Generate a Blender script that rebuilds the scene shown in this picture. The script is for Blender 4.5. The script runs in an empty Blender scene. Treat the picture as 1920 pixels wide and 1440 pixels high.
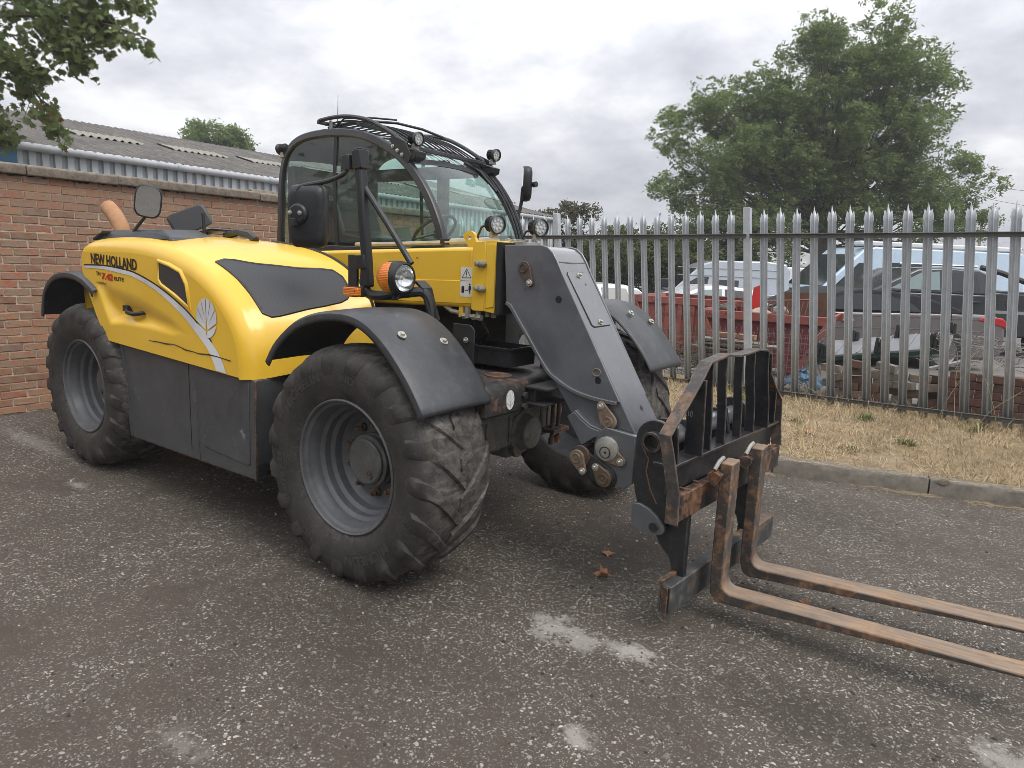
import bpy, math, random
import numpy as np
from mathutils import Vector, Matrix, noise as mnoise
R = math.radians
random.seed(11)
rng = np.random.default_rng(11)
SC = bpy.context.scene
COL = SC.collection

# ------------------------------------------------------------------ camera
cam_d = bpy.data.cameras.new('camera')
cam = bpy.data.objects.new('camera', cam_d)
COL.objects.link(cam)
cam_d.sensor_width = 36.0
cam_d.lens = 36.0 * 1270.0 / 1920.0
cam_d.clip_start = 0.05
cam_d.clip_end = 3000.0
CAM = Vector((2.5652, -3.3448, 1.6748))
_yaw, _pit, _rol = 2.1904, 0.1815, 0.0422
_f = Vector((math.cos(_pit) * math.cos(_yaw), math.cos(_pit) * math.sin(_yaw), -math.sin(_pit)))
_r = _f.cross(Vector((0, 0, 1))).normalized()
_d = _f.cross(_r)
_r2 = math.cos(_rol) * _r - math.sin(_rol) * _d
_d2 = math.sin(_rol) * _r + math.cos(_rol) * _d
_m = Matrix((_r2, -_d2, -_f)).transposed().to_4x4()
_m.translation = CAM
cam.matrix_world = _m
SC.camera = cam

# ------------------------------------------------------------------ light
SUN_EL, SUN_AZ = R(56), R(-8)          # direction towards the sun, azimuth from +X anticlockwise
wd = bpy.data.worlds.new('World')
SC.world = wd
wd.use_nodes = True
wn, wl = wd.node_tree.nodes, wd.node_tree.links
wn.clear()
def W(t, **k):
    n = wn.new(t)
    for a, b in k.items():
        if a in n.inputs: n.inputs[a].default_value = b
        else: setattr(n, a, b)
    return n
sky = W('ShaderNodeTexSky', sky_type='NISHITA', sun_disc=False, sun_elevation=SUN_EL, sun_rotation=R(90) - SUN_AZ)
bg1 = W('ShaderNodeBackground', Strength=0.09)
wl.new(sky.outputs[0], bg1.inputs[0])
tc = W('ShaderNodeTexCoord')
sx = W('ShaderNodeSeparateXYZ'); wl.new(tc.outputs['Generated'], sx.inputs[0])
zc = W('ShaderNodeMath', operation='MAXIMUM'); wl.new(sx.outputs[2], zc.inputs[0]); zc.inputs[1].default_value = 0.0
za = W('ShaderNodeMath', operation='ADD'); wl.new(zc.outputs[0], za.inputs[0]); za.inputs[1].default_value = 0.34
dx = W('ShaderNodeMath', operation='DIVIDE'); wl.new(sx.outputs[0], dx.inputs[0]); wl.new(za.outputs[0], dx.inputs[1])
dy = W('ShaderNodeMath', operation='DIVIDE'); wl.new(sx.outputs[1], dy.inputs[0]); wl.new(za.outputs[0], dy.inputs[1])
cv = W('ShaderNodeCombineXYZ'); wl.new(dx.outputs[0], cv.inputs[0]); wl.new(dy.outputs[0], cv.inputs[1])
cv.inputs[2].default_value = 3.7
def wnoise(scale, detail, rough, dist=0.0):
    n = W('ShaderNodeTexNoise', Scale=scale, Detail=detail, Roughness=rough, Distortion=dist)
    wl.new(cv.outputs[0], n.inputs['Vector'])
    return n
n1 = wnoise(1.35, 7, 0.56, 0.15)
n2 = wnoise(5.2, 8, 0.58, 0.1)
def wmath(op, a, b):
    n = W('ShaderNodeMath', operation=op)
    for i, q in enumerate((a, b)):
        if isinstance(q, (int, float)): n.inputs[i].default_value = q
        else: wl.new(q, n.inputs[i])
    return n.outputs[0]
cl = wmath('ADD', wmath('MULTIPLY', n1.outputs[0], 0.72), wmath('MULTIPLY', n2.outputs[0], 0.28))
cr = W('ShaderNodeValToRGB')
wl.new(cl, cr.inputs[0])
e = cr.color_ramp.elements
e[0].position, e[0].color = 0.33, (0.44, 0.452, 0.505, 1)
e[1].position, e[1].color = 0.66, (1.12, 1.12, 1.14, 1)
for p_, c_ in ((0.41, (0.58, 0.595, 0.655, 1)), (0.48, (0.71, 0.725, 0.775, 1)), (0.53, (0.83, 0.84, 0.88, 1)), (0.59, (1.0, 1.005, 1.03, 1))):
    q = cr.color_ramp.elements.new(p_); q.color = c_
bg2 = W('ShaderNodeBackground', Strength=1.0)
wl.new(cr.outputs[0], bg2.inputs[0])
# an overcast sky is brighter overhead than at the horizon (the usual (1 + 2 sin h) law)
wl.new(wmath('MULTIPLY', wmath('ADD', 1.0, wmath('MULTIPLY', zc.outputs[0], 2.0)), 0.64), bg2.inputs['Strength'])
mx = W('ShaderNodeMixShader'); mx.inputs[0].default_value = 0.95
wl.new(bg1.outputs[0], mx.inputs[1]); wl.new(bg2.outputs[0], mx.inputs[2])
wo = W('ShaderNodeOutputWorld'); wl.new(mx.outputs[0], wo.inputs[0])

sun_d = bpy.data.lights.new('sun', 'SUN')
sun_d.energy = 1.35
sun_d.angle = R(28)
sun_d.color = (1.0, 0.96, 0.90)
sun = bpy.data.objects.new('sun', sun_d)
COL.objects.link(sun)
sd = Vector((math.cos(SUN_EL) * math.cos(SUN_AZ), math.cos(SUN_EL) * math.sin(SUN_AZ), math.sin(SUN_EL)))
sun.rotation_euler = sd.to_track_quat('Z', 'Y').to_euler()
sun.location = sd * 40

SC.view_settings.view_transform = 'Standard'
SC.view_settings.look = 'None'
SC.view_settings.exposure = 0.32
SC.view_settings.gamma = 1.0
SC.view_settings.use_curve_mapping = False
SC.render.engine = 'CYCLES'
SC.cycles.filter_width = 0.75
SC.cycles.max_bounces = 7
SC.cycles.transparent_max_bounces = 24
SC.cycles.caustics_reflective = False
SC.cycles.caustics_refractive = False

# ------------------------------------------------------------------ materials
MATS = {}
class NT:
    def __init__(s, name):
        s.m = bpy.data.materials.new(name); s.m.use_nodes = True
        s.t = s.m.node_tree; s.t.nodes.clear()
        s.out = s.n('ShaderNodeOutputMaterial'); s.b = s.n('ShaderNodeBsdfPrincipled')
        s.l(s.b.outputs[0], s.out.inputs[0])
        s.tc = s.n('ShaderNodeTexCoord')
        s.co = s.tc.outputs['Object']
        MATS[name] = s.m
    def n(s, t, **k):
        n = s.t.nodes.new(t)
        for a, b in k.items():
            if a in n.inputs: n.inputs[a].default_value = b
            else: setattr(n, a, b)
        return n
    def l(s, a, b): s.t.links.new(a, b)
    def put(s, sock, v):
        if isinstance(v, (int, float)): sock.default_value = v
        elif isinstance(v, (tuple, list)): sock.default_value = tuple(v) + ((1,) if len(v) == 3 and sock.type == 'RGBA' else ())
        else: s.l(v, sock)
    def set(s, **k):
        names = dict(col='Base Color', rough='Roughness', metal='Metallic', spec='Specular IOR Level', normal='Normal', coat='Coat Weight', coat_r='Coat Roughness',
                     trans='Transmission Weight', ior='IOR', alpha='Alpha', sheen='Sheen Weight', emi='Emission Color', emis='Emission Strength')
        for a, v in k.items(): s.put(s.b.inputs[names[a]], v)
        return s
    def noise(s, scale, detail=4, rough=0.55, dist=0.0, vec=None, out=0):
        n = s.n('ShaderNodeTexNoise', Scale=scale, Detail=detail, Roughness=rough, Distortion=dist)
        s.l(vec or s.co, n.inputs['Vector']); return n.outputs[out]
    def voro(s, scale, feature='F1', vec=None, rnd=1.0, out='Distance'):
        n = s.n('ShaderNodeTexVoronoi', Scale=scale, feature=feature, Randomness=rnd)
        s.l(vec or s.co, n.inputs['Vector']); return n.outputs[out]
    def ramp(s, fac, *stops, interp='LINEAR'):
        n = s.n('ShaderNodeValToRGB'); s.l(fac, n.inputs[0]); cr = n.color_ramp; cr.interpolation = interp
        while len(cr.elements) < len(stops): cr.elements.new(0.5)
        for el, (p, c) in zip(cr.elements, stops):
            el.position = p; el.color = (c, c, c, 1) if isinstance(c, (int, float)) else tuple(c) + (1,)
        return n.outputs[0]
    def mix(s, f, a, b, mode='MIX'):
        n = s.n('ShaderNodeMix', data_type='RGBA', blend_type=mode)
        s.put(n.inputs[0], f); s.put(n.inputs[6], a); s.put(n.inputs[7], b); return n.outputs[2]
    def math(s, op, a, b=0.5, c=None):
        n = s.n('ShaderNodeMath', operation=op); s.put(n.inputs[0], a); s.put(n.inputs[1], b)
        if c is not None: s.put(n.inputs[2], c)
        return n.outputs[0]
    def bump(s, h, strength=0.3, dist=0.01, normal=None):
        n = s.n('ShaderNodeBump', Strength=strength, Distance=dist); s.l(h, n.inputs['Height'])
        if normal is not None: s.l(normal, n.inputs['Normal'])
        return n.outputs[0]
    def mapping(s, scale=(1, 1, 1), loc=(0, 0, 0), vec=None):
        n = s.n('ShaderNodeMapping'); s.l(vec or s.co, n.inputs[0]); n.inputs['Scale'].default_value = scale; n.inputs['Location'].default_value = loc
        return n.outputs[0]
    def xyz(s, vec=None):
        n = s.n('ShaderNodeSeparateXYZ'); s.l(vec or s.co, n.inputs[0]); return n.outputs
    def rnd(s):
        return s.n('ShaderNodeObjectInfo').outputs['Random']
    def geo(s, o): return s.n('ShaderNodeNewGeometry').outputs[o]

def paint(name, col, rough=0.4, metal=0.0, vary=0.25, scale=6.0, dirt=None, dirt_amt=0.35, bump=0.05, coat=0.0, spec=0.5, streak=False):
    """A painted or moulded surface: slow tone drift, fine grain, dust or rust showing in patches."""
    t = NT(name)
    n = t.noise(scale, 6, 0.6)
    f = t.noise(scale * 14, 3, 0.6)
    c = t.mix(t.ramp(n, (0.3, 0.0), (0.7, 1.0)), tuple(x * (1 - vary) for x in col), tuple(min(1, x * (1 + vary)) for x in col))
    if dirt:
        v = t.mapping((1, 1, 0.25)) if streak else None
        d = t.math('MULTIPLY', t.ramp(t.noise(scale * 1.7, 9, 0.72, vec=v), (0.50, 0.0), (0.72, 1.0)), dirt_amt)
        c = t.mix(d, c, dirt)
    t.set(col=c, metal=metal, spec=spec, coat=coat, coat_r=0.08)
    t.set(rough=t.math('ADD', t.math('MULTIPLY', n, 0.25), rough - 0.12))
    t.set(normal=t.bump(f, bump, 0.004))
    return t.m

def flat(name, col, rough=0.5, metal=0.0, spec=0.5, emis=None):
    t = NT(name).set(col=col, rough=rough, metal=metal, spec=spec)
    if emis: t.set(emi=col, emis=emis)
    return t.m

# ------------------------------------------------------------------ mesh building
ORG = {}
def two_deep(p):
    """thing > part > sub-part and no further: a piece of a sub-part hangs on the part."""
    while p is not None and p.parent is not None and p.parent.parent is not None: p = p.parent
    return p
class MB:
    """Collects faces; build() links them as one mesh object."""
    def __init__(s): s.v = []; s.f = []; s.mi = []; s.m = 0
    def add(s, vs, fs):
        o = len(s.v); s.v += [tuple(p) for p in vs]
        s.f += [tuple(i + o for i in q) for q in fs]; s.mi += [s.m] * len(fs); return s
    def box(s, x0, x1, y0, y1, z0, z1, M=None):
        p = [(x, y, z) for z in (z0, z1) for y in (y0, y1) for x in (x0, x1)]
        if M is not None: p = [M @ Vector(q) for q in p]
        return s.add(p, [(0, 2, 3, 1), (4, 5, 7, 6), (0, 1, 5, 4), (2, 6, 7, 3), (0, 4, 6, 2), (1, 3, 7, 5)])
    def cbox(s, c, d, M=None):
        return s.box(c[0] - d[0] / 2, c[0] + d[0] / 2, c[1] - d[1] / 2, c[1] + d[1] / 2, c[2] - d[2] / 2, c[2] + d[2] / 2, M)
    def prism(s, poly, a, b, ax='Y', M=None):
        """poly: 2-D outline; ax='Y' takes (x,z) and runs y from a to b; 'X' takes (y,z); 'Z' takes (x,y)."""
        def P(q, h): return {'Y': (q[0], h, q[1]), 'X': (h, q[0], q[1]), 'Z': (q[0], q[1], h)}[ax]
        n = len(poly); ar = sum(poly[i][0] * poly[(i + 1) % n][1] - poly[(i + 1) % n][0] * poly[i][1] for i in range(n))
        if (ar > 0) == (ax == 'Y'): poly = poly[::-1]
        if b < a: a, b = b, a
        v = [P(q, a) for q in poly] + [P(q, b) for q in poly]
        if M is not None: v = [M @ Vector(q) for q in v]
        return s.add(v, [tuple(range(n))[::-1], tuple(range(n, 2 * n))] + [(i, (i + 1) % n, n + (i + 1) % n, n + i) for i in range(n)])
    def rings(s, rings, closed=True, caps=True):
        n = len(rings[0]); v = [p for r in rings for p in r]; f = []
        for i in range(len(rings) - 1):
            for j in range(n if closed else n - 1):
                k = (j + 1) % n
                f.append((i * n + j, i * n + k, (i + 1) * n + k, (i + 1) * n + j))
        if caps and closed: f += [tuple(range(n))[::-1], tuple((len(rings) - 1) * n + j for j in range(n))]
        return s.add(v, f)
    def tube(s, pts, r, n=10, caps=True, flatten=None):
        pts = [Vector(p) for p in pts]; N = len(pts)
        rr = r if isinstance(r, (list, tuple)) else [r] * N
        T = [(pts[min(i + 1, N - 1)] - pts[max(i - 1, 0)]).normalized() for i in range(N)]
        u = T[0].cross(Vector((0, 0, 1)))
        if u.length < 1e-3: u = T[0].cross(Vector((1, 0, 0)))
        u.normalize(); out = []
        for i in range(N):
            u = (u - T[i] * u.dot(T[i])).normalized(); w = T[i].cross(u)
            out.append([pts[i] + (u * math.cos(2 * math.pi * k / n) + w * math.sin(2 * math.pi * k / n)) * rr[i] for k in range(n)])
        return s.rings(out, True, caps)
    def bar(s, a, b, w, h, up=(0, 0, 1)):
        """Rectangular bar from a to b, w across, h along up."""
        a, b = Vector(a), Vector(b); t = (b - a).normalized(); q = t.cross(Vector(up)).normalized(); p = q.cross(t)
        v = [c + q * i * w / 2 + p * j * h / 2 for c in (a, b) for i, j in ((-1, -1), (1, -1), (1, 1), (-1, 1))]
        return s.add(v, [(0, 1, 2, 3)[::-1], (4, 5, 6, 7)] + [(i, (i + 1) % 4, 4 + (i + 1) % 4, 4 + i) for i in range(4)][::1])
    def strip(s, pts, w, th, up):
        """Flat bar bent along pts; w along 'up', thickness th."""
        up = Vector(up).normalized(); P = [Vector(p) for p in pts]; N = len(P); rr = []
        for i in range(N):
            t = (P[min(i + 1, N - 1)] - P[max(i - 1, 0)]).normalized(); q = t.cross(up).normalized()
            rr.append([P[i] + q * a * th / 2 + up * b * w / 2 for a, b in ((-1, -1), (1, -1), (1, 1), (-1, 1))])
        return s.rings(rr)
    def lathe(s, prof, n=32, o=(0, 0, 0), ax='Y', caps=False, a0=0.0, a1=2 * math.pi):
        """prof: (radius, height along axis)."""
        full = abs(a1 - a0 - 2 * math.pi) < 1e-6; rr = []
        o = Vector(o)
        A = {'Y': (Vector((1, 0, 0)), Vector((0, 0, 1)), Vector((0, 1, 0))), 'X': (Vector((0, 1, 0)), Vector((0, 0, 1)), Vector((1, 0, 0))),
             'Z': (Vector((1, 0, 0)), Vector((0, 1, 0)), Vector((0, 0, 1)))}[ax] if isinstance(ax, str) else ax
        for r, h in prof:
            rr.append([o + (A[0] * math.cos(a0 + (a1 - a0) * k / n) + A[1] * math.sin(a0 + (a1 - a0) * k / n)) * r + A[2] * h for k in range(n + (0 if full else 1))])
        return s.rings(rr, full, caps)
    def cyl(s, a, b, r, n=16, r2=None):
        return s.tube([a, b], [r, r if r2 is None else r2], n)
    def grid(s, fn, nu, nv):
        v = [fn(i / nu, j / nv) for i in range(nu + 1) for j in range(nv + 1)]; w = nv + 1
        return s.add(v, [(i * w + j, (i + 1) * w + j, (i + 1) * w + j + 1, i * w + j + 1) for i in range(nu) for j in range(nv)])
    def build(s, name, m, parent=None, smooth=35, bev=0.0, seg=2, recalc=True, solid=0.0):
        parent = two_deep(parent)
        me = bpy.data.meshes.new(name)
        V = np.array([tuple(p) for p in s.v], dtype=float).reshape(-1, 3)
        if parent is not None:
            o = np.array(ORG[parent.name])
        else:
            lo, hi = V.min(0), V.max(0); o = np.array([(lo[0] + hi[0]) / 2, (lo[1] + hi[1]) / 2, lo[2]])
        me.from_pydata((V - o).tolist(), [], s.f)
        for q in (m if isinstance(m, (list, tuple)) else [m]): me.materials.append(q)
        if max(s.mi, default=0): me.polygons.foreach_set('material_index', s.mi)
        if recalc:
            import bmesh
            b = bmesh.new(); b.from_mesh(me); bmesh.ops.recalc_face_normals(b, faces=b.faces[:]); b.to_mesh(me); b.free()
        if smooth:
            me.polygons.foreach_set('use_smooth', [True] * len(me.polygons)); me.set_sharp_from_angle(angle=R(smooth))
        me.update()
        ob = bpy.data.objects.new(name, me); COL.objects.link(ob)
        if parent is not None: ob.parent = parent
        else: ob.location = o
        ORG[ob.name] = tuple(o)
        if solid:
            md = ob.modifiers.new('thickness', 'SOLIDIFY'); md.thickness = solid; md.offset = -1
        if bev:
            md = ob.modifiers.new('bevel', 'BEVEL'); md.width = bev; md.segments = seg; md.limit_method = 'ANGLE'; md.angle_limit = R(40); md.harden_normals = False
        return ob

def tag(o, label=None, cat=None, group=None, kind=None):
    if label: o['label'] = label
    if cat: o['category'] = cat
    if group: o['group'] = group
    if kind: o['kind'] = kind
    return o
def empty(name, loc=(0, 0, 0), parent=None):
    o = bpy.data.objects.new(name, None); COL.objects.link(o); o.empty_display_size = 0.1
    if parent is not None:
        o.parent = parent; o.location = Vector(loc) - Vector(ORG[parent.name])
    else: o.location = loc
    ORG[o.name] = tuple(loc); return o
def link_copy(o, parent=None, name=None):
    c = o.copy(); COL.objects.link(c)
    if parent is not None: c.parent = parent
    if name: c.name = name
    if o.name in ORG: ORG[c.name] = ORG[o.name]
    return c
def copy_tree(o, parent=None):
    c = link_copy(o, parent)
    for ch in list(o.children): copy_tree(ch, c)
    return c
def text_faces(body, size=1.0, bold=0.0, sx=1.0, shear=0.0, extrude=0.0, res=3):
    """Outline-filled letters as (verts (x,y), faces) laid out from x=0, baseline y=0."""
    cu = bpy.data.curves.new('lettering', 'FONT'); cu.body = body; cu.size = size; cu.offset = bold; cu.shear = shear; cu.extrude = extrude; cu.resolution_u = res
    ob = bpy.data.objects.new('lettering', cu); COL.objects.link(ob)
    dg = bpy.context.evaluated_depsgraph_get(); me = ob.evaluated_get(dg).to_mesh()
    v = [(p.co.x * sx, p.co.y, p.co.z) for p in me.vertices]; f = [tuple(p.vertices) for p in me.polygons]
    ob.evaluated_get(dg).to_mesh_clear(); bpy.data.objects.remove(ob); bpy.data.curves.remove(cu)
    return v, f
def lerp(a, b, t): return a + (b - a) * t
def sstep(x): x = min(1, max(0, x)); return x * x * (3 - 2 * x)
def crom(P, t):
    """Catmull-Rom through tuples P at t in 0..1."""
    n = len(P) - 1; u = min(max(t, 0), 1) * n; i = min(int(u), n - 1); f = u - i
    p0, p1, p2, p3 = P[max(i - 1, 0)], P[i], P[i + 1], P[min(i + 2, n)]
    return tuple(0.5 * (2 * b + (c - a) * f + (2 * a - 5 * b + 4 * c - d) * f * f + (-a + 3 * b - 3 * c + d) * f ** 3) for a, b, c, d in zip(p0, p1, p2, p3))
def curve(P, n): return [crom(P, i / n) for i in range(n + 1)]
# ------------------------------------------------------------------ shared materials
def mk_yellow():
    t = NT('yellow_paint')
    n = t.noise(3.0, 6, 0.6)
    c = t.mix(t.ramp(n, (0.3, 0.0), (0.75, 1.0)), (0.83, 0.50, 0.034), (0.88, 0.555, 0.050))
    z = t.xyz()[2]
    dust = t.math('MULTIPLY', t.ramp(t.noise(7, 9, 0.7), (0.52, 0.0), (0.8, 1.0)), 0.28)
    c = t.mix(dust, c, (0.62, 0.46, 0.16))
    sp = t.ramp(t.voro(38, rnd=1.0), (0.0, 1.0), (0.045, 1.0), (0.06, 0.0))
    sp = t.math('MULTIPLY', sp, t.ramp(t.noise(2.3, 3), (0.60, 0.0), (0.66, 1.0)))
    c = t.mix(sp, c, (0.03, 0.025, 0.02))
    t.set(col=c, spec=0.5, coat=0.4, coat_r=0.12, rough=t.math('ADD', t.math('MULTIPLY', n, 0.25), 0.2))
    t.set(normal=t.bump(t.noise(60, 3), 0.03, 0.003))
    return t.m
YEL = mk_yellow()
def chipped(name, col, rough, rust=(0.115, 0.055, 0.03), amt=1.0, lo=0.60, scale=9, metal=0.0, dust=(0.30, 0.27, 0.23), dust_amt=0.25, spec=0.5, edge=True, coat=0.0):
    """Worn paint on steel: chips down to rust, pale scratches, dust."""
    t = NT(name)
    n = t.noise(scale * 0.6, 7, 0.62); n2 = t.noise(scale, 10, 0.75); n3 = t.noise(scale * 3, 8, 0.7)
    c = t.mix(t.ramp(n, (0.3, 0.0), (0.7, 1.0)), tuple(x * .78 for x in col), tuple(x * 1.25 for x in col))
    c = t.mix(t.math('MULTIPLY', t.ramp(n3, (0.5, 0.0), (0.75, 1.0)), dust_amt), c, dust)
    sv = t.mapping((1.0, 1.0, 9.0))
    sc_ = t.math('MULTIPLY', t.ramp(t.noise(14, 6, 0.8, 2.0), (0.655, 0.0), (0.67, 1.0), (0.69, 0.0)), 0.45)
    c = t.mix(sc_, c, (0.33, 0.29, 0.24))
    k = t.math('MULTIPLY', t.ramp(n2, (lo, 0.0), (lo + 0.05, 1.0)), amt)
    rc = t.mix(t.ramp(n3, (0.35, 0.0), (0.65, 1.0)), tuple(x * .5 for x in rust), tuple(x * 1.5 for x in rust))
    c = t.mix(k, c, rc)
    if edge:                                                       # paint worn through along the arrises
        bv = t.n('ShaderNodeBevel', samples=4); bv.inputs['Radius'].default_value = 0.009
        dt = t.n('ShaderNodeVectorMath', operation='DOT_PRODUCT'); t.l(bv.outputs[0], dt.inputs[0]); t.l(t.geo('Normal'), dt.inputs[1])
        ed = t.math('MULTIPLY', t.ramp(dt.outputs['Value'], (0.80, 1.0), (0.985, 0.0)), t.ramp(n3, (0.38, 0.0), (0.56, 0.9)))
        c = t.mix(ed, c, t.mix(n2, (0.20, 0.105, 0.062), (0.34, 0.27, 0.21)))
    if coat: t.set(coat=t.math('MULTIPLY', t.math('SUBTRACT', 1.0, k), coat), coat_r=0.14)
    t.set(col=c, metal=metal, spec=spec, rough=t.math('ADD', t.math('MULTIPLY', k, 0.35), t.math('ADD', t.math('MULTIPLY', n, 0.25), rough - 0.12)))
    t.set(normal=t.bump(t.math('SUBTRACT', n3, t.math('MULTIPLY', k, 0.6)), 0.12, 0.003))
    return t.m
BOOMG = chipped('boom_grey_paint', (0.100, 0.106, 0.117), 0.34, lo=0.69, scale=5, dust_amt=0.16, coat=1.0)
CARR = chipped('carriage_black_paint', (0.016, 0.017, 0.02), 0.36, lo=0.645, scale=7, dust_amt=0.12, coat=0.3)
PANEL = chipped('panel_grey', (0.066, 0.069, 0.073), 0.48, rust=(.30, .31, .31), amt=.5, lo=.615, scale=6, dust=(.17, .165, .16), dust_amt=.22, edge=False)
RUSTY = chipped('rusted_steel', (0.045, 0.032, 0.026), 0.75, rust=(0.17, 0.07, 0.03), lo=0.50, scale=11)
PINM = paint('weathered_pin', (0.17, 0.125, 0.085), 0.7, vary=0.4, scale=14, dirt=(0.12, 0.05, 0.025), dirt_amt=0.8, bump=0.3)
FENDM = paint('mudguard_plastic', (0.045, 0.047, 0.052), 0.42, vary=0.18, scale=9, dirt=(0.15, 0.145, 0.14), dirt_amt=0.28, bump=0.08)
BLK = paint('black_plastic', (0.014, 0.015, 0.017), 0.42, vary=0.2, scale=8, dirt=(0.06, 0.058, 0.055), dirt_amt=0.35, bump=0.05)
FRAMEM = paint('cab_frame_paint', (0.030, 0.031, 0.035), 0.32, vary=0.2, scale=5, dirt=(0.12, 0.12, 0.12), dirt_amt=0.2, bump=0.03)
DARK = paint('chassis_black', (0.022, 0.022, 0.023), 0.6, vary=0.3, scale=7, dirt=(0.07, 0.06, 0.05), dirt_amt=0.5)
AXLEM = paint('axle_casting', (0.16, 0.155, 0.13), 0.65, vary=0.35, scale=9, dirt=(0.03, 0.028, 0.024), dirt_amt=0.8, bump=0.4)
RIMM = chipped('rim_grey', (0.098, 0.101, 0.107), 0.42, rust=(.045, .036, .030), amt=.7, lo=.62, scale=10, dust=(.20, .185, .16), dust_amt=.4, edge=False)
HUBM = paint('hub_grey', (0.105, 0.105, 0.10), 0.6, vary=0.3, scale=12, dirt=(0.035, 0.03, 0.028), dirt_amt=0.6, bump=0.15)
ZINC = paint('zinc_bolt', (0.52, 0.50, 0.44), 0.35, metal=0.7, vary=0.2, scale=30)
STEELG = paint('bracket_steel', (0.36, 0.35, 0.31), 0.5, metal=0.3, vary=0.25, scale=15, dirt=(0.12, 0.06, 0.03), dirt_amt=0.5)
CREAM = paint('cab_sill_rail', (0.42, 0.39, 0.30), 0.5, vary=0.2, scale=9, dirt=(0.12, 0.1, 0.08), dirt_amt=0.4)
EXHM = paint('heat_tanned_pipe', (0.42, 0.22, 0.105), 0.75, vary=0.15, scale=20, dirt=(0.33, 0.18, 0.10), dirt_amt=0.4, bump=0.2)
WHITE = flat('white_print', (0.74, 0.74, 0.73), 0.35)
INK = flat('black_print', (0.012, 0.012, 0.012), 0.4)
REDP = flat('red_print', (0.50, 0.03, 0.02), 0.35)
ORGLOW = None
def mk_rubber():
    t = NT('tyre_rubber')
    n = t.noise(5, 8, 0.65); n2 = t.noise(16, 9, 0.75); x, y, z = t.xyz()
    c = t.mix(t.ramp(n, (0.3, 0.0), (0.7, 1.0)), (0.025, 0.0235, 0.022), (0.050, 0.046, 0.042))
    ay = t.math('ABSOLUTE', y)
    tread = t.ramp(ay, (0.17, 1.0), (0.24, 0.12))              # dust lies on the tread more than on the walls
    d = t.math('MULTIPLY', t.ramp(n2, (0.42, 0.0), (0.66, 1.0)), t.math('MULTIPLY', tread, 0.60))
    c = t.mix(d, c, (0.19, 0.165, 0.14))
    st = t.mapping((2.0, 0.35, 2.0))
    g = t.math('MULTIPLY', t.ramp(t.noise(9, 9, 0.72, 0.8, vec=st), (0.52, 0.0), (0.70, 1.0)), t.math('MULTIPLY', tread, 0.60))
    c = t.mix(g, c, (0.27, 0.26, 0.245))
    gr = t.math('MULTIPLY', t.ramp(t.noise(120, 2, 0.5), (0.63, 0.0), (0.70, 1.0)), t.math('MULTIPLY', t.ramp(n, (0.4, 0.0), (0.6, 1.0)), 0.35))
    c = t.mix(gr, c, (0.22, 0.19, 0.17))
    t.set(col=c, rough=t.math('ADD', t.math('MULTIPLY', n2, 0.25), 0.55), spec=0.35)
    t.set(normal=t.bump(t.math('ADD', n2, t.math('MULTIPLY', t.noise(70, 4), 0.4)), 0.35, 0.006))
    return t.m
RUB = mk_rubber()
TXTR = flat('raised_rubber_lettering', (0.050, 0.049, 0.047), 0.5)
def glass(name, tint, refl=0.08, dirt=0.05, clear=0.85):
    t = NT(name); t.t.nodes.remove(t.b)
    tr = t.n('ShaderNodeBsdfTransparent'); tr.inputs[0].default_value = tint + (1,)
    gl = t.n('ShaderNodeBsdfGlossy'); gl.inputs['Roughness'].default_value = 0.02; gl.inputs[0].default_value = (0.95, 1, 0.98, 1)
    df = t.n('ShaderNodeBsdfDiffuse'); df.inputs[0].default_value = (0.42, 0.47, 0.45, 1)
    fr = t.n('ShaderNodeLayerWeight'); fr.inputs[0].default_value = 0.5
    f = t.math('ADD', t.math('MULTIPLY', t.math('POWER', fr.outputs['Facing'], 4.0), 0.8), refl)
    m1 = t.n('ShaderNodeMixShader'); t.l(t.math('MULTIPLY', t.ramp(t.noise(4, 6), (0.35, 0.4), (0.7, 1.0)), dirt), m1.inputs[0]); t.l(tr.outputs[0], m1.inputs[1]); t.l(df.outputs[0], m1.inputs[2])
    m2 = t.n('ShaderNodeMixShader'); t.l(f, m2.inputs[0]); t.l(m1.outputs[0], m2.inputs[1]); t.l(gl.outputs[0], m2.inputs[2])
    t.l(m2.outputs[0], t.out.inputs[0]); return t.m
GLASS = glass('tinted_cab_glass', (0.70, 0.86, 0.80), 0.06, 0.10)
GLASSF = glass('windscreen_glass', (0.72, 0.90, 0.84), 0.05, 0.16)
MIRG = flat('mirror_silver', (0.72, 0.74, 0.76), 0.03, 1.0)
LENS = glass('clear_lamp_lens', (0.93, 0.94, 0.95), 0.06, 0.05)
CHROME = flat('reflector_chrome', (0.80, 0.80, 0.80), 0.12, 1.0)
def mk_amber():
    t = NT('amber_lens'); x, y, z = t.xyz()
    g = t.math('SINE', t.math('MULTIPLY', z, 700.0)); h = t.math('SINE', t.math('MULTIPLY', x, 700.0))
    t.set(col=t.mix(t.ramp(t.noise(30, 3), (0.3, 0.0), (0.7, 1.0)), (0.85, 0.17, 0.01), (0.95, 0.30, 0.02)), rough=0.18, coat=0.5, trans=0.15)
    t.set(normal=t.bump(t.math('ADD', g, h), 0.35, 0.002)); return t.m
AMBER = mk_amber()
MESHM = NT('grille_mesh')
def mk_grille():
    t = MESHM
    v = t.mapping((260, 260, 260))
    b = t.voro(1.0, vec=v, rnd=0.0)
    t.set(col=t.ramp(b, (0.25, (0.006, 0.006, 0.007)), (0.5, (0.045, 0.046, 0.050))), rough=0.5)
    t.set(normal=t.bump(b, 0.4, 0.003)); return t.m
GRILLE = mk_grille()

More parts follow.
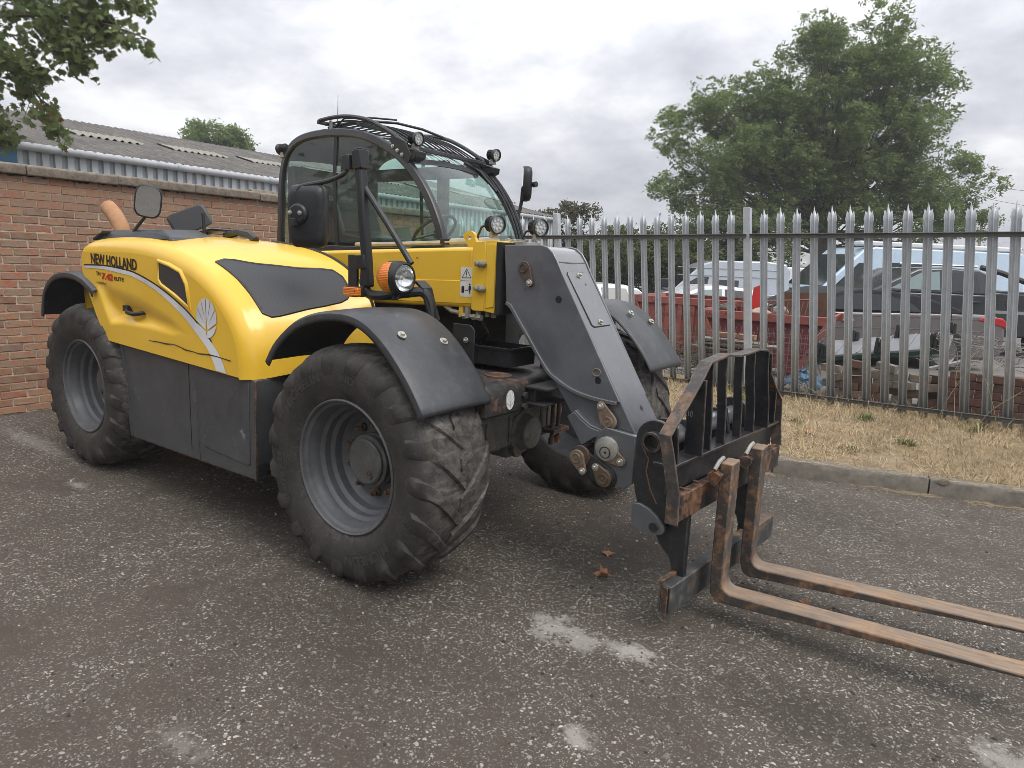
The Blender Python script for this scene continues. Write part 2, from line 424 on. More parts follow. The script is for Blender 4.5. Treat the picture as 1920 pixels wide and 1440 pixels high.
# ------------------------------------------------------------------ telehandler
TH = empty('telehandler', (-1.45, 0.0, 0.0))
tag(TH, 'yellow telehandler with dark grey boom lowered and pallet forks, parked on the tarmac', 'telehandler')
WR, WY, WB = .625, .957, 2.9085
TYP = [(.345, .205), (.375, .226), (.41, .243), (.45, .252), (.50, .253), (.535, .246), (.565, .232), (.585, .212), (.596, .18), (.599, .10), (.600, 0)]
def wall_y(r):
    for (a, b), (c, d) in zip(TYP, TYP[1:]):
        if a <= r <= c: return b + (d - b) * (r - a) / (c - a)
    return .25
def make_wheel(x, y):
    w = empty('wheel', (x, y, WR - .012), TH)
    ORG[w.name] = (0, 0, 0)
    mb = MB()
    prof = [(r, -h) for r, h in TYP] + [(r, h) for r, h in TYP[::-1][1:]]
    mb.lathe(prof, 96, ax='Y')
    NL = 19
    sts = [(-.012, .590, .612), (.05, .592, .617), (.12, .592, .617), (.175, .585, .611), (.214, .568, .592), (.236, .540, .566), (.247, .510, .530), (.248, .478, .492)]
    for s in (-1, 1):
        for k in range(NL):
            p0 = 2 * math.pi * (k + (0.5 if s > 0 else 0)) / NL; rr = []
            for i, (yy, rb, rt) in enumerate(sts):
                dp = .40 * (max(yy, 0) / .25) ** .9
                hw = (.062, .058, .060, .068, .078, .080, .072, .056)[i]
                wob = .003 * math.sin(k * 2.3 + i)
                yo = yy + (.006 if i >= 4 else 0)
                ring = []
                for r_, a_ in ((rb, -hw - .012), (rt + wob, -hw * .72), (rt + wob, hw * .72), (rb, hw + .012)):
                    yq = yo if r_ == rb else yo + (.012 if i in (5, 6) else 0)
                    ring.append((r_ * math.cos(p0 + dp + a_), s * yq, r_ * math.sin(p0 + dp + a_)))
                rr.append(ring)
            mb.rings(rr)
    ty = mb.build('tyre', RUB, w, smooth=50)
    def ring_text(body, size, ang, r0, bold=.002, rev=False, box=False):
        mt = MB(); v, f = text_faces(body, size, bold, 1.15, res=2)
        wd_ = max(p[0] for p in v); vv = []
        for px, py, _ in v:
            r_ = r0 + py; a_ = ang - (px - wd_ / 2) / r0
            vv.append((r_ * math.cos(a_), -wall_y(r_) - .0028, r_ * math.sin(a_)))
        mt.add(vv, f)
        for rr_ in ((r0 - .013, r0 - .011), (r0 + size * .72 + .010, r0 + size * .72 + .012)):
            hw = (wd_ / 2 + .02) / r0; n = 16
            q = [(rq * math.cos(ang - hw + 2 * hw * i / n), -wall_y(rq) - .003, rq * math.sin(ang - hw + 2 * hw * i / n)) for i in range(n + 1) for rq in rr_]
            mt.add(q, [(2 * i, 2 * i + 1, 2 * i + 3, 2 * i + 2) for i in range(n)])
        mt.build('raised_lettering', TXTR, w, smooth=0, recalc=False)
    ring_text('MICHELIN', .066, R(128), .445); ring_text('MICHELIN', .066, R(-62), .445)
    ring_text('IND', .055, R(82), .450); ring_text('IND', .055, R(240), .450)
    ring_text('460/70 R24', .050, R(197), .450)
    rim = MB()
    rim.lathe([(.352, -.196), (.350, -.214), (.343, -.220), (.336, -.214), (.333, -.197), (.318, -.186), (.312, -.160), (.306, -.150), (.302, -.118), (.290, -.108), (.284, -.100), (.281, -.066), (.270, -.058), (.262, -.050), (.258, -.01),
               (.250, .0), (.23, .02), (.16, .026), (.05, .028)], 72, ax='Y')
    rim.lathe([(.05, .03), (.25, .03), (.30, .10), (.335, .19), (.35, .20)], 48, ax='Y')
    rm = rim.build('rim', RIMM, w, smooth=28)
    hub = MB()
    hub.lathe([(.142, .025), (.142, -.012), (.134, -.016), (.134, -.040), (.139, -.044), (.139, -.054), (.118, -.058), (.121, -.066), (.121, -.072), (.112, -.078), (.0, -.079)], 48, ax='Y')
    hub.build('hub_cap', HUBM, w, smooth=30)
    hub = MB(); hub.lathe([(.022, -.076), (.022, -.084), (.012, -.085), (.011, -.079), (0, -.079)], 6, o=(.04, 0, -.062), ax='Y'); hub.build('drain_plug', RUSTY, w, smooth=0)
    base = None
    for k in range(10):
        a_ = R(18) + k * 2 * math.pi / 10
        if base is None:
            nb = MB(); nb.lathe([(.024, .026), (.024, .008), (.016, .006), (.016, -.012), (.0135, -.013), (.0135, -.022), (.010, -.036), (0, -.037)], 6, ax='Y')
            base = nb.build('wheel_nut', RUSTY, w, smooth=0); c = base
        else: c = link_copy(base, w)
        c.location = (.187 * math.cos(a_), 0, .187 * math.sin(a_)); c.rotation_euler = (0, k * .4, 0)
    v = MB(); v.tube([(.245, .01, .075), (.243, -.03, .072), (.235, -.06, .066)], [.017, .017, .008], 10); v.build('valve', STEELG, w)
    return w
w0 = make_wheel(0, -WY)
def wheel_copy(x, y, flip, spin):
    c = copy_tree(w0, TH); c.location = Vector((x, y, WR - .012)) - Vector(ORG[TH.name]); c.rotation_euler = (0, spin, math.pi if flip else 0)
wheel_copy(-WB, -WY, False, 1.1); wheel_copy(.13, WY + .06, True, 0.5); wheel_copy(-WB, WY, True, 2.0)

# mudguards
def mudguard(path, y0, y1, name='mudguard', lip_front=True):
    """path: (x,z) from back to front; y0 outer edge, y1 inner edge."""
    s = 1 if y1 > y0 else -1; N = len(path); P = curve(path, 36)
    cs = [(0.004, -.050), (0.0, -.034), (.004, -.012), (.022, .0), (abs(y1 - y0) * .5, .010), (abs(y1 - y0) - .03, .002), (abs(y1 - y0), -.012)]
    def fn(u, v):
        i = u * 36; a = P[int(min(i, 35))]; x, z = P[int(round(i))]
        k0, k1 = P[max(0, int(round(i)) - 1)], P[min(36, int(round(i)) + 1)]
        tx, tz = k1[0] - k0[0], k1[1] - k0[1]; L = math.hypot(tx, tz); nx, nz = -tz / L, tx / L
        j = v * (len(cs) - 1); d, o = cs[int(round(j))]
        if u > .985: o -= .012
        return (x + nx * o, y0 + s * d, z + nz * o)
    m = MB(); m.grid(fn, 36, len(cs) - 1)
    return m.build(name, FENDM, TH, smooth=40, solid=.009)
FP = [(-.61, 1.09), (-.52, 1.205), (-.36, 1.318), (-.18, 1.378), (.0, 1.397), (.14, 1.378), (.25, 1.325), (.35, 1.248), (.45, 1.145), (.52, 1.055), (.572, .975)]
g1 = mudguard(FP, -1.20, -.70); g2 = mudguard([(x + .21, z + .02) for x, z in FP], 1.24, .72)
RP = [(-.60, 1.10), (-.555, 1.24), (-.47, 1.345), (-.33, 1.42), (-.16, 1.452), (.02, 1.452), (.18, 1.42), (.34, 1.35)]
mudguard([(x - WB - .02, z) for x, z in RP], -1.20, -.70); mudguard([(x - WB - .02, z) for x, z in RP], 1.20, .70)
def bolt(parent, p, n, r=.018, m=None, name='bolt'):
    n = Vector(n).normalized(); a = n.orthogonal().normalized(); b = n.cross(a); p = Vector(p)
    q = MB(); q.lathe([(r * 1.35, -.002), (r * 1.35, .004), (r * 1.30, .005)], 16, p, (a, b, n), caps=True); q.lathe([(r * .72, .004), (r * .70, .014), (r * .5, .017)], 6, p, (a, b, n), caps=True)
    return q.build(name, m or ZINC, parent, smooth=25)
bolt(g1, (.30, -1.075, 1.305), (.62, 0, .78), .017); bolt(g1, (.345, -.83, 1.262), (.65, 0, .75), .017)
bolt(g2, (.50, .92, 1.347), (.60, 0, .80), .017); bolt(g2, (.565, 1.12, 1.285), (.65, 0, .75), .017)
h = MB(); h.cyl((-3.49, -1.0, 1.27), (-3.475, -1.0, 1.274), .02, 8)
h.build('bolt', ZINC, TH)
HC = [(-2.84, 1.57), (-2.79, 1.655), (-2.62, 1.70), (-2.30, 1.715), (-1.90, 1.705), (-1.55, 1.655), (-1.22, 1.545), (-1.0, 1.40), (-.87, 1.25), (-.815, 1.10), (-.80, .945)]
HI = [(-2.80, 1.60), (-2.72, 1.68), (-2.5, 1.735), (-2.1, 1.745), (-1.6, 1.725), (-1.25, 1.695), (-1.0, 1.645), (-.80, 1.565), (-.66, 1.45), (-.58, 1.33), (-.56, 1.05)]
HY0, HY1, HR = -1.165, -.42, .10
def hood_pt(t, v):
    """Upper skin of the engine cover: t runs from the rear over the crest to the front foot, v from the side wall inward."""
    c = crom(HC, t); i = crom(HI, t)
    a = crom(HC, min(1, t + .01)); b = crom(HC, max(0, t - .01))
    tx, tz = a[0] - b[0], a[1] - b[1]; L = math.hypot(tx, tz); nx, nz = -tz / L, tx / L
    r = HR * min(1, .35 + 3 * t)
    if v < .22:                                   # rounded shoulder
        q = v / .22 * math.pi / 2
        o = r * (1 - math.sin(q)); y = HY0 + r * (1 - math.cos(q))
        return (c[0] - nx * o, y, c[1] - nz * o)
    w = (v - .22) / .78
    y = HY0 + r + (HY1 - HY0 - r) * w
    bl = math.sin(math.pi * w) * .018 * sstep((t - .1) * 5)
    return (c[0] + (i[0] - c[0]) * w + nx * bl, y, c[1] + (i[1] - c[1]) * w + nz * bl)
def hood_low(x):
    P = [(-2.90, 1.56), (-2.84, 1.53), (-2.80, 1.45), (-2.77, 1.386), (-2.72, 1.30), (-2.64, 1.17), (-2.56, 1.07), (-2.48, 1.0), (-.80, .945), (0, .92)]
    for (a, b), (c, d) in zip(P, P[1:]):
        if x <= c: return b + (d - b) * (x - a) / (c - a)
    return P[-1][1]
def seg_d(p, a, b):
    vx, vz = b[0] - a[0], b[1] - a[1]; t = max(0, min(1, ((p[0] - a[0]) * vx + (p[1] - a[1]) * vz) / (vx * vx + vz * vz)))
    return math.hypot(p[0] - a[0] - vx * t, p[1] - a[1] - vz * t)
RIDGE = [(-2.615, 1.395), (-2.522, 1.239), (-2.43, 1.113), (-2.235, 1.133), (-1.877, 1.132), (-1.517, 1.108)]
def inside(p, poly):
    c = False
    for (x1, y1), (x2, y2) in zip(poly, poly[1:] + poly[:1]):
        if (y1 > p[1]) != (y2 > p[1]) and p[0] < (x2 - x1) * (p[1] - y1) / (y2 - y1) + x1: c = not c
    return c
RPOLY = RIDGE + [(-1.40, 1.14), (-1.62, 1.25), (-2.0, 1.345), (-2.42, 1.40)]
def side_y(x, z):
    d = 0.0
    if inside((x, z), RPOLY):
        dl = min(seg_d((x, z), a, b) for a, b in zip(RIDGE, RIDGE[1:])); du = min(seg_d((x, z), a, b) for a, b in zip(RPOLY[5:], RPOLY[6:]))
        d = .075 * sstep(dl / .085) * sstep(du / .24)
    return HY0 + d + .035 * max(0, (z - 1.25)) ** 1.2 * 0
VENT = [(-1.725, 1.565), (-1.60, 1.540), (-1.478, 1.508), (-1.425, 1.443), (-1.392, 1.318), (-1.54, 1.385), (-1.70, 1.440), (-1.728, 1.465)]
hd = MB()
hd.grid(lambda u, v: hood_pt(u, v), 70, 26)
def side_fn(u, v):
    p = hood_pt(u, 0.0); zl = hood_low(p[0]); zt = max(p[2], zl)
    return (p[0], 0, lerp(zl, zt, v))
NU, NV = 170, 64
S_ = []
us = np.linspace(0, 1, NU + 1)
for u in us:
    p = hood_pt(u, 0.0); zl = hood_low(p[0]); zt = max(p[2], zl + .001)
    for v in range(NV + 1):
        z = lerp(zl, zt, v / NV); S_.append((p[0], side_y(p[0], z), z))
hd.add(S_, [(i * (NV + 1) + j, (i + 1) * (NV + 1) + j, (i + 1) * (NV + 1) + j + 1, i * (NV + 1) + j + 1) for i in range(NU) for j in range(NV)])
# turned-in lower lip and the closed back
lip = [(hood_pt(u, 0)[0], hood_low(hood_pt(u, 0)[0])) for u in us]
hd.add([(x, y, z + dz) for x, z in lip for y, dz in ((HY0, 0), (HY0 + .03, .004))], [(2 * i, 2 * i + 1, 2 * i + 3, 2 * i + 2) for i in range(NU)])
hd.add([hood_pt(0, v / 20) for v in range(21)] + [(-2.80, hood_pt(0, v / 20)[1], 1.0) for v in range(21)], [(i, i + 1, 22 + i, 21 + i) for i in range(20)])
hood = hd.build('engine_cover', YEL, TH, smooth=32)
def side_patch(name, poly, m, off=.003, parent=hood, thick=None, smooth=0):
    q = MB(); q.add([(x, side_y(x, z) - off, z) for x, z in poly], [tuple(range(len(poly)))]); return q.build(name, m, parent, smooth=0, recalc=False)
# vent with a moulded yellow rim
vf = MB(); cx_, cz_ = np.mean([p[0] for p in VENT]), np.mean([p[1] for p in VENT])
def grow(poly, k): 
    n = len(poly); o = []
    for i in range(n):
        a, b, c = poly[i - 1], poly[i], poly[(i + 1) % n]
        d1 = Vector((b[0] - a[0], b[1] - a[1])).normalized(); d2 = Vector((c[0] - b[0], c[1] - b[1])).normalized(); nn = Vector((d1.y + d2.y, -(d1.x + d2.x))).normalized(); o.append((b[0] + nn.x * k, b[1] + nn.y * k))
    return o
sg = 1 if sum(VENT[i - 1][0] * VENT[i][1] - VENT[i][0] * VENT[i - 1][1] for i in range(len(VENT))) > 0 else -1
rings_ = [[(x, HY0 - o, z) for x, z in grow(VENT, sg * k)] for k, o in ((.030, -.001), (.020, .010), (.012, .013), (.004, .010), (.0, -.001))]
vf.rings(rings_, True, False); vf.build('vent_frame', YEL, hood, smooth=60)
side_patch('vent_mesh', VENT, GRILLE, .0035)
# front grille laid in the sloping face
GT = [(.571, .25), (.566, .31), (.575, .36), (.592, .41), (.606, .46), (.622, .54), (.65, .667), (.668, .80), (.685, .87), (.721, .892), (.758, .885), (.795, .868), (.812, .83), (.818, .78), (.812, .66), (.804, .55), (.800, .44), (.797, .37), (.792, .325), (.771, .283), (.735, .277), (.70, .275), (.646, .268), (.608, .258)]
def hood_n(t, v, o):
    p = Vector(hood_pt(t, v)); a = Vector(hood_pt(min(1, t + .01), v)) - Vector(hood_pt(t - .01, v)); b = Vector(hood_pt(t, min(1, v + .01))) - Vector(hood_pt(t, v - .01))
    n = a.cross(b).normalized()
    if n.z + n.x < 0: n = -n
    return p + n * o
def gmap():
    """Fill the outline with a fine lattice in (t,v) so that the mesh follows the curved face."""
    q = MB(); nt, nv = 44, 60; ok = {}; V_ = []
    t0, t1, v0, v1 = .56, .825, .245, .90
    gtp = [(a, b) for a, b in GT]
    for i in range(nt + 1):
        for j in range(nv + 1):
            V_.append((lerp(t0, t1, i / nt), lerp(v0, v1, j / nv)))
    fs = []
    for i in range(nt):
        for j in range(nv):
            c = (lerp(t0, t1, (i + .5) / nt), lerp(v0, v1, (j + .5) / nv))
            if inside(c, gtp): fs.append((i * (nv + 1) + j, (i + 1) * (nv + 1) + j, (i + 1) * (nv + 1) + j + 1, i * (nv + 1) + j + 1))
    us_ = sorted({k for f in fs for k in f}); ix = {k: n for n, k in enumerate(us_)}
    bt = {}
    gv = [Vector(p) for p in GT]
    def snap(p):
        best = None
        for a, b in zip(gtp, gtp[1:] + gtp[:1]):
            vx, vz = b[0] - a[0], b[1] - a[1]; t = max(0, min(1, ((p[0] - a[0]) * vx + (p[1] - a[1]) * vz) / (vx * vx + vz * vz)))
            c = (a[0] + vx * t, a[1] + vz * t); d = math.hypot((p[0] - c[0]) / .006, (p[1] - c[1]) / .011)
            if best is None or d < best[0]: best = (d, c)
        return best
    out = []
    for k in us_:
        p = V_[k]; d, c = snap(p)
        if d < 1.0 or not inside(p, gtp): p = c
        out.append(hood_n(p[0], p[1], .004))
    q.add(out, [tuple(ix[k] for k in f) for f in fs]); return q
gmap().build('front_grille', GRILLE, hood, smooth=60)
q = MB(); q.tube([hood_n(a, b, .002) for a, b in GT] + [hood_n(*GT[0], .002)], .007, 6); q.build('grille_seal', BLK, hood)
q = MB(); q.tube([hood_n(min(t_, .995), .985, .003) for t_ in np.linspace(.40, .97, 30)], .009, 6); q.build('edge_seal', BLK, hood)
# stripe, logo, lettering
ST = [(-2.775, 1.507), (-2.483, 1.514), (-2.229, 1.503), (-2.03, 1.482), (-1.754, 1.414), (-1.499, 1.319), (-1.338, 1.237), (-1.163, 1.122), (-1.075, 1.044), (-1.02, .957)]
SB = [(-2.775, 1.492), (-2.486, 1.493), (-2.232, 1.477), (-2.033, 1.456), (-1.757, 1.382), (-1.503, 1.273), (-1.343, 1.175), (-1.22, 1.088), (-1.162, 1.025), (-1.128, .962)]
def band(name, A, B, m, off):
    q = MB(); a, b = curve(A, 60), curve(B, 60); n = 61; V_ = []
    for i in range(n):
        for k in range(4):
            x, z = lerp(a[i][0], b[i][0], k / 3), lerp(a[i][1], b[i][1], k / 3); V_.append((x, side_y(x, z) - off, z))
    q.add(V_, [(i * 4 + j, (i + 1) * 4 + j, (i + 1) * 4 + j + 1, i * 4 + j + 1) for i in range(60) for j in range(3)]); return q.build(name, m, hood, smooth=0, recalc=False)
def mk_stripe():
    t = NT('stripe_print'); x, y, z = t.xyz()
    f = t.ramp(t.noise(3, 4), (0.35, 0.0), (0.65, 1.0))
    t.set(col=t.mix(f, (0.52, 0.54, 0.57), (0.78, 0.79, 0.80)), rough=0.3); return t.m
STRP = mk_stripe()
band('stripe', ST, SB, STRP, .0030)
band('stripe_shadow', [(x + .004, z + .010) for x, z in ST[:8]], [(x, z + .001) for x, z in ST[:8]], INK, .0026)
def side_text(name, body, size, p0, p1, m, bold=0.0, sx=None, shear=0.0, off=.0034, skew=None):
    v, f = text_faces(body, size, bold, 1.0, shear, res=3); w_ = max(p[0] for p in v); x0 = min(p[0] for p in v); L = p1[0] - p0[0]
    q = MB(); V_ = []
    for a, b, _ in v:
        s_ = (a - x0) / (w_ - x0); x = p0[0] + L * s_; z = lerp(p0[1], p1[1], s_) + b; V_.append((x, side_y(x, z) - off, z))
    q.add(V_, f); return q.build(name, m, hood, smooth=0, recalc=False)
side_text('lettering', 'NEW HOLLAND', .098, (-2.655, 1.530), (-2.005, 1.506), INK, bold=.0030)
side_text('lettering', 'TH', .036, (-2.590, 1.449), (-2.525, 1.447), INK, bold=.001)
side_text('lettering', '7.42', .058, (-2.510, 1.428), (-2.345, 1.422), REDP, bold=.003, shear=.12)
side_text('lettering', 'ELITE', .034, (-2.330, 1.427), (-2.190, 1.424), INK, bold=.001, shear=.1)
def leaf_logo(name, cx, cz, rx, rz, place, parent, m):
    """Oval emblem cut into seven rays by a branching leaf mark."""
    q = MB(); g = .05
    def el(a): return (math.cos(a), math.sin(a))
    def seg(poly): q.add([place(cx + x * rx, cz + y * rz) for x, y in poly], [tuple(range(len(poly)))])
    def arc(a0, a1, n=8): return [el(lerp(a0, a1, i / n)) for i in range(n + 1)]
    root = (0, -.62)
    cuts = [R(90), R(62), R(28), R(-12)]
    for s in (1, -1):
        base = [(s * .03, -.10), (s * .06, -.28), (s * .08, -.42), (s * .10, -.58)]
        for k in range(3):
            a0, a1 = cuts[k] - .035, cuts[k + 1] + .035
            ps = [(math.cos(a) * s, math.sin(a)) for a in (lerp(a0, a1, i / 6) for i in range(7))]
            seg([base[k]] + ps + [base[k + 1]] if k else [(s * .03, .0)] + ps + [base[1]])
    seg([(s_ * 1.0 * math.cos(a), math.sin(a)) for s_, a in [(1, lerp(R(-18), R(-162), i / 14)) for i in range(15)]] + [(-.09, -.66), (0, -.9), (.09, -.66)])
    return q.build(name, m, parent, smooth=0, recalc=False)
leaf_logo('emblem', -1.208, 1.262, .108, .117, lambda x, z: (x, side_y(x, z) - .0042, z), hood, STRP)
q = MB(); SCR = [(-1.895, 1.060), (-1.772, 1.064), (-1.68, 1.063), (-1.591, 1.068), (-1.50, 1.058), (-1.453, 1.050), (-1.36, 1.046), (-1.304, 1.042), (-1.2, 1.05), (-1.113, 1.047), (-.97, 1.038)]
q.add([(x, side_y(x, z) - .0046, z + d) for i, (x, z) in enumerate(SCR) for d in (-.0028 - .002 * (i % 3), .0025)], [(2 * i, 2 * i + 1, 2 * i + 3, 2 * i + 2) for i in range(len(SCR) - 1)])
q.build('crack', flat('crack_dark', (.05, .04, .02), .8), hood, smooth=0, recalc=False)
hh = MB(); hy = HY0 + .06
hh.tube([(-2.235, hy + .03, 1.235), (-2.235, hy - .035, 1.232), (-2.19, hy - .052, 1.219), (-2.10, hy - .055, 1.214), (-2.045, hy - .045, 1.222), (-2.02, hy - .02, 1.230), (-2.015, hy + .03, 1.232)], .016, 8)
hh.box(-2.275, -2.205, hy - .045, hy + .02, 1.222, 1.262); hh.build('cover_handle', BLK, hood, bev=.004)
# rear pod vents, mirrors and exhaust
vt = MB()
vt.rings([[(x, y, 1.66) for x, y in ((-2.86, -1.05), (-1.78, -1.05), (-1.78, -.68), (-2.86, -.68))], [(x, y, z) for x, y, z in ((-2.84, -1.04, 1.70), (-1.80, -1.04, 1.725), (-1.80, -.70, 1.725), (-2.84, -.70, 1.70))],
          [(x, y, z) for x, y, z in ((-2.66, -1.0, 1.765), (-2.02, -1.0, 1.775), (-2.02, -.74, 1.785), (-2.66, -.74, 1.785))]])
vt.build('air_intake', FENDM, TH, bev=.02, seg=3)
vt = MB()
for k in range(9):
    x = -2.85 + k * .018; vt.box(x, x + .008, -1.062, -.70, 1.69 + k * .006, 1.706 + k * .006)
vt.build('louvre', BLK, TH)
vt = MB(); vt.rings([[(-2.40, -1.056, 1.70), (-1.84, -1.056, 1.715), (-2.05, -1.022, 1.752), (-2.30, -1.022, 1.752)], [(-2.40, -1.05, 1.70), (-1.84, -1.05, 1.715), (-2.05, -1.016, 1.752), (-2.30, -1.016, 1.752)]]); vt.build('intake_inset', BLK, TH)
vt = MB(); vt.strip([(-2.32, -.60, 1.735), (-2.20, -.60, 1.765), (-2.0, -.60, 1.795), (-1.9, -.60, 1.79)], .10, .014, (0, 1, 0)); vt.tube([(-1.9, -.60, 1.755), (-1.75, -.60, 1.78), (-1.62, -.60, 1.765), (-1.55, -.60, 1.73)], .025, 8)
vt.build('bonnet_trim', BLK, TH)
ex = MB(); EP = curve([(-2.95, -.80, 1.60), (-2.96, -.80, 1.72), (-2.99, -.80, 1.80), (-3.06, -.80, 1.87), (-3.14, -.80, 1.925), (-3.175, -.80, 1.945)], 18); ex.tube(EP, .058, 18, caps=False); ex.tube(EP[::-1], .050, 18, caps=False); ex.build('exhaust_pipe', EXHM, TH, recalc=False)
def mirror_head(name, M, w, h, th, gl=True, back=BLK, mg=None, pw=3.4):
    """Rounded mirror: local x across, z up, glass faces local -y."""
    root = empty(name, M.translation, TH); q = MB(); n = 28
    def sq(rx, rz, p=pw): return [(rx * abs(math.cos(a)) ** (2 / p) * (1 if math.cos(a) >= 0 else -1), rz * abs(math.sin(a)) ** (2 / p) * (1 if math.sin(a) >= 0 else -1)) for a in (2 * math.pi * i / n for i in range(n))]
    L = [(w / 2 * .97, h / 2 * .97, -th * .5), (w / 2, h / 2, -th * .42), (w / 2, h / 2, th * .05), (w / 2 * .92, h / 2 * .93, th * .38), (w / 2 * .70, h / 2 * .74, th * .5)]
    q.rings([[M @ Vector((x, y, z)) for x, z in sq(a, b)] for a, b, y in L]); q.build('shell', back, root, smooth=50)
    g = MB(); g.add([M @ Vector((x, -th * .5 - .001, z)) for x, z in sq(w / 2 * .88, h / 2 * .90)], [tuple(range(n))]); g.build('mirror_glass', mg or MIRG, root, smooth=0, recalc=False)
    return root
def TM(loc, yaw, pitch=0, roll=0): return Matrix.Translation(loc) @ Matrix.Rotation(yaw, 4, 'Z') @ Matrix.Rotation(pitch, 4, 'X') @ Matrix.Rotation(roll, 4, 'Y')
m1 = mirror_head('hood_mirror', TM((-2.15, -1.0, 1.955), R(60), R(5), R(8)), .165, .215, .045)
q = MB(); q.tube([(-2.37, -1.0, 1.76), (-2.16, -.985, 1.90), (-2.15, -.98, 1.94)], .011, 8); q.build('stalk', FENDM, m1)
m2 = mirror_head('hood_mirror', TM((-2.18, -.70, 1.853), R(62), R(-20), R(-26)), .27, .165, .022, mg=flat('cracked_black_mirror', (.012, .012, .014), .08), pw=7)
q = MB(); q.tube([(-2.01, -.70, 1.90), (-2.005, -.70, 1.86), (-2.0, -.70, 1.74)], .011, 8); q.build('stalk', BLK, m2)

# lower side box
sp = MB(); sp.prism([(-2.385, .985), (-2.30, .345), (-2.27, .335), (-2.345, .992)], -1.135, -.75); sp.build('side_box_edge', PANEL, TH, bev=.003)
sp = MB(); sp.prism([(-2.345, .992), (-2.27, .337), (-1.405, .345), (-1.432, .965)], -1.130, -.76); a = sp.build('side_panel', PANEL, TH, bev=.004)
sp = MB(); sp.box(-1.5, -1.497, -1.1325, -1.129, .40, .965); sp.build('panel_joint', BLK, a)
sp = MB(); sp.prism([(-1.428, .965), (-1.401, .345), (-.815, .352), (-.795, .942)], -1.132, -.76); b = sp.build('side_panel', PANEL, TH, bev=.004)
IN_ = [(-1.395, .955), (-1.365, .475), (-1.34, .452), (-.875, .425), (-.86, .44), (-.85, .945)]
sp = MB(); sp.prism(IN_, -1.137, -1.130); sp.build('raised_panel', PANEL, b, bev=.003)
sp = MB(); sp.bar((-.806, -1.134, .35), (-.787, -1.134, .94), .012, .010, (0, 1, 0)); sp.build('edge_strip', RUSTY, b)
sp = MB(); sp.prism([(-2.36, .60), (-2.31, .335), (-.82, .352), (-.80, .40)], -1.06, -.7); sp.build('box_floor', DARK, TH)
sp = MB(); sp.box(-.85, -.812, -1.128, -.45, .36, .925); sp.build('box_end', DARK, TH, bev=.004)
sp = MB()
for i in range(26):
    x = -2.26 + i * .055; z = lerp(.337, .345, (x + 2.27) / .865) if x < -1.405 else lerp(.345, .352, (x + 1.405) / .59); w_ = .02 + .05 * random.random()
    sp.add([(x, -1.1335, z + .001), (x + w_, -1.1335, z + .001), (x + w_ * .8, -1.1335, z + .004 + .012 * random.random()), (x + w_ * .3, -1.1335, z + .004 + .006 * random.random())], [(0, 1, 2, 3)])
sp.build('edge_rust', flat('edge_rust_paint', (.10, .035, .02), .8), TH, smooth=0, recalc=False)

# chassis, axles
ch = MB(); ch.box(-3.45, -.02, -.40, .40, .50, .92); ch.box(-2.6, -.82, -.95, -.40, .50, .96); ch.box(-3.60, -3.3, -.9, .9, .62, 1.25); ch.box(-2.76, -2.5, -1.0, -.35, 1.2, 1.55)
ch.box(-.95, -.66, -.9, .0, .6, 1.0); ch.box(-2.2, -.55, .10, 1.02, .62, .80)
ch.build('chassis_frame', DARK, TH, bev=.01)
def axle(x):
    q = MB()
    q.rings([[(x + .13 * k * math.cos(a), y, .63 + .13 * k * math.sin(a) * hz) for a in (2 * math.pi * i / 14 for i in range(14))] for y, k, hz in ((-.72, .9, 1), (-.55, .95, 1), (-.50, 1.15, 1), (-.30, 1.25, 1.05), (-.24, 1.35, 1.05), (.30, 1.35, 1.05), (.42, 1.1, 1), (.72, .9, 1))])
    q.box(x - .06, x + .195, -.62, .55, .66, .80); q.box(x + .02, x + .20, -.45, .42, .535, .745)
    for yy in (-.40, -.28, -.05, .30, .38): q.box(x + .19, x + .212, yy, yy + .03, .56, .74)
    q.box(x + .19, x + .208, -.42, .40, .718, .75); q.box(x + .19, x + .205, -.42, .40, .545, .565)
    q.lathe([(.14, .17), (.14, .215), (.118, .225), (.105, .26), (.100, .285), (.075, .295), (0, .296)], 28, (x, .10, .61), 'X')
    q.lathe([(.05, .20), (.05, .225), (0, .226)], 12, (x, .04, .50), 'X')
    q.box(x - .1, x + .16, .0, .16, .44, .56)
    return q.build('axle', AXLEM, TH, smooth=35, bev=.006)
axle(0.0); axle(-WB)
cm = MB(); cm.prism([(-.1, .885), (.548, .885), (.552, .98), (.545, 1.02), (.52, 1.043), (.48, 1.052), (-.1, 1.052)], -.74, .40); cr_ = cm.build('crossmember', chipped('frame_black_rust', (.022, .021, .021), .5, lo=.56, scale=8), TH, smooth=40, bev=.006)
leaf_logo('emblem', -.535, .955, .034, .050, lambda a, z: (.556, a, z), cr_, WHITE)
q = MB(); q.lathe([(.036, 0), (.036, .003), (0, .003)], 24, (.5515, -.535, .955), (Vector((0, 1, 0)), Vector((0, 0, 1.45)), Vector((1, 0, 0)))); q.build('emblem_plate', paint('emblem_grey', (.45, .44, .42), .5, scale=20), cr_)
q = MB(); q.lathe([(.075, 0), (.075, .006), (.07, .008), (0, .008)], 24, (.40, -.44, 1.053), 'Z'); q.build('access_disc', RUSTY, cr_)
q = MB(); q.prism([(.28, 1.05), (.36, 1.05), (.36, 1.135), (.28, 1.15)], -.645, -.625); q.cyl((.36, -.635, 1.10), (.395, -.635, 1.10), .017, 6); q.build('lug', RUSTY, cr_, bev=.003)
q = MB(); q.prism([(-.44, .40), (-.12, .40), (-.12, .62), (-.20, .70), (-.44, .66)][::-1], 1.0, 1.02, 'Z') if 0 else q.box(.55, .70, -.40, -.14, 1.000, 1.014)
q.box(.55, .68, -.40, -.16, .915, .927); q.box(.55, .60, -.37, -.2, .927, 1.0)
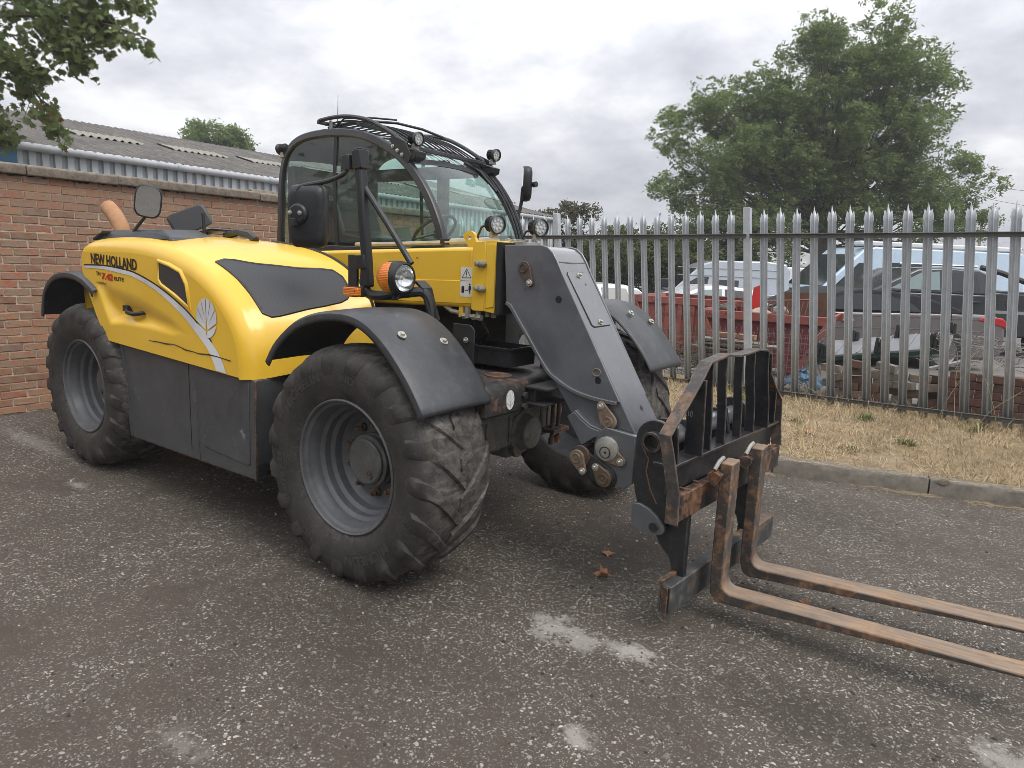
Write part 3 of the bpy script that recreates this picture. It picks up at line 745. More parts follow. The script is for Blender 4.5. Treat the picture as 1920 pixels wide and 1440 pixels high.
for zz in (.985, .925):
    q.cyl((.55, -.415, zz - .02), (.575, -.415, zz - .02), .020, 6)
q.build('tie_bracket', DARK, cr_, bev=.003)
q = MB()
for yy in (.30, .37): q.cyl((.30, yy, .53), (.30, yy, .86), .014, 10); q.cyl((.30, yy, .50), (.30, yy, .545), .02, 6)
q.box(.24, .35, .25, .43, .585, .61); q.box(.24, .35, .24, .42, .86, .90); q.build('clamp_bolt', RUSTY, TH)
bt = MB(); bt.box(.02, .40, -.345, -.10, 1.085, 1.092); bt.box(.02, .40, -.350, -.343, 1.085, 1.19); bt.box(.397, .404, -.35, -.10, 1.085, 1.19); bt.box(.02, .40, -.105, -.098, 1.085, 1.19); bt.box(.016, .024, -.35, -.10, 1.085, 1.19)
bt.box(.01, .412, -.358, -.348, 1.178, 1.192); bt.box(.402, .413, -.358, -.09, 1.178, 1.192)
for k in range(5): bt.box(.04 + k * .075, .046 + k * .075, -.3525, -.35, 1.09, 1.18)
bt.build('black_tray', BLK, TH, bev=.003)
q = MB(); q.prism([(.0, 1.05), (.16, 1.05), (.16, 1.27), (.13, 1.30), (.0, 1.30)], -.36, -.35); q.prism([(.36, 1.05), (.75, 1.05), (.72, 1.13), (.64, 1.19), (.5, 1.20), (.40, 1.20)], .02, .04)
q.box(-.5, .15, -.05, .1, 1.0, 1.6); q.build('boom_support', DARK, TH, bev=.004)
bolt(TH, (.10, -.362, 1.21), (0, -1, 0), .013); bolt(TH, (.56, .018, 1.14), (0, -1, 0), .013)
# ------------------------------------------------------------------ boom
BY0, BY1 = -.300, .005
bm = MB(); bm.prism([(-3.15, 1.60), (.092, 1.738), (.092, 1.392), (-3.15, 1.27)], BY0, BY1); boom = bm.build('boom', YEL, TH, bev=.022, seg=3)
q = MB(); q.prism([(-3.1, 1.43), (.0915, 1.548), (.0915, 1.415), (-3.1, 1.30)], BY0 - .0035, BY0 + .002); q.build('boom_side_plate', YEL, boom, bev=.003)
q = MB(); q.prism([(.094, 1.386), (.094, 1.745), (.11, 1.765), (.187, 1.772), (.187, 1.380), (.11, 1.378)], BY0 - .018, BY1 + .018); q.prism([(.187, 1.380), (.187, 1.772), (.272, 1.774), (.272, 1.372)], BY0 - .018, BY1 + .018)
q.prism([(.20, 1.395), (.20, 1.755), (.262, 1.757), (.262, 1.41)], BY0 - .0225, BY0 - .016)
q.build('boom_collar', YEL, boom, bev=.008)
q = MB(); q.rings([[(x, y, z) for y, z in ((BY0 - .03, 1.37), (BY0 - .03, 1.765), (BY1 + .03, 1.765), (BY1 + .03, 1.37))] for x in (.273, .305)]); q.build('wear_seal', paint('foam_seal', (.018, .018, .018), .9, scale=60, bump=1.0), boom)
ey = MB(); n = 20
ey_o = [(.04 + .042 * math.cos(a), 1.795 + .030 * math.sin(a)) for a in (lerp(R(-10), R(190), i / n) for i in range(n + 1))]
out = [(.115, 1.738)] + ey_o + [(-.04, 1.734)]; inn = [(.075, 1.762)] + [(.04 + .018 * math.cos(a), 1.793 + .016 * math.sin(a)) for a in (lerp(R(-10), R(190), i / n) for i in range(n + 1))] + [(.005, 1.762)]
inn = [(.04 + .018 * math.cos(lerp(R(-90), R(270), i / (n + 2))), 1.790 + .017 * math.sin(lerp(R(-90), R(270), i / (n + 2)))) for i in range(n + 3)]
ot2 = [(.04 + .0001, 1.735)] + [(.115, 1.738)] + ey_o + [(-.04, 1.734)]
ot2 = ot2[:n + 3] if len(ot2) >= n + 3 else ot2
for yy in (0,):
    a = [(x, BY0 + .012, z) for x, z in ot2]; b = [(x, BY0 + .034, z) for x, z in ot2]; c = [(x, BY0 + .034, z) for x, z in inn[:len(ot2)]]; d = [(x, BY0 + .012, z) for x, z in inn[:len(ot2)]]
    ey.rings([a, b, c, d, a], True, False)
ey.build('lifting_eye', YEL, boom, smooth=30)
def fitting(x, z, par):
    q = MB(); A = (Vector((1, 0, 0)), Vector((0, 0, 1)), Vector((0, -1, 0))); o = (x, BY0 - .018, z)
    q.lathe([(.018, 0), (.018, .012), (.013, .013), (.013, .024), (.016, .025), (.016, .034), (.009, .036), (.008, .042), (0, .042)], 8, o, A); q.build('hydraulic_fitting', STEELG, par, smooth=20)
for x in (.148, .183):
    for z in (1.645, 1.507): fitting(x, z, boom)
st = MB(); st.box(.0, .090, BY0 - .0052, BY0 - .004, 1.452, 1.622); stk = st.build('warning_sticker', paint('sticker_white', (.72, .71, .66), .45, scale=12, vary=.08, dirt=(.5, .45, .3), dirt_amt=.25), boom)
q = MB(); y_ = BY0 - .0062
def flatpoly(P): q.add([(x, y_, z) for x, z in P], [tuple(range(len(P)))])
def fbar(a, b, w):
    d = Vector((b[0] - a[0], b[1] - a[1])).normalized(); nx, nz = -d.y * w / 2, d.x * w / 2
    flatpoly([(a[0] + nx, a[1] + nz), (b[0] + nx, b[1] + nz), (b[0] - nx, b[1] - nz), (a[0] - nx, a[1] - nz)])
T3 = [(.012, 1.560), (.078, 1.562), (.045, 1.612)]
for i in range(3): fbar(T3[i], T3[(i + 1) % 3], .0035)
fbar((.045, 1.598), (.045, 1.577), .005); fbar((.045, 1.573), (.045, 1.568), .005); fbar((.0, 1.543), (.090, 1.545), .0018)
flatpoly([(.010, 1.475), (.030, 1.475), (.030, 1.512), (.010, 1.512)]); fbar((.036, 1.490), (.058, 1.490), .0025); flatpoly([(.034, 1.490), (.040, 1.495), (.040, 1.485)]); flatpoly([(.060, 1.490), (.054, 1.495), (.054, 1.485)])
flatpoly([(.071 + .0055 * math.cos(a), 1.524 + .0065 * math.sin(a)) for a in (2 * math.pi * i / 12 for i in range(12))]); flatpoly([(.063, 1.516), (.079, 1.516), (.080, 1.493), (.076, 1.493), (.076, 1.470), (.072, 1.470), (.071, 1.49), (.070, 1.470), (.066, 1.470), (.066, 1.493), (.062, 1.493)])
flatpoly([(.006, 1.456), (.018, 1.456), (.018, 1.466), (.006, 1.466)]) if 0 else None
q.build('warning_symbols', INK, stk, smooth=0, recalc=False)
q = MB(); q.box(-.35, -.345, BY0 - .012, BY0, 1.66, 1.664)
q.build('clip', RUSTY, boom)
# hydraulic pipes below the collar
q = MB(); q.box(-.02, .01, -.29, -.25, 1.33, 1.40); q.build('pipe_bracket', YEL, boom)
q = MB(); q.tube([(-.15, -.27, 1.39), (-.08, -.28, 1.36), (-.02, -.285, 1.355)], .014, 8); q.tube([(.0, -.285, 1.34), (.05, -.29, 1.345), (.12, -.29, 1.335)], .012, 8); q.cyl((.05, -.29, 1.395), (.05, -.29, 1.33), .018, 8); q.cyl((.12, -.28, 1.395), (.12, -.28, 1.325), .016, 8)
for x in (.03, .10, .14): q.cyl((x - .012, -.29, 1.34), (x + .012, -.29, 1.34), .019, 6)
for x in (.17, .215): q.cyl((x, -.26, 1.375), (x, -.26, 1.345), .016, 6)
q.build('hydraulic_pipes', paint('pipe_beige', (.33, .31, .25), .5, scale=20, dirt=(.1, .09, .07), dirt_amt=.5), boom)
q = MB(); q.tube([(.12, -.26, 1.33), (.14, -.22, 1.25), (.05, -.15, 1.18), (-.1, -.1, 1.2)], .012, 8); q.tube([(.05, -.26, 1.33), (.02, -.2, 1.22), (-.15, -.1, 1.25)], .014, 8); q.build('hose', BLK, boom)

# boom head, dropped to the ground
HA = [(.318, 1.752), (.555, 1.758), (.595, 1.748), (.632, 1.720), (.660, 1.680), (.690, 1.625), (1.072, .992), (.985, .985), (.944, .988), (.87, .998), (.787, 1.018), (.70, 1.058), (.631, 1.106), (.379, 1.424), (.345, 1.435)]
HB = [(.318, 1.745), (.553, 1.750), (.592, 1.741), (.628, 1.713), (.655, 1.675), (.686, 1.62), (1.172, .838), (1.185, .80), (1.185, .60), (1.10, .565), (1.0, .62), (.985, .78), (.875, .745), (.80, .875), (.64, 1.09), (.379, 1.43), (.345, 1.44)]
HY, HZ = -.318, -.005
hb = MB(); hb.prism(HB, HY + .010, HZ - .010); head = hb.build('boom_head', BOOMG, TH, bev=.006)
for y0, y1 in ((HY - .002, HY + .012), (HZ - .012, HZ + .002)):
    q = MB(); q.prism(HA, y0, y1); q.build('head_side_plate', BOOMG, head, bev=.004)
    q = MB(); q.strip([(x, (y0 + y1) / 2 + (-.004 if y0 < -.1 else .004), z) for x, z in [(.350, 1.44), (.382, 1.424)] + curve([(.382, 1.424), (.50, 1.272), (.631, 1.108), (.70, 1.060), (.787, 1.020), (.87, 1.0), (.95, .990), (1.06, .985)], 24)], .034, .018, (0, 1, 0)); q.build('head_flange', BOOMG, head, smooth=50, bev=.003)
q = MB(); fx = (.655, 1.675); FA = (Vector((.686, 0, 1.62)), Vector((1.172, 0, .838)))
dn = (FA[1] - FA[0]).normalized(); fn_ = Vector((-dn.z, 0, dn.x)); fn_ = fn_ if fn_.x > 0 else -fn_
def face_pt(s, y, o): return FA[0] + dn * s + Vector((0, y, 0)) + fn_ * o
PL = [(.0, -.268), (.005, -.085), (.015, -.065), (.30, -.050), (.325, -.062), (.33, -.08), (.33, -.235), (.318, -.262), (.0, -.272)]
PL = [(.010, -.262), (.0, -.250), (.0, -.085), (.012, -.070), (.305, -.055), (.320, -.068), (.322, -.235), (.310, -.252)]
q.rings([[face_pt(s, y, o) for s, y in PL] for o in (-.002, .006)]); cvp = q.build('access_cover', BOOMG, head, bev=.002)
q = MB(); q.tube([face_pt(s, y, .001) for s, y in PL + PL[:1]], .004, 6); q.build('cover_gap', INK, cvp)
for s in (.022, .30): bolt(cvp, face_pt(s, -.16, .006), fn_, .012)
def dark_hole(p, n, r, par, name='hole', rim=True):
    n = Vector(n).normalized(); a = n.orthogonal().normalized(); b = n.cross(a)
    q = MB(); q.lathe([(r, .0012), (0, .0012)], 18, p, (a, b, n)); return q.build(name, INK, par, smooth=0, recalc=False)
dark_hole((.683, HY - .002, 1.48), (0, -1, 0), .019, head); dark_hole((.945, HY - .002, 1.087), (0, -1, 0), .018, head); dark_hole((.47, HY - .002, 1.52), (0, -1, 0), .004, head)
dark_hole(face_pt(.075, -.13, .006), fn_, .006, head); dark_hole(face_pt(.80, -.13, .0), fn_, .015, head)
q = MB(); q.tube([(.935 + .024 * math.cos(a), HY - .003, 1.127 + .019 * math.sin(a)) for a in (2 * math.pi * i / 16 for i in range(17))], .004, 6); q.build('weld_ring', paint('weld_tan', (.16, .13, .10), .7, scale=30), head)
q = MB(); q.strip([face_pt(-.06, -.29, .002), face_pt(-.055, -.16, .003), face_pt(-.06, -.03, .002)], .006, .006, (0, 0, 1)); q.build('weld_seam', BOOMG, head)
def teardrop(A, ra, B, rb, n=16):
    d = Vector((B[0] - A[0], B[1] - A[1])); L = d.length; a0 = math.atan2(d.y, d.x); k = math.acos(max(-1, min(1, (ra - rb) / L)))
    P = [(A[0] + ra * math.cos(a0 + k + (2 * math.pi - 2 * k) * i / n), A[1] + ra * math.sin(a0 + k + (2 * math.pi - 2 * k) * i / n)) for i in range(n + 1)]
    P += [(B[0] + rb * math.cos(a0 - k + 2 * k * i / n), B[1] + rb * math.sin(a0 - k + 2 * k * i / n)) for i in range(n + 1)]
    return P
def pin(A, ra, B, rb, y, par, m=PINM, disc=True):
    q = MB(); q.prism(teardrop(A, ra, B, rb), y - .016, y); p = q.build('pivot_pin', m, par, smooth=40, bev=.003)
    if disc:
        q = MB(); q.lathe([(ra * .62, .016), (ra * .60, .024), (ra * .50, .024), (ra * .48, .020), (ra * .15, .020), (ra * .12, .024), (0, .024)], 24, (A[0], y, A[1]), (Vector((1, 0, 0)), Vector((0, 0, 1)), Vector((0, -1, 0)))); q.build('pin_boss', m, p, smooth=30)
    bolt(p, (B[0], y - .016, B[1]), (0, -1, 0), .014)
    return p
pin((.462, 1.632), .038, (.503, 1.556), .020, HY - .002, head, m=paint('pin_brown', (.085, .058, .045), .6, scale=18, vary=.3, dirt=(.12, .06, .04), dirt_amt=.6))
# nose plates and links
NP = [(.985, .835), (1.02, .862), (1.19, .845), (1.19, .60), (1.15, .565), (1.085, .56), (1.07, .575), (1.0, .62), (.965, .70), (.962, .77)]
for y0, y1 in ((-.350, -.322), (.0, .028)):
    q = MB(); q.prism(NP, y0, y1); q.build('nose_plate', BOOMG, head, bev=.005)
GP = [(.785, .878), (.832, .912), (.87, .88), (.93, .845), (.992, .835), (1.0, .81), (.955, .79), (.885, .735)]
q = MB(); q.prism(GP, -.345, -.05); q.build('guide_plate', BOOMG, head, bev=.006)
q = MB(); q.strip([(.832, -.20, .915), (.87, -.20, .884), (.93, -.20, .850), (.995, -.20, .838)], .29, .012, (0, 1, 0)); q.build('guide_lip', BOOMG, head, bev=.003)
q = MB(); q.prism(teardrop((.889, .68), .052, (1.047, .602), .058), -.365, -.345); q.prism(teardrop((.889, .68), .05, (1.06, .75), .04), -.24, -.22); q.prism(teardrop((.889, .68), .052, (1.047, .602), .058), .02, .04)
q.cyl((.889, -.38, .68), (.889, .06, .68), .045, 20); q.cyl((1.047, -.375, .602), (1.047, .05, .602), .05, 20); q.box(.86, 1.15, -.30, -.02, .58, .72); q.build('tilt_link', DARK, head, bev=.004)
pin((1.026, .887), .046, (.980, .962), .024, -.325, head); pin((1.040, .737), .052, (1.124, .703), .026, -.352, head)
q = MB(); q.lathe([(.062, 0), (.062, .02), (.052, .024), (0, .024)], 24, (1.043, -.352, .755), (Vector((1, 0, 0)), Vector((0, 0, 1)), Vector((0, -1, 0)))); q.build('pin_collar', STEELG, head, smooth=30)
pin((.888, .682), .042, (.928, .620), .019, -.380, head); pin((1.047, .604), .045, (1.0, .655), .020, -.376, head, m=paint('pin_brown2', (.10, .07, .045), .6, scale=18, vary=.3))
q = MB(); q.lathe([(.056, 0), (.056, .014), (.05, .016), (0, .016)], 24, (.9, -.366, .69), (Vector((1, 0, 0)), Vector((0, 0, 1)), Vector((0, -1, 0)))); q.build('pin_collar', RUSTY, head, smooth=30)

# ------------------------------------------------------------------ fork carriage (turned slightly towards the camera)
FC = empty('fork_carriage', (1.575, 0, 0), TH)
_w = Vector((1, -.08, 0)).normalized(); _u = Vector((.08, 1, 0)).normalized()
CMX = Matrix(((_w.x, _u.x, 0, 1.575), (_w.y, _u.y, 0, 0), (0, 0, 1, 0), (0, 0, 0, 1)))
def CL(w, u, z): return CMX @ Vector((w, u, z))
q = MB(); q.box(-.060, .0, -.585, .705, .108, .246, CMX); lb = q.build('lower_bar', chipped('bar_paint', (.045, .050, .052), .55, rust=(.15, .085, .045), lo=.53, scale=6, dust_amt=.5), FC, bev=.004)
q = MB(); q.box(-.052, -.008, -.5855, -.5845, .118, .236, CMX); q.build('open_end', INK, lb, smooth=0)  # black inset painted for the shaded hollow inside the bar
q = MB(); q.bar(CL(-.03, -.588, .24), CL(-.03, -.588, .112), .008, .03, _w); q.bar(CL(-.055, -.59, .255), CL(-.055, -.45, .253), .02, .02); q.build('bar_weld', RUSTY, lb)
q = MB(); q.box(-.048, .0, -.620, .672, .556, .680, CMX)
tr = q.build('top_rail', chipped('rail_rust', (.019, .019, .021), .45, rust=(.17, .080, .040), lo=.51, scale=6.5), FC, bev=.004)
for u_ in (-.50, -.36, .20, .5):
    q = MB(); q.box(-.048, -.02, u_, u_ + .016, .680, .690, CMX); q.build('rail_notch', RUSTY, tr)
DC = (-.195, .872)
SPL = [(-.295, .86), (-.300, .70), (-.27, .60), (-.25, .54), (-.112, .47), (-.112, .86)] 
SPL = [(DC[0] + .10 * math.cos(a), DC[1] + .10 * math.sin(a)) for a in (lerp(R(-10), R(190), i / 18) for i in range(19))] + [(-.302, .72), (-.282, .60), (-.255, .535), (-.18, .50), (-.112, .46), (-.106, .80)]
LOB = [(-.285, .553), (-.24, .562), (-.19, .548), (-.145, .52), (-.112, .485), (-.102, .462), (-.11, .443), (-.135, .434), (-.18, .430), (-.23, .430), (-.275, .437)]
for u0, s in ((-.47, -1), (.40, 1)):
    q = MB(); q.prism(SPL, u0 - .013, u0 + .013, 'Y', CMX); p = q.build('side_plate', CARR, FC, smooth=40, bev=.004)
    q = MB(); q.prism(LOB, u0 + s * .014, u0 + s * .034, 'Y', CMX); q.build('lock_plate', BOOMG, p, smooth=40, bev=.003)
    A = (Vector(_w), Vector((0, 0, 1)), _u * s)
    q = MB(); q.lathe([(.050, 0), (.051, .035), (.048, .042), (.038, .043), (.035, .038), (.035, -.02), (0, -.02)], 32, CL(DC[0], u0 + s * .012, DC[1]), A); q.build('pin_bush', CARR, p, smooth=35)
    q = MB(); q.lathe([(.035, .0), (.034, -.018), (0, -.0185)], 24, CL(DC[0], u0 + s * .030, DC[1]), A); q.build('bush_bore', RUSTY, p)
    q = MB(); q.lathe([(.026, 0), (.026, .004), (.02, .006), (0, .006)], 20, CL(-.155, u0 + s * .034, .468), A); q.build('lock_pin', CARR, p)
    q = MB(); q.tube([CL(a, u0 + s * .0145, b) for a, b in ((-.262, .845), (-.235, .80), (-.22, .78), (-.228, .72), (-.20, .64), (-.16, .575))], .0035, 5); q.build('scrape', flat('bare_scrape', (.20, .10, .05), .7), p)
    q = MB(); q.prism([(-.185, .50), (-.18, .43), (-.148, .37), (-.092, .315), (-.078, .27), (-.076, .17), (-.012, .17), (-.012, .556), (-.06, .60)], u0 + s * -.055, u0 + s * -.02, 'Y', CMX); q.build('carriage_leg', CARR, FC, smooth=40, bev=.004)
q = MB(); q.tube([CL(DC[0], -.46, DC[1]), CL(DC[0], .40, DC[1])], .052, 24); q.build('cross_tube', BOOMG, FC)
q = MB(); q.prism([(-.30, .93), (-.14, .95), (-.11, .82), (-.12, .56), (-.26, .5)], -.26, -.235, 'Y', CMX); q.prism([(-.30, .93), (-.14, .95), (-.11, .82), (-.12, .56), (-.26, .5)], .17, .195, 'Y', CMX); q.box(-.13, -.11, -.46, .39, .48, .80, CMX); q.build('hitch_body', CARR, FC, bev=.004)
q = MB(); q.box(-.135, -.032, -.605, .665, .800, .814, CMX); q.box(-.068, -.056, -.605, .665, .680, .800, CMX); q.build('shelf_plate', CARR, FC, bev=.003)
GO = [(-.010, -.622, .556), (-.018, -.622, .70), (-.048, -.624, .85), (-.072, -.624, .95), (-.070, -.52, 1.045), (-.060, -.40, 1.165), (-.055, -.315, 1.246), (-.05, -.25, 1.256), (-.045, -.15, 1.272), (-.045, -.02, 1.258), (-.045, .10, 1.258), (-.045, .23, 1.268), (-.045, .34, 1.258), (-.05, .44, 1.228), (-.05, .47, 1.12), (-.05, .55, 1.04), (-.05, .67, .95), (-.045, .70, .80), (-.02, .672, .68)]
gpts = [CL(w_ + .004 * math.sin(i * 1.7), u_ , z_) for i, (w_, u_, z_) in enumerate(GO)]
q = MB(); q.strip(gpts, .060, .011, _w); gd = q.build('guard_frame', chipped('guard_worn', (.050, .045, .042), .5, rust=(.15, .095, .065), lo=.52, scale=6, dust_amt=.35), FC, smooth=30, bev=.002)
for ub, ut, zt, wd_ in ((-.560, -.585, .985, .05), (-.36, -.385, 1.175, .09), (-.225, -.275, 1.248, .045), (-.06, -.125, 1.268, .045), (.14, .075, 1.255, .045), (.315, .225, 1.262, .05), (.48, .375, 1.245, .085)):
    q = MB(); pp = curve([(ub, .812), (lerp(ub, ut, .25), lerp(.812, zt, .35)), (lerp(ub, ut, .8), lerp(.812, zt, .7)), (ut, zt)], 8)
    q.strip([CL(-.058, a, b) for a, b in pp], wd_, .012, _w); q.build('guard_bar', CARR, FC, smooth=30, bev=.002)
q = MB(); q.strip([CL(-.05, .49, .815), CL(-.05, .60, .815), CL(-.05, .68, .815)], .05, .010, _w); q.strip([CL(-.05, .60, .82), CL(-.05, .585, 1.01)], .05, .011, _w); q.build('guard_bar', CARR, FC)
v, f = text_faces('210', .040, -.001, .8); q = MB(); q.add([CL(-.058 - .0455 + b * 0 - .0, -.392 + 0, 0) + _w * (a * .9) + Vector((0, -.008, 1.00 + b)) for a, b, _ in v], f); q.build('paint_mark', flat('faded_marker', (.35, .35, .34), .7), FC, smooth=0, recalc=False)
FORKM = chipped('fork_steel', (.050, .042, .037), .62, rust=(.165, .095, .056), lo=.50, scale=9, dust=(.24, .19, .15), dust_amt=.40)
def fork_tops():  # upward faces coloured paler: sunlit tan painted in along with settled dust
    t = FORKM.node_tree; b = [n for n in t.nodes if n.type == 'BSDF_PRINCIPLED'][0]; src = b.inputs['Base Color'].links[0].from_socket
    g = t.nodes.new('ShaderNodeNewGeometry'); s = t.nodes.new('ShaderNodeSeparateXYZ'); t.links.new(g.outputs['Normal'], s.inputs[0])
    n = t.nodes.new('ShaderNodeTexNoise'); n.inputs['Scale'].default_value = 8; n.inputs['Detail'].default_value = 8
    m = t.nodes.new('ShaderNodeMath'); m.operation = 'MULTIPLY'; m.use_clamp = True; t.links.new(s.outputs[2], m.inputs[0]); t.links.new(n.outputs[0], m.inputs[1])
    x = t.nodes.new('ShaderNodeMix'); x.data_type = 'RGBA'; t.links.new(m.outputs[0], x.inputs[0]); t.links.new(src, x.inputs[6]); x.inputs[7].default_value = (.40, .285, .19, 1); t.links.new(x.outputs[2], b.inputs['Base Color'])
fork_tops()
def fork(u0, P0, P1):
    """Shank and blade as one bent bar; P0 heel corner, P1 far top corner, both on the right edge."""
    d = Vector(P1) - Vector(P0); L = d.length; yaw = math.atan2(d.y, d.x); tl = d.z / math.hypot(d.x, d.y)
    M = Matrix.Translation((P0[0], P0[1], P0[2])) @ Matrix.Rotation(yaw, 4, 'Z')
    top = [(-.030, .622 + .012), (.020 - .044, .634)]
    prof = [(-.085, .63), (-.083, .20), (-.080, .03), (-.072, -.02), (-.055, -.045), (-.030, -.055)]
    for s in (.15, .3, .5, .7, .9, 1.1, 1.22): prof.append((s, s * tl - lerp(.055, .014, s / 1.22)))
    prof.append((1.235, 1.235 * tl - .004)); prof.append((1.22, 1.22 * tl))
    for s in (1.0, .8, .6, .4, .2, .05): prof.append((s, s * tl))
    prof += [(.015, .002), (-.005, .012), (-.018, .030), (-.024, .055), (-.026, .63)]
    q = MB(); q.prism(prof, 0, .122, 'Y', M); fk = q.build('fork', FORKM, FC, smooth=40, bev=.006)
    q = MB(); q.box(-.10, -.03, .02, .10, .55, .60, M) if 0 else q.rings([[M @ Vector((-.085 - .05 * math.cos(a) * 0 + .030 * math.cos(a) * (1 + .3 * math.sin(3 * a)) - .012, y + .012, .560 + .032 * math.sin(a))) for a in (2 * math.pi * i / 10 for i in range(10))] for y in (-.055, -.04, .0, .02)])
    q.build('fork_hook', RUSTY, fk, smooth=50)
    q = MB(); q.tube([M @ Vector((-.10, -.03, .60)), M @ Vector((-.09, .0, .635)), M @ Vector((-.08, .03, .65))], .010, 8); q.build('latch_pin', STEELG, fk)
fork(0, (1.690, -.307, .160), (2.824, -.266, .198)); fork(0, (1.716, .074, .160), (2.830, .158, .198))

# ------------------------------------------------------------------ cab
CAB = empty('cab', (-1.4, .57, .9), TH)
CP = [(-2.285, 1.70), (-2.265, 1.95), (-2.245, 2.20), (-2.20, 2.37), (-2.12, 2.465), (-2.0, 2.52), (-1.80, 2.543), (-1.55, 2.538), (-1.295, 2.502), (-1.05, 2.412), (-.854, 2.288), (-.69, 2.115), (-.58, 1.935), (-.52, 1.78), (-.485, 1.60), (-.47, 1.30)]
CC = curve(CP, 90); CYR, CYL = .115, 1.03
for y in (CYR, CYL):
    q = MB(); s = -1 if y < .5 else 1
    n_ = len(CC); rr = []
    for i, (x, z) in enumerate(CC):
        a, b = CC[min(i + 1, n_ - 1)], CC[max(i - 1, 0)]; tx, tz = a[0] - b[0], a[1] - b[1]; L = math.hypot(tx, tz); nx, nz = -tz / L, tx / L
        rr.append([(x + nx * o, y + s * dy, z + nz * o) for o, dy in ((.028, -.02), (.028, .006), (.020, .018), (-.020, .024), (-.030, .016), (-.030, -.02))])
    q.rings(rr); q.build('cab_frame', FRAMEM, CAB, smooth=45)
    gl_ = [(x, z) for x, z in CC if z > 1.71][1:]; 
    q = MB(); q.add([(x, y + s * .004, z) for x, z in gl_] + [], [tuple(range(len(gl_)))]); gp = q.build('side_glass', GLASS, CAB, smooth=0, recalc=False)
    q = MB(); q.strip([(-1.575, y + s * .010, 1.72), (-1.60, y + s * .010, 2.2), (-1.575, y + s * .010, 2.535)], .035, .006, (1, 0, 0)); q.build('window_divider', BLK, CAB)
    q = MB(); q.box(-2.29, -.48, y - .02, y + .02, 1.66, 1.725); q.build('cab_sill', FRAMEM, CAB, bev=.006)
def surf(name, x0, x1, m, y0=CYR, y1=CYL, off=0.0, bow=.03, parent=CAB):
    P = [(x, z) for x, z in curve(CP[3:], 160) if x0 <= x <= x1]
    q = MB(); q.grid(lambda u, v: (P[int(round(u * (len(P) - 1)))][0] + bow * .3 * math.sin(math.pi * v), lerp(y0, y1, v), P[int(round(u * (len(P) - 1)))][1] + off + bow * math.sin(math.pi * v)), len(P) - 1, 12)
    return q.build(name, m, parent, smooth=60)
surf('roof_panel', -2.2, -1.66, FRAMEM); surf('roof_glass', -1.66, -.90, GLASSF); surf('header_band', -.905, -.845, BLK, off=.004); surf('windscreen', -.85, -.484, GLASSF)
q = MB(); q.grid(lambda u, v: (lerp(-2.285, -2.21, u), lerp(CYR, CYL, v), lerp(1.70, 2.36, u)), 4, 4); q.build('rear_glass', GLASS, CAB)
q = MB(); q.prism([(-2.28, .82), (-.62, .82), (-.47, 1.10), (-.47, 1.68), (-2.28, 1.68)], CYR, CYL); q.build('cab_lower_body', DARK, CAB, bev=.01)
q = MB(); q.box(-1.36, -1.26, CYL - .06, CYL - .01, 1.70, 2.45); q.box(-2.2, -.95, CYL - .07, CYL - .02, 2.30, 2.40); q.box(-2.20, -2.12, CYR + .02, CYL, 1.70, 2.33); q.build('inner_pillar', DARK, CAB, bev=.008)
q = MB()
q.prism([(-1.98, 1.70), (-1.55, 1.70), (-1.52, 1.80), (-1.80, 1.84), (-1.95, 2.20), (-2.05, 2.19)], .36, .80); q.prism([(-1.97, 2.22), (-1.91, 2.22), (-1.93, 2.38), (-1.98, 2.38)], .47, .69); seat = q.build('driver_seat', BLK, CAB, bev=.03, seg=3)
q = MB(); q.prism([(-.95, 1.68), (-.60, 1.68), (-.60, 1.78), (-.80, 1.80), (-.95, 1.72)], .22, .95); q.build('dashboard', BLK, CAB, bev=.015)
q = MB(); q.cyl((-.82, .56, 1.70), (-.98, .56, 1.84), .03, 10); A = (Vector((0, 1, 0)), Vector((.75, 0, .66)), Vector((-.66, 0, .75)))
for k in range(28):
    a0, a1 = 2 * math.pi * k / 28, 2 * math.pi * (k + 1) / 28; c = Vector((-1.0, .56, 1.855))
    q.cyl(c + (A[0] * math.cos(a0) + A[1] * math.sin(a0)) * .18, c + (A[0] * math.cos(a1) + A[1] * math.sin(a1)) * .18, .013, 6)
for a in (R(90), R(210), R(330)): q.cyl((-1.0, .56, 1.845), Vector((-1.0, .56, 1.855)) + (A[0] * math.cos(a) + A[1] * math.sin(a)) * .18, .012, 6)
q.build('steering_wheel', BLK, CAB)
q = MB(); q.add([(-1.62, CYL - .03, 1.74), (-1.56, CYL - .03, 1.74), (-1.56, CYL - .03, 1.93), (-1.62, CYL - .03, 1.93)], [(0, 1, 2, 3)]); q.build('notice', flat('yellow_notice', (.62, .60, .04), .6), CAB, smooth=0)
q = MB(); q.add([(-1.88, CYL - .035, 1.74), (-1.66, CYL - .035, 1.74), (-1.66, CYL - .035, 1.83), (-1.70, CYL - .035, 1.92), (-1.88, CYL - .035, 1.90)], [(0, 1, 2, 3, 4)]); q.add([(-1.50, CYL - .035, 1.74), (-1.12, CYL - .035, 1.74), (-1.12, CYL - .035, 1.94), (-1.50, CYL - .035, 1.92)], [(0, 1, 2, 3)]); q.build('notice', flat('paper_notice', (.50, .52, .44), .7), CAB, smooth=0)
q = MB(); q.tube([(-1.30, .055, 1.735), (-.85, .055, 1.748), (-.43, .055, 1.765)], .016, 8); q.tube([(-.40, .02, 1.768), (-.20, .02, 1.775), (.02, .0, 1.785)], .022, 8); q.build('sill_rail', CREAM, CAB)
q = MB(); q.box(-.44, -.36, .0, .07, 1.752, 1.792); q.build('rail_clamp', BLK, CAB, bev=.004)
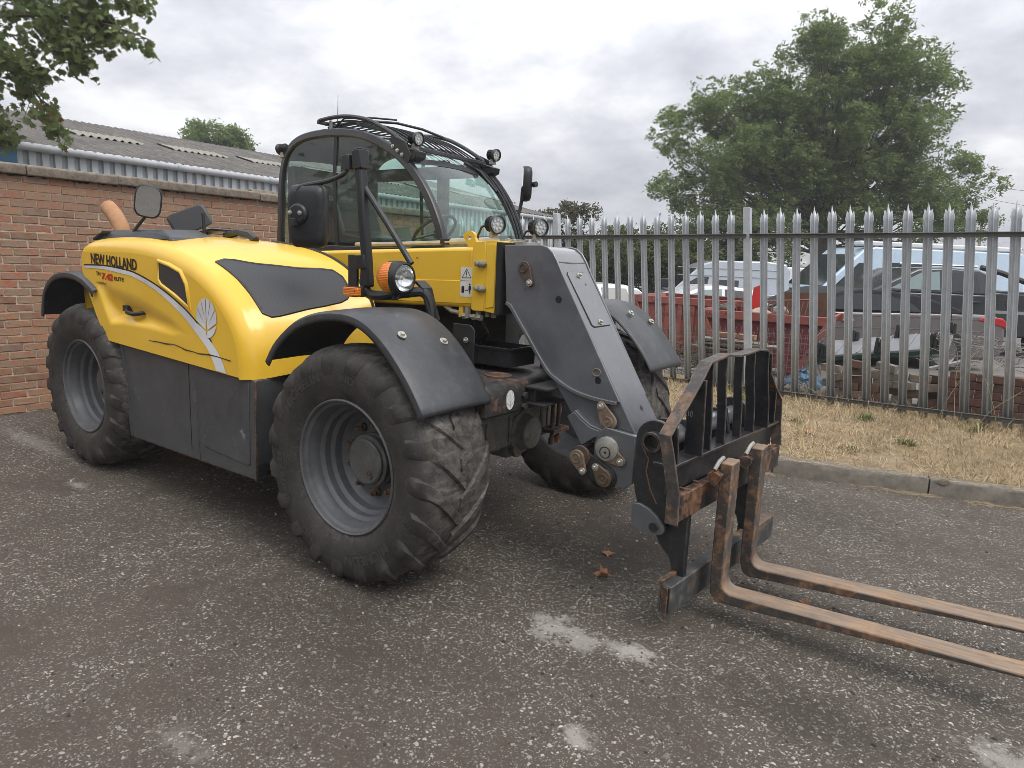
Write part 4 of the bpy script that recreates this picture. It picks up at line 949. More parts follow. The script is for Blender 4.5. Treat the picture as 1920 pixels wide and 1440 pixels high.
# wiper and cables by the far screen pillar
for dy, o, r_ in ((-.07, .03, .010), (-.10, .026, .007), (-.04, .035, .012)):
    q = MB(); q.tube([(x + .012 + o, CYL + dy, z + o) for x, z in curve(CP[9:14], 20)], r_, 6); q.build('wiper_arm' if dy == -.07 else 'cable', BLK, CAB)
q = MB(); q.tube([(-.98, CYL - .16, 2.40), (-.85, CYL - .12, 2.33), (-.70, CYL - .10, 2.18)], .014, 6); q.build('wiper_blade', BLK, CAB)
# roof guard
RGP = [(-1.80, 2.632), (-1.65, 2.642), (-1.48, 2.636), (-1.28, 2.598), (-1.107, 2.528), (-.94, 2.440), (-.885, 2.405)]
def rg(x0): return [p for p in curve(RGP, 30)]
RG = empty('roof_guard', (-1.35, .57, 2.45), TH)
for y in (.135, .99): q = MB(); q.tube([(x, y, z + .012) for x, z in curve(RGP, 30)], .015, 8); q.build('guard_rail', FRAMEM, RG)
for k in range(12):
    q = MB(); y = lerp(.19, .935, k / 11); q.strip([(x, y, z - .012 + .012 * math.sin(math.pi * (y - .135) / .86)) for x, z in curve(RGP, 20)], .011, .009, (0, 0, 1)); q.build('guard_slat', BLK, RG, smooth=40)
for i, (x, z) in enumerate((RGP[0], (-1.36, 2.615), RGP[-1])):
    q = MB(); q.bar((x, .12, z - (.0 if i != 1 else .03)), (x, 1.0, z - (.0 if i != 1 else .03)), .026, .026); q.build('cross_bar', FRAMEM, RG, bev=.003)
for y in (.16, .97):
    q = MB(); q.cyl((-1.70, y, 2.54), (-1.70, y, 2.64), .012, 8); q.build('guard_post', STEELG, RG)
    s = -1 if y < .5 else 1; yy = CYR - .015 if s < 0 else CYL + .005
    q = MB(); q.prism([(-1.02, 2.455), (-.965, 2.475), (-.86, 2.43), (-.80, 2.335), (-.83, 2.285), (-.865, 2.30), (-.95, 2.375)], yy - .006, yy + .006); q.box(-.865, -.78, min(yy, yy - s * .10), max(yy, yy - s * .10), 2.36, 2.372); q.prism([(-.875, 2.40), (-.76, 2.365), (-.765, 2.325), (-.83, 2.30)], min(yy, yy - s * .10), max(yy, yy - s * .10)); br = q.build('guard_bracket', BLK, RG, bev=.003)
    for bx, bz in ((-.975, 2.405), (-.93, 2.375), (-.885, 2.345)): bolt(br, (bx, yy + s * .006, bz), (0, s, 0), .010)
q = MB(); q.tube([(-1.78, .20, 2.60), (-1.65, .25, 2.63), (-1.5, .35, 2.655), (-1.35, .5, 2.655), (-1.2, .62, 2.62), (-1.05, .7, 2.56)], .010, 6); q.tube([(-1.72, .18, 2.57), (-1.62, .22, 2.66), (-1.45, .32, 2.67), (-1.3, .45, 2.665)], .007, 6); q.build('cable', BLK, RG)
q = MB(); q.tube([(-1.795, .30, 2.53), (-1.79, .30, 2.70), (-1.785, .30, 2.86)], [.005, .003, .002], 6); q.build('aerial', BLK, TH)
def work_light(p, dirn, r=.048, foot=(0, 0, -1), par=TH, lamp_len=.085):
    p = Vector(p); n = Vector(dirn).normalized(); a = n.orthogonal().normalized(); b = n.cross(a); root = empty('work_light', p, par)
    q = MB(); pr = [(r * .55, -lamp_len), (r * .60, -lamp_len * .95)]
    for k in range(5):
        x = -lamp_len * .9 + k * lamp_len * .13; pr += [(r * .62, x), (r * .86, x + .002), (r * .86, x + lamp_len * .06), (r * .62, x + lamp_len * .065)]
    pr += [(r * .9, -lamp_len * .25), (r, -lamp_len * .2), (r * 1.02, .0), (r * .90, .004), (r * .86, -.006)]
    q.lathe([(0, -lamp_len)] + pr, 24, p, (a, b, n)); q.build('lamp_body', BLK, root, smooth=30)
    q = MB(); q.lathe([(r * .87, -.012), (0, -.012)], 20, p, (a, b, n)); rf_ = q.build('reflector', paint('led_reflector', (.75, .76, .78), .3, metal=.3, scale=60, vary=.4), root, smooth=0)
    q = MB()
    for k in range(9):
        d = (a * math.cos(k * .785) + b * math.sin(k * .785)) * r * (.52 if k < 8 else 0); q.lathe([(r * .17, -.0115), (r * .13, -.004), (0, -.003)], 8, p + d, (a, b, n))
    q.build('led', flat('led_dome', (.75, .76, .70), .15), root)
    q = MB(); q.lathe([(r * .88, -.002), (0, .001)], 20, p, (a, b, n)); q.build('lens', LENS, root, smooth=0)
    f = Vector(foot).normalized(); c = p - n * lamp_len * .5; s = f.cross(n).normalized()
    q = MB(); q.prism([(-.022, 0), (.022, 0), (.010, .05), (-.010, .05)], -.020, .020, 'Y', Matrix(((n.x, s.x, -f.x, 0), (n.y, s.y, -f.y, 0), (n.z, s.z, -f.z, 0), (0, 0, 0, 1))).to_4x4() if 0 else Matrix.Translation(c + f * (r + .025)) @ Matrix((n, s, -f)).transposed().to_4x4())
    q.build('lamp_foot', STEELG, root, bev=.002); return root
work_light((-.795, .165, 2.452), (.95, -.12, -.1), .046); work_light((-.735, .955, 2.455), (.95, -.12, -.1), .046)
work_light((-2.25, .10, 2.455), (-.95, -.1, -.1), .042)
work_light((.235, -.275, 1.862), (.9, -.35, -.05), .052); work_light((.345, -.005, 1.862), (.9, -.35, -.05), .052)
q = MB(); q.tube([(.16, -.26, 1.865), (.10, -.25, 1.85), (.05, -.22, 1.80), (.03, -.2, 1.77)], .007, 6); q.tube([(.27, .03, 1.86), (.22, .02, 1.84), (.2, .0, 1.79)], .007, 6); q.build('lamp_cable', BLK, TH)
q = MB(); q.box(.285, .36, -.20, -.02, 1.755, 1.775); q.box(.18, .27, -.10, -.02, 1.77, 1.79); q.build('light_bracket', STEELG, TH, bev=.002)
for i, y in enumerate((-.20, -.14)): bolt(TH, (.255, y, 1.774), (0, 0, 1), .014, STEELG)

# lamp mast with mirror, headlamp and marker
MST = empty('lamp_mast', (-.35, -.72, 1.40), TH)
q = MB(); q.bar((-.318, -.72, 1.49), (-.385, -.72, 2.16), .052, .052, (0, 1, 0)); q.build('mast_tube', BLK, MST, bev=.012, seg=3)
q = MB(); q.bar((-.380, -.72, 2.125), (-.390, -.72, 2.225), .068, .068, (0, 1, 0)); q.bar((-.455, -.74, 2.12), (-.462, -.74, 2.20), .058, .05, (0, 1, 0)); q.bar((-.39, -.72, 2.225), (-.391, -.72, 2.235), .05, .05, (0, 1, 0)); q.build('mast_head', BLK, MST, bev=.004)
for z in (2.19, 2.145): dark_hole((-.385, -.7545, z), (0, -1, 0), .005, MST, 'bolt_hole')
q = MB(); q.bar((-.345, -.725, 1.59), (-.353, -.725, 1.665), .070, .070, (0, 1, 0)); q.box(-.455, -.385, -.75, -.73, 1.43, 1.665); q.build('mast_clamp', BLK, MST, bev=.004)
q = MB(); q.tube(curve([(-.463, -.745, 2.14), (-.475, -.76, 2.10), (-.56, -.80, 2.06), (-.66, -.88, 2.03), (-.685, -.905, 2.005), (-.69, -.91, 1.93), (-.69, -.91, 1.87)], 24), .0135, 10); q.build('mirror_arm', BLK, MST)
mm = mirror_head('wing_mirror', TM((-.655, -.865, 1.865), R(205)), .225, .345, .075, pw=5.5)
q = MB(); q.lathe([(.058, .0), (.056, .02), (.046, .03), (0, .032)], 24, (-.675, -.905, 1.875), (Vector((1, .4, 0)).normalized(), Vector((0, 0, 1)), Vector((.37, -.93, 0)))); q.box(-.70, -.665, -.95, -.915, 1.81, 1.85); q.build('ball_clamp', BLK, mm, bev=.003)
for dx in (-.028, .028): bolt(mm, (-.672 + dx, -.938 + dx * .4, 1.88), (.37, -.93, 0), .009)
q = MB(); q.tube([(-.362, -.71, 2.03), (-.20, -.70, 1.845), (-.03, -.68, 1.63)], .017, 10); q.build('mast_brace', BLK, MST)
HL = empty('headlamp', (-.08, -.73, 1.555), TH)
HX = (Vector((0, 1, 0)), Vector((0, 0, 1)), Vector((1, 0, 0)))
q = MB(); q.lathe([(0, -.115), (.035, -.112), (.062, -.098), (.078, -.075), (.087, -.045), (.089, -.01), (.088, .03), (.083, .052), (.074, .056), (.070, .050)], 36, (-.08, -.73, 1.555), HX); q.build('lamp_housing', BLK, HL, smooth=50)
q = MB(); q.lathe([(.070, .050), (.060, .025), (.035, .005), (.012, -.004), (0, -.004)], 32, (-.08, -.73, 1.555), HX); q.build('reflector', CHROME, HL)
q = MB(); q.lathe([(.012, -.004), (.012, .03), (0, .034)], 12, (-.08, -.73, 1.555), HX); q.build('bulb_cap', flat('bulb_shield', (.65, .62, .50), .25, .6), HL)
q = MB(); q.lathe([(.0725, .050), (.060, .058), (.03, .063), (0, .064)], 32, (-.08, -.73, 1.555), HX); q.build('lens', LENS, HL)
q = MB(); n_ = 14
q.grid(lambda u, v: (-.08 + lerp(-.092, .018 - .020 * abs(2 * v - 1) ** 2, u), -.73 - (lerp(.068, .0905, min(1, u * 2.2) ** .6)) * math.cos(lerp(R(-62), R(62), v)), 1.555 + (lerp(.068, .0905, min(1, u * 2.2) ** .6)) * math.sin(lerp(R(-62), R(62), v))), 10, n_); q.build('indicator_lens', AMBER, HL, smooth=60)
q = MB(); q.tube([(-.09, -.74, 1.465), (-.08, -.76, 1.44), (-.055, -.755, 1.445), (-.05, -.73, 1.47)], .008, 6); q.build('lamp_hook', BLK, HL)
q = MB(); q.tube(curve([(-.34, -.72, 1.62), (-.345, -.72, 1.50), (-.315, -.72, 1.455), (-.22, -.71, 1.45), (-.06, -.66, 1.475), (.0, -.62, 1.48), (.035, -.60, 1.43), (.055, -.60, 1.33)], 30), .028, 10); q.build('lamp_arm', BLK, HL)
q = MB(); q.strip([(-.04, -.60, 1.535), (.01, -.60, 1.50), (.045, -.60, 1.40), (.075, -.60, 1.33)], .075, .014, (0, 1, 0)); q.build('lamp_strap', BLK, HL)
MK = MB(); MK.box(-.445, -.325, -.795, -.765, 1.440, 1.487); mk_ = MK.build('side_marker', AMBER, TH, bev=.005)
q = MB(); q.box(-.452, -.318, -.768, -.745, 1.436, 1.492); q.build('marker_base', BLK, mk_, bev=.003)
for x in (-.425, -.345): dark_hole((x, -.7952, 1.464), (0, -1, 0), .004, mk_, 'screw')
# far mirror
mm = mirror_head('wing_mirror', TM((-.605, 1.19, 2.265), R(-52), 0, R(4)), .20, .27, .07)
q = MB(); q.tube(curve([(-.66, 1.12, 1.98), (-.655, 1.17, 2.05), (-.65, 1.19, 2.15), (-.645, 1.19, 2.225), (-.62, 1.185, 2.25), (-.53, 1.17, 2.255)], 16), .014, 8); q.box(-.68, -.63, 1.09, 1.15, 1.95, 2.06); q.cyl((-.53, 1.17, 2.255), (-.50, 1.165, 2.258), .022, 8); q.build('mirror_arm', BLK, mm)
# ------------------------------------------------------------------ ground
def mk_tarmac():
    t = NT('worn_tarmac')
    n1_ = t.noise(0.55, 7, 0.6); n2_ = t.noise(2.4, 8, 0.68); n3_ = t.noise(14, 6, 0.7)
    base = t.mix(t.ramp(n2_, (0.30, 0.0), (0.70, 1.0)), (0.058, 0.045, 0.033), (0.104, 0.085, 0.066))
    base = t.mix(t.math('MULTIPLY', t.ramp(n3_, (0.35, 0.0), (0.7, 1.0)), 0.5), base, (0.122, 0.101, 0.079))
    wv = t.n('ShaderNodeVectorMath', operation='ADD'); t.l(t.co, wv.inputs[0])
    wn_ = t.n('ShaderNodeTexNoise', Scale=60.0, Detail=2.0); t.l(t.co, wn_.inputs['Vector'])
    ws = t.n('ShaderNodeVectorMath', operation='SCALE'); ws.inputs['Scale'].default_value = 0.0035; t.l(wn_.outputs['Color'], ws.inputs[0]); t.l(ws.outputs[0], wv.inputs[1])
    vec = wv.outputs[0]
    bare = t.ramp(t.math('ADD', t.math('MULTIPLY', n2_, 0.55), t.math('MULTIPLY', n1_, 0.45)), (0.40, 0.12), (0.56, 1.0))
    def chips(scale, lo, edge, amt, c0, c1, base_):
        d = t.voro(scale, 'DISTANCE_TO_EDGE', vec=vec); cvx = t.n('ShaderNodeTexVoronoi', Scale=scale); t.l(vec, cvx.inputs['Vector'])
        rr = t.n('ShaderNodeSeparateColor'); t.l(cvx.outputs['Color'], rr.inputs[0])
        pick = t.ramp(rr.outputs[0], (lo, 0.0), (lo + .01, 1.0))
        e0 = t.math('ADD', edge, t.math('MULTIPLY', rr.outputs[2], .16))       # stones of different size in their cells
        sz = t.math('MULTIPLY', t.math('SUBTRACT', d, e0), 14.0); sz.node.use_clamp = True
        f = t.math('MULTIPLY', t.math('MULTIPLY', pick, sz), t.math('MULTIPLY', bare, amt))
        return t.mix(f, base_, t.mix(rr.outputs[1], c0, c1)), f
    c, f0 = chips(230, 0.45, 0.05, 0.75, (0.020, 0.017, 0.014), (0.15, 0.14, 0.125), base)
    c, f1 = chips(150, 0.56, 0.10, 0.9, (0.14, 0.125, 0.105), (0.42, 0.39, 0.345), c)
    c, f2 = chips(96, 0.64, 0.11, 1.0, (0.24, 0.22, 0.19), (0.68, 0.645, 0.58), c)
    c, f3 = chips(62, 0.80, 0.13, 1.0, (0.26, 0.235, 0.20), (0.74, 0.71, 0.65), c)
    # pale worn patches, each where it lies in the yard
    x, y, z = t.xyz()
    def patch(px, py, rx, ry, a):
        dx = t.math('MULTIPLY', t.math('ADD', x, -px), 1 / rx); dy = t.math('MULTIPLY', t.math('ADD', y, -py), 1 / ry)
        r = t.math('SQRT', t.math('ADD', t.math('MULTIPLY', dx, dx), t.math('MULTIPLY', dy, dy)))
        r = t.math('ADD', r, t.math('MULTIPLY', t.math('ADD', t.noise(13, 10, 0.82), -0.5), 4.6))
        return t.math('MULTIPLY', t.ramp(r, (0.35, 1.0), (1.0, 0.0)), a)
    for px, py, rx, ry, a in ((1.06, -.84, .12, .13, .9), (1.22, -.86, .14, .10, .75), (1.36, -.80, .10, .06, .6), (1.47, -.79, .11, .075, .95), (1.54, -1.42, .08, .06, .8), (2.85, -.55, .22, .12, .7), (-2.48, -1.42, .16, .05, .55), (-3.9, -1.2, .9, .10, .35), (.5, -2.3, .16, .06, .3)):
        c = t.mix(patch(px, py, rx, ry, a), c, (0.40, 0.375, 0.335))
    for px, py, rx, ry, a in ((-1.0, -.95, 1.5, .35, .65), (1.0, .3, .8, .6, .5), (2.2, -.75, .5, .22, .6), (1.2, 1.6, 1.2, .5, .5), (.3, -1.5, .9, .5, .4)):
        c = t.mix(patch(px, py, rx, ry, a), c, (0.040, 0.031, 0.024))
    t.set(col=c, rough=t.math('ADD', t.math('MULTIPLY', n3_, 0.3), 0.62), spec=0.35)
    hgt = t.math('ADD', t.math('ADD', t.math('MULTIPLY', f1, 0.45), t.math('MULTIPLY', f2, 0.8)), t.math('ADD', f3, t.math('ADD', t.math('MULTIPLY', n3_, 0.5), t.math('MULTIPLY', t.noise(170, 3, .6), .8))))
    t.set(normal=t.bump(hgt, 1.0, 0.008)); return t.m
TARM = mk_tarmac()
q = MB(); q.add([(-400, -400, 0), (400, -400, 0), (400, 600, 0), (-400, 600, 0)], [(0, 1, 2, 3)])
g = q.build('tarmac_ground', TARM, smooth=0); tag(g, 'worn dark tarmac yard with pale stone chips and dusty patches', 'ground', kind='structure')
g.location = (0, 0, 0); g.data.transform(Matrix.Translation((0, 100, 0)))
# loose grit lying on it
GRITM = NT('loose_grit').set(rough=0.85)
_r = GRITM.geo('Random Per Island'); GRITM.set(col=GRITM.ramp(_r, (0.0, (0.035, 0.028, 0.023)), (0.45, (0.10, 0.09, 0.08)), (0.75, (0.22, 0.21, 0.19)), (1.0, (0.48, 0.46, 0.43))))
q = MB(); random.seed(5)
for i in range(5200):
    x = random.uniform(-3.2, 3.6); y = random.uniform(-2.9, 2.6)
    if i < 2600: x = random.uniform(-.3, 3.0); y = random.uniform(-2.6, .6)
    s = random.choice((.0025, .003, .004, .005, .0075)) * random.uniform(.7, 1.2); a = random.uniform(0, 6.28)
    p = [(x + s * 1.3 * math.cos(a + k * 1.2566 + random.uniform(-.3, .3)), y + s * math.sin(a + k * 1.2566), 0.0005) for k in range(5)]
    q.add(p + [(x + (u - x) * .6, y + (v - y) * .6, s * .9) for u, v, w_ in p], [(5, 6, 7, 8, 9)] + [(k, (k + 1) % 5, 5 + (k + 1) % 5, 5 + k) for k in range(5)])
tag(q.build('grit', GRITM.m, smooth=0), 'loose pale and dark grit scattered over the tarmac', 'grit', kind='stuff')
# ------------------------------------------------------------------ brick wall
def mk_brick():
    t = NT('old_red_brick'); r = t.geo('Random Per Island') if 0 else t.rnd()
    n = t.noise(9, 7, 0.65); n2 = t.noise(40, 5, 0.7); z = t.xyz()[2]
    c = t.ramp(r, (0.0, (0.25, 0.115, 0.070)), (0.25, (0.37, 0.175, 0.098)), (0.5, (0.42, 0.215, 0.125)), (0.72, (0.33, 0.205, 0.140)), (0.88, (0.42, 0.140, 0.080)), (1.0, (0.20, 0.145, 0.11)))
    c = t.mix(t.math('MULTIPLY', t.ramp(n, (0.40, 0.0), (0.68, 1.0)), 0.75), c, (0.29, 0.225, 0.16))
    wz = t.xyz(t.geo('Position'))[2]                               # the exposed upper courses have weathered to grey-brown
    c = t.mix(t.math('MULTIPLY', t.ramp(t.math('ADD', t.math('MULTIPLY', wz, 0.4), t.math('MULTIPLY', t.noise(1.3, 5), 0.5)), (0.72, 0.0), (1.08, 1.0)), 0.34), c, (0.235, 0.175, 0.130))
    c = t.mix(t.math('MULTIPLY', t.ramp(n2, (0.55, 0.0), (0.70, 1.0)), 0.55), c, (0.12, 0.065, 0.045))
    c = t.mix(t.math('MULTIPLY', t.ramp(n2, (0.30, 1.0), (0.42, 0.0)), 0.4), c, (0.50, 0.42, 0.34))
    t.set(col=c, rough=0.9, spec=0.2, normal=t.bump(t.math('ADD', n2, n), 0.5, 0.004)); return t.m
BRK = mk_brick()
def mk_brick_stain():
    """Same brick; world height decides the grey-brown weathering under the coping and the pale bottom courses."""
    return BRK
MORT = paint('lime_mortar', (0.46, 0.385, 0.30), 0.95, vary=0.35, scale=22, dirt=(0.16, 0.13, 0.10), dirt_amt=0.6, bump=0.6)
CONC = paint('lichened_concrete', (0.22, 0.185, 0.145), 0.9, vary=0.35, scale=18, dirt=(0.055, 0.045, 0.04), dirt_amt=0.75, bump=0.7)
WX, CH_, BL = -5.07, .0757, .2235
wall = empty('brick_wall', (-5.2, -1.5, 0)); tag(wall, 'weathered red brick boundary wall with concrete coping behind the yellow machine', 'wall')
q = MB(); q.box(-5.29, WX - .007, -9, 5.15, 0, 2.27); q.build('mortar', MORT, wall, smooth=0)
brick_me = []
random.seed(3)
for k in range(10):
    b = MB(); L, H = .2105, .0635
    def jit(p, a=.0028): return tuple(c + random.uniform(-a, a) for c in p)
    n = 5; ring0, ring1, ring2 = [], [], []
    prm = [(-L / 2, -H / 2), (-L / 6, -H / 2), (L / 6, -H / 2), (L / 2, -H / 2), (L / 2, 0), (L / 2, H / 2), (L / 6, H / 2), (-L / 6, H / 2), (-L / 2, H / 2), (-L / 2, 0)]
    for y, z in prm:
        j = random.uniform(-.0035, .0035), random.uniform(-.003, .003)
        ring0.append((-.03, y + j[0], z + j[1])); ring1.append((-.005, y + j[0], z + j[1])); ring2.append((random.uniform(-.0015, .0015), y * .965 + j[0], z * .90 + j[1]))
    b.rings([ring0, ring1, ring2]); me_o = b.build('brick', BRK, wall, smooth=0); me_o.data.transform(Matrix.Translation(Vector(ORG[wall.name]))); brick_me.append(me_o)
vis = []; rest = []
from bpy_extras.object_utils import world_to_camera_view as w2c
bpy.context.view_layer.update()
def px(p): c = w2c(SC, cam, Vector(p)); return c.x * 1920, (1 - c.y) * 1440, c.z
HOODP = [(157, 470), (200, 446), (520, 446), (521, 900), (105, 900), (105, 600), (80, 585), (84, 540), (110, 508)]
for c in range(30):
    z = (c + .5) * CH_; y = -9 + (0 if c % 2 else BL / 2)
    y += (c * 37 % 11) * .003
    while y < 5.05:
        p = (WX, y + BL / 2, z); u, v, d = px(p)
        ok = d > 0 and -25 < u < 535 and 290 < v < 800 and not inside((u + 18, v), HOODP)
        (vis if ok else rest).append((p, c)); y += BL
vis.sort(key=lambda t_: px(t_[0])[2])
rest += vis[300:]; vis = vis[:300]
for i, (p, c) in enumerate(vis):
    o = brick_me[i] if i < 10 else link_copy(random.choice(brick_me), wall)
    o.location = Vector((p[0] + random.uniform(-.003, .004), p[1] + random.uniform(-.004, .004), p[2] + random.uniform(-.002, .002))) - Vector(ORG[wall.name]); o.rotation_euler = (random.uniform(-.012, .012), 0, random.uniform(-.012, .012))
BRK2 = BRK.copy(); BRK2.name = 'old_red_brick_mass'
oi = [n for n in BRK2.node_tree.nodes if n.type == 'OBJECT_INFO'][0]; gi = BRK2.node_tree.nodes.new('ShaderNodeNewGeometry')
for l in list(oi.outputs['Random'].links): BRK2.node_tree.links.new(gi.outputs['Random Per Island'], l.to_socket)
q = MB()
for p, c in rest: q.box(p[0] - .03, p[0] + random.uniform(-.002, .003), p[1] - .1065, p[1] + .1065, p[2] - .0325, p[2] + .0325)
tag(q.build('brickwork', BRK2, wall, smooth=0), kind='stuff')
# ragged dark marks under the coping, coping stones, pier
y = -9.0; k = 0
while y < 5.1:
    L = .83 + .02 * math.sin(k * 3.1); q = MB(); P = [(WX - .27, 2.268), (WX + .055, 2.268), (WX + .062, 2.285), (WX + .060, 2.350), (WX + .045, 2.362), (WX - .10, 2.378), (WX - .26, 2.36)]
    q.prism(P, y + .004, y + L - .004); o = q.build('coping_stone', CONC, wall, smooth=30, bev=.008); o.rotation_euler = (random.uniform(-.004, .004), 0, 0); y += L; k += 1
q = MB()
for k in range(60):
    yy = random.uniform(-1.2, 2.3); w_ = random.uniform(.02, .12); h_ = random.uniform(.008, .028)
    q.add([(WX + .0035, yy, 2.268), (WX + .0035, yy + w_, 2.268), (WX + .0035, yy + w_ * .8, 2.268 - h_ * .7), (WX + .0035, yy + w_ * .4, 2.268 - h_)], [(0, 1, 2, 3)])
q.build('dark_mark', flat('dark_brown', (.03, .026, .022), .95), wall, smooth=0, recalc=False)
pier = empty('brick_pier', (-5.75, 2.3, 0)); tag(pier, 'squat brick pier with a flat concrete cap standing just behind the coping beside the cab', 'pier')
q = MB(); q.box(-5.9, -5.42, 2.0, 2.9, 0, 2.33); q.build('shaft', MORT, pier)
q = MB(); q.prism([(-6.0, 2.33), (-5.36, 2.33), (-5.33, 2.36), (-5.36, 2.42), (-6.0, 2.42)], 1.90, 3.0); q.build('cap_stone', CONC, pier, bev=.01)
q = MB()
for c in range(30):
    for j in range(4): q.box(-5.43, -5.41 + random.uniform(0, .003), 2.01 + j * .2235 + (c % 2) * .03, 2.20 + j * .2235 + (c % 2) * .03, c * .0757 + .005, c * .0757 + .07)
tag(q.build('brickwork', BRK2, pier, smooth=0), kind='stuff')
# ------------------------------------------------------------------ kerb and verge
KERBM = paint('kerb_concrete', (0.185, 0.165, 0.135), 0.9, vary=0.25, scale=12, dirt=(0.07, 0.06, 0.05), dirt_amt=0.6, bump=0.5)
KP = [(-5.0, 2.30), (-3.5, 2.29), (-2.0, 2.29), (-1.0, 2.30), (0.05, 2.315), (1.18, 2.415), (2.29, 2.722), (3.40, 2.98), (4.5, 3.24), (5.6, 3.5), (6.8, 3.8)]
kerb = empty('kerb', (0, 2.4, 0)); tag(kerb, 'worn concrete kerb with a chipped edge along the dry verge', 'kerb', kind='structure')
for (a, b) in zip(KP, KP[1:]):
    d = Vector((b[0] - a[0], b[1] - a[1], 0)); L = d.length; d.normalize(); n = Vector((-d.y, d.x, 0)); q = MB()
    M = Matrix(((d.x, n.x, 0, a[0]), (d.y, n.y, 0, a[1]), (0, 0, 1, 0), (0, 0, 0, 1)))
    prof = [(0, -.05), (.004, .07), (.018, .108), (.035, .122), (.13, .124), (.13, -.05)]; ns = 14; rr = []
    for i in range(ns + 1):
        s = .006 + (L - .012) * i / ns; w_ = lambda: random.uniform(-.003, .003); rr.append([M @ Vector((s, y_ + (w_() if y_ < .1 else 0), z_ + (w_() if z_ > 0 else 0))) for y_, z_ in prof])
    q.rings(rr); q.build('kerb_stone', KERBM, kerb, smooth=30)
q = MB(); q.rings([[(1.0 + .0, 0, 0)] * 0 or [(2.33 + dx, 2.735 + dx * .25 + dy, z) for dx, dy, z in ((0, .0, .104), (.04, .012, .118), (.09, .0, .104), (.05, -.010, .090))], [(2.33 + dx, 2.75 + dx * .25 + dy, z) for dx, dy, z in ((0.02, .01, .127), (.04, .022, .129), (.075, .01, .127), (.05, .0, .125))]]); q.build('kerb_chip', paint('broken_concrete', (.10, .085, .07), .95, scale=30), kerb)
VERG = NT('dry_soil'); 
VERG.set(col=VERG.mix(VERG.ramp(VERG.noise(5, 9, .7), (.35, 0.0), (.65, 1.0)), (.16, .115, .065), (.36, .275, .165)), rough=.95, normal=VERG.bump(VERG.noise(40, 8, .7), .8, .02))
def kerb_y(x):
    for a, b in zip(KP, KP[1:]):
        if x <= b[0]: return a[1] + (b[1] - a[1]) * (x - a[0]) / (b[0] - a[0])
    return KP[-1][1]
def vz(x, y): return .108 + .05 * sstep((y - kerb_y(x) - .3) / 2.0) + .018 * mnoise.noise((x * 2.2, y * 2.2, 0)) + .010 * mnoise.noise((x * 7, y * 7, 3))
q = MB(); q.grid(lambda u, v: (lambda x: (x, lerp(kerb_y(x) + .12, 5.9, v), vz(x, lerp(kerb_y(x) + .12, 5.9, v))))(lerp(-5, 6.8, u)), 150, 44)
tag(q.build('grass_verge', VERG.m, smooth=60), 'dry straw-coloured verge between the kerb and the palisade fence', 'verge', kind='structure')
q = MB(); q.add([(-5, 5.8, .10), (60, 5.8, .10), (60, 90, .10), (-5, 90, .10)], [(0, 1, 2, 3)])
tag(q.build('yard_ground', paint('yard_concrete', (.17, .16, .145), .9, vary=.2, scale=1.2, dirt=(.08, .07, .06), dirt_amt=.5), smooth=0), 'grey hard standing of the neighbouring yard beyond the fence', 'ground', kind='structure')
# dry grass blades
STRAW = NT('straw').set(rough=.8, spec=.2)
_r = STRAW.geo('Random Per Island'); _n = STRAW.noise(1.6, 4)
STRAW.set(col=STRAW.mix(STRAW.ramp(_n, (.42, 0.0), (.68, .5)), STRAW.ramp(_r, (0, (.22, .145, .07)), (.3, (.42, .31, .165)), (.7, (.56, .44, .26)), (1, (.66, .56, .38))), (.26, .19, .10)))
GREEN = NT('weed_green').set(rough=.7, spec=.25); GREEN.set(col=GREEN.ramp(GREEN.geo('Random Per Island'), (0, (.055, .085, .025)), (.5, (.10, .15, .045)), (.85, (.20, .22, .08)), (1, (.36, .31, .14))))
def blade(q, x, y, z, L, lean, az, w_, curl=.5):
    dx, dy = math.cos(az), math.sin(az); px_, py_ = -dy * w_, dx * w_
    c = [(0, 0), (L * .5 * math.sin(lean), L * .5 * math.cos(lean)), (L * .55 * math.sin(lean) + L * .45 * math.sin(min(1.62, lean + curl)), L * .5 * math.cos(lean) + L * .5 * math.cos(min(1.62, lean + curl)))]
    P = [(x + dx * a, y + dy * a, z + b) for a, b in c]
    q.add([(P[0][0] - px_, P[0][1] - py_, P[0][2]), (P[0][0] + px_, P[0][1] + py_, P[0][2]), (P[1][0] - px_ * .8, P[1][1] - py_ * .8, P[1][2]), (P[1][0] + px_ * .8, P[1][1] + py_ * .8, P[1][2]), P[2]], [(0, 1, 3, 2), (2, 3, 4)])
q = MB(); random.seed(8)
for i in range(30000):
    x = random.uniform(-1.2, 4.6); f = random.random(); y0_ = kerb_y(x) + .11
    y = lerp(y0_, 5.55, f)
    if mnoise.noise((x * 1.3, y * 1.3, 7)) < -.35 and random.random() < .6: continue
    edge = y > 4.9
    lean = random.uniform(.9, 1.52) if random.random() < .78 else random.uniform(.1, .9)
    blade(q, x, y, vz(x, y) - .004 + random.uniform(0, .018), random.uniform(.05, .17) * (1.5 if edge and random.random() < .3 else 1), lean, random.uniform(0, 6.28), random.uniform(.0012, .0026), random.uniform(.1, .7))
for i in range(2600):
    x = random.uniform(-.5, 4.4); y = kerb_y(x) + (random.gauss(-.05, .035) if random.random() < .65 else random.uniform(0, .12)); z = .004 if y < kerb_y(x) else .126
    if y < kerb_y(x) and mnoise.noise((x * 1.7, 1, 1)) < -.02: continue
    blade(q, x, y, z, random.uniform(.03, .10), 1.5, random.uniform(-.7, .9) + (3.14 if random.random() < .5 else 0), random.uniform(.001, .002), .05)
tag(q.build('dry_grass', STRAW.m, smooth=0, recalc=False), 'matted straw-yellow dead grass covering the verge and spilling over the kerb', 'grass', kind='stuff')
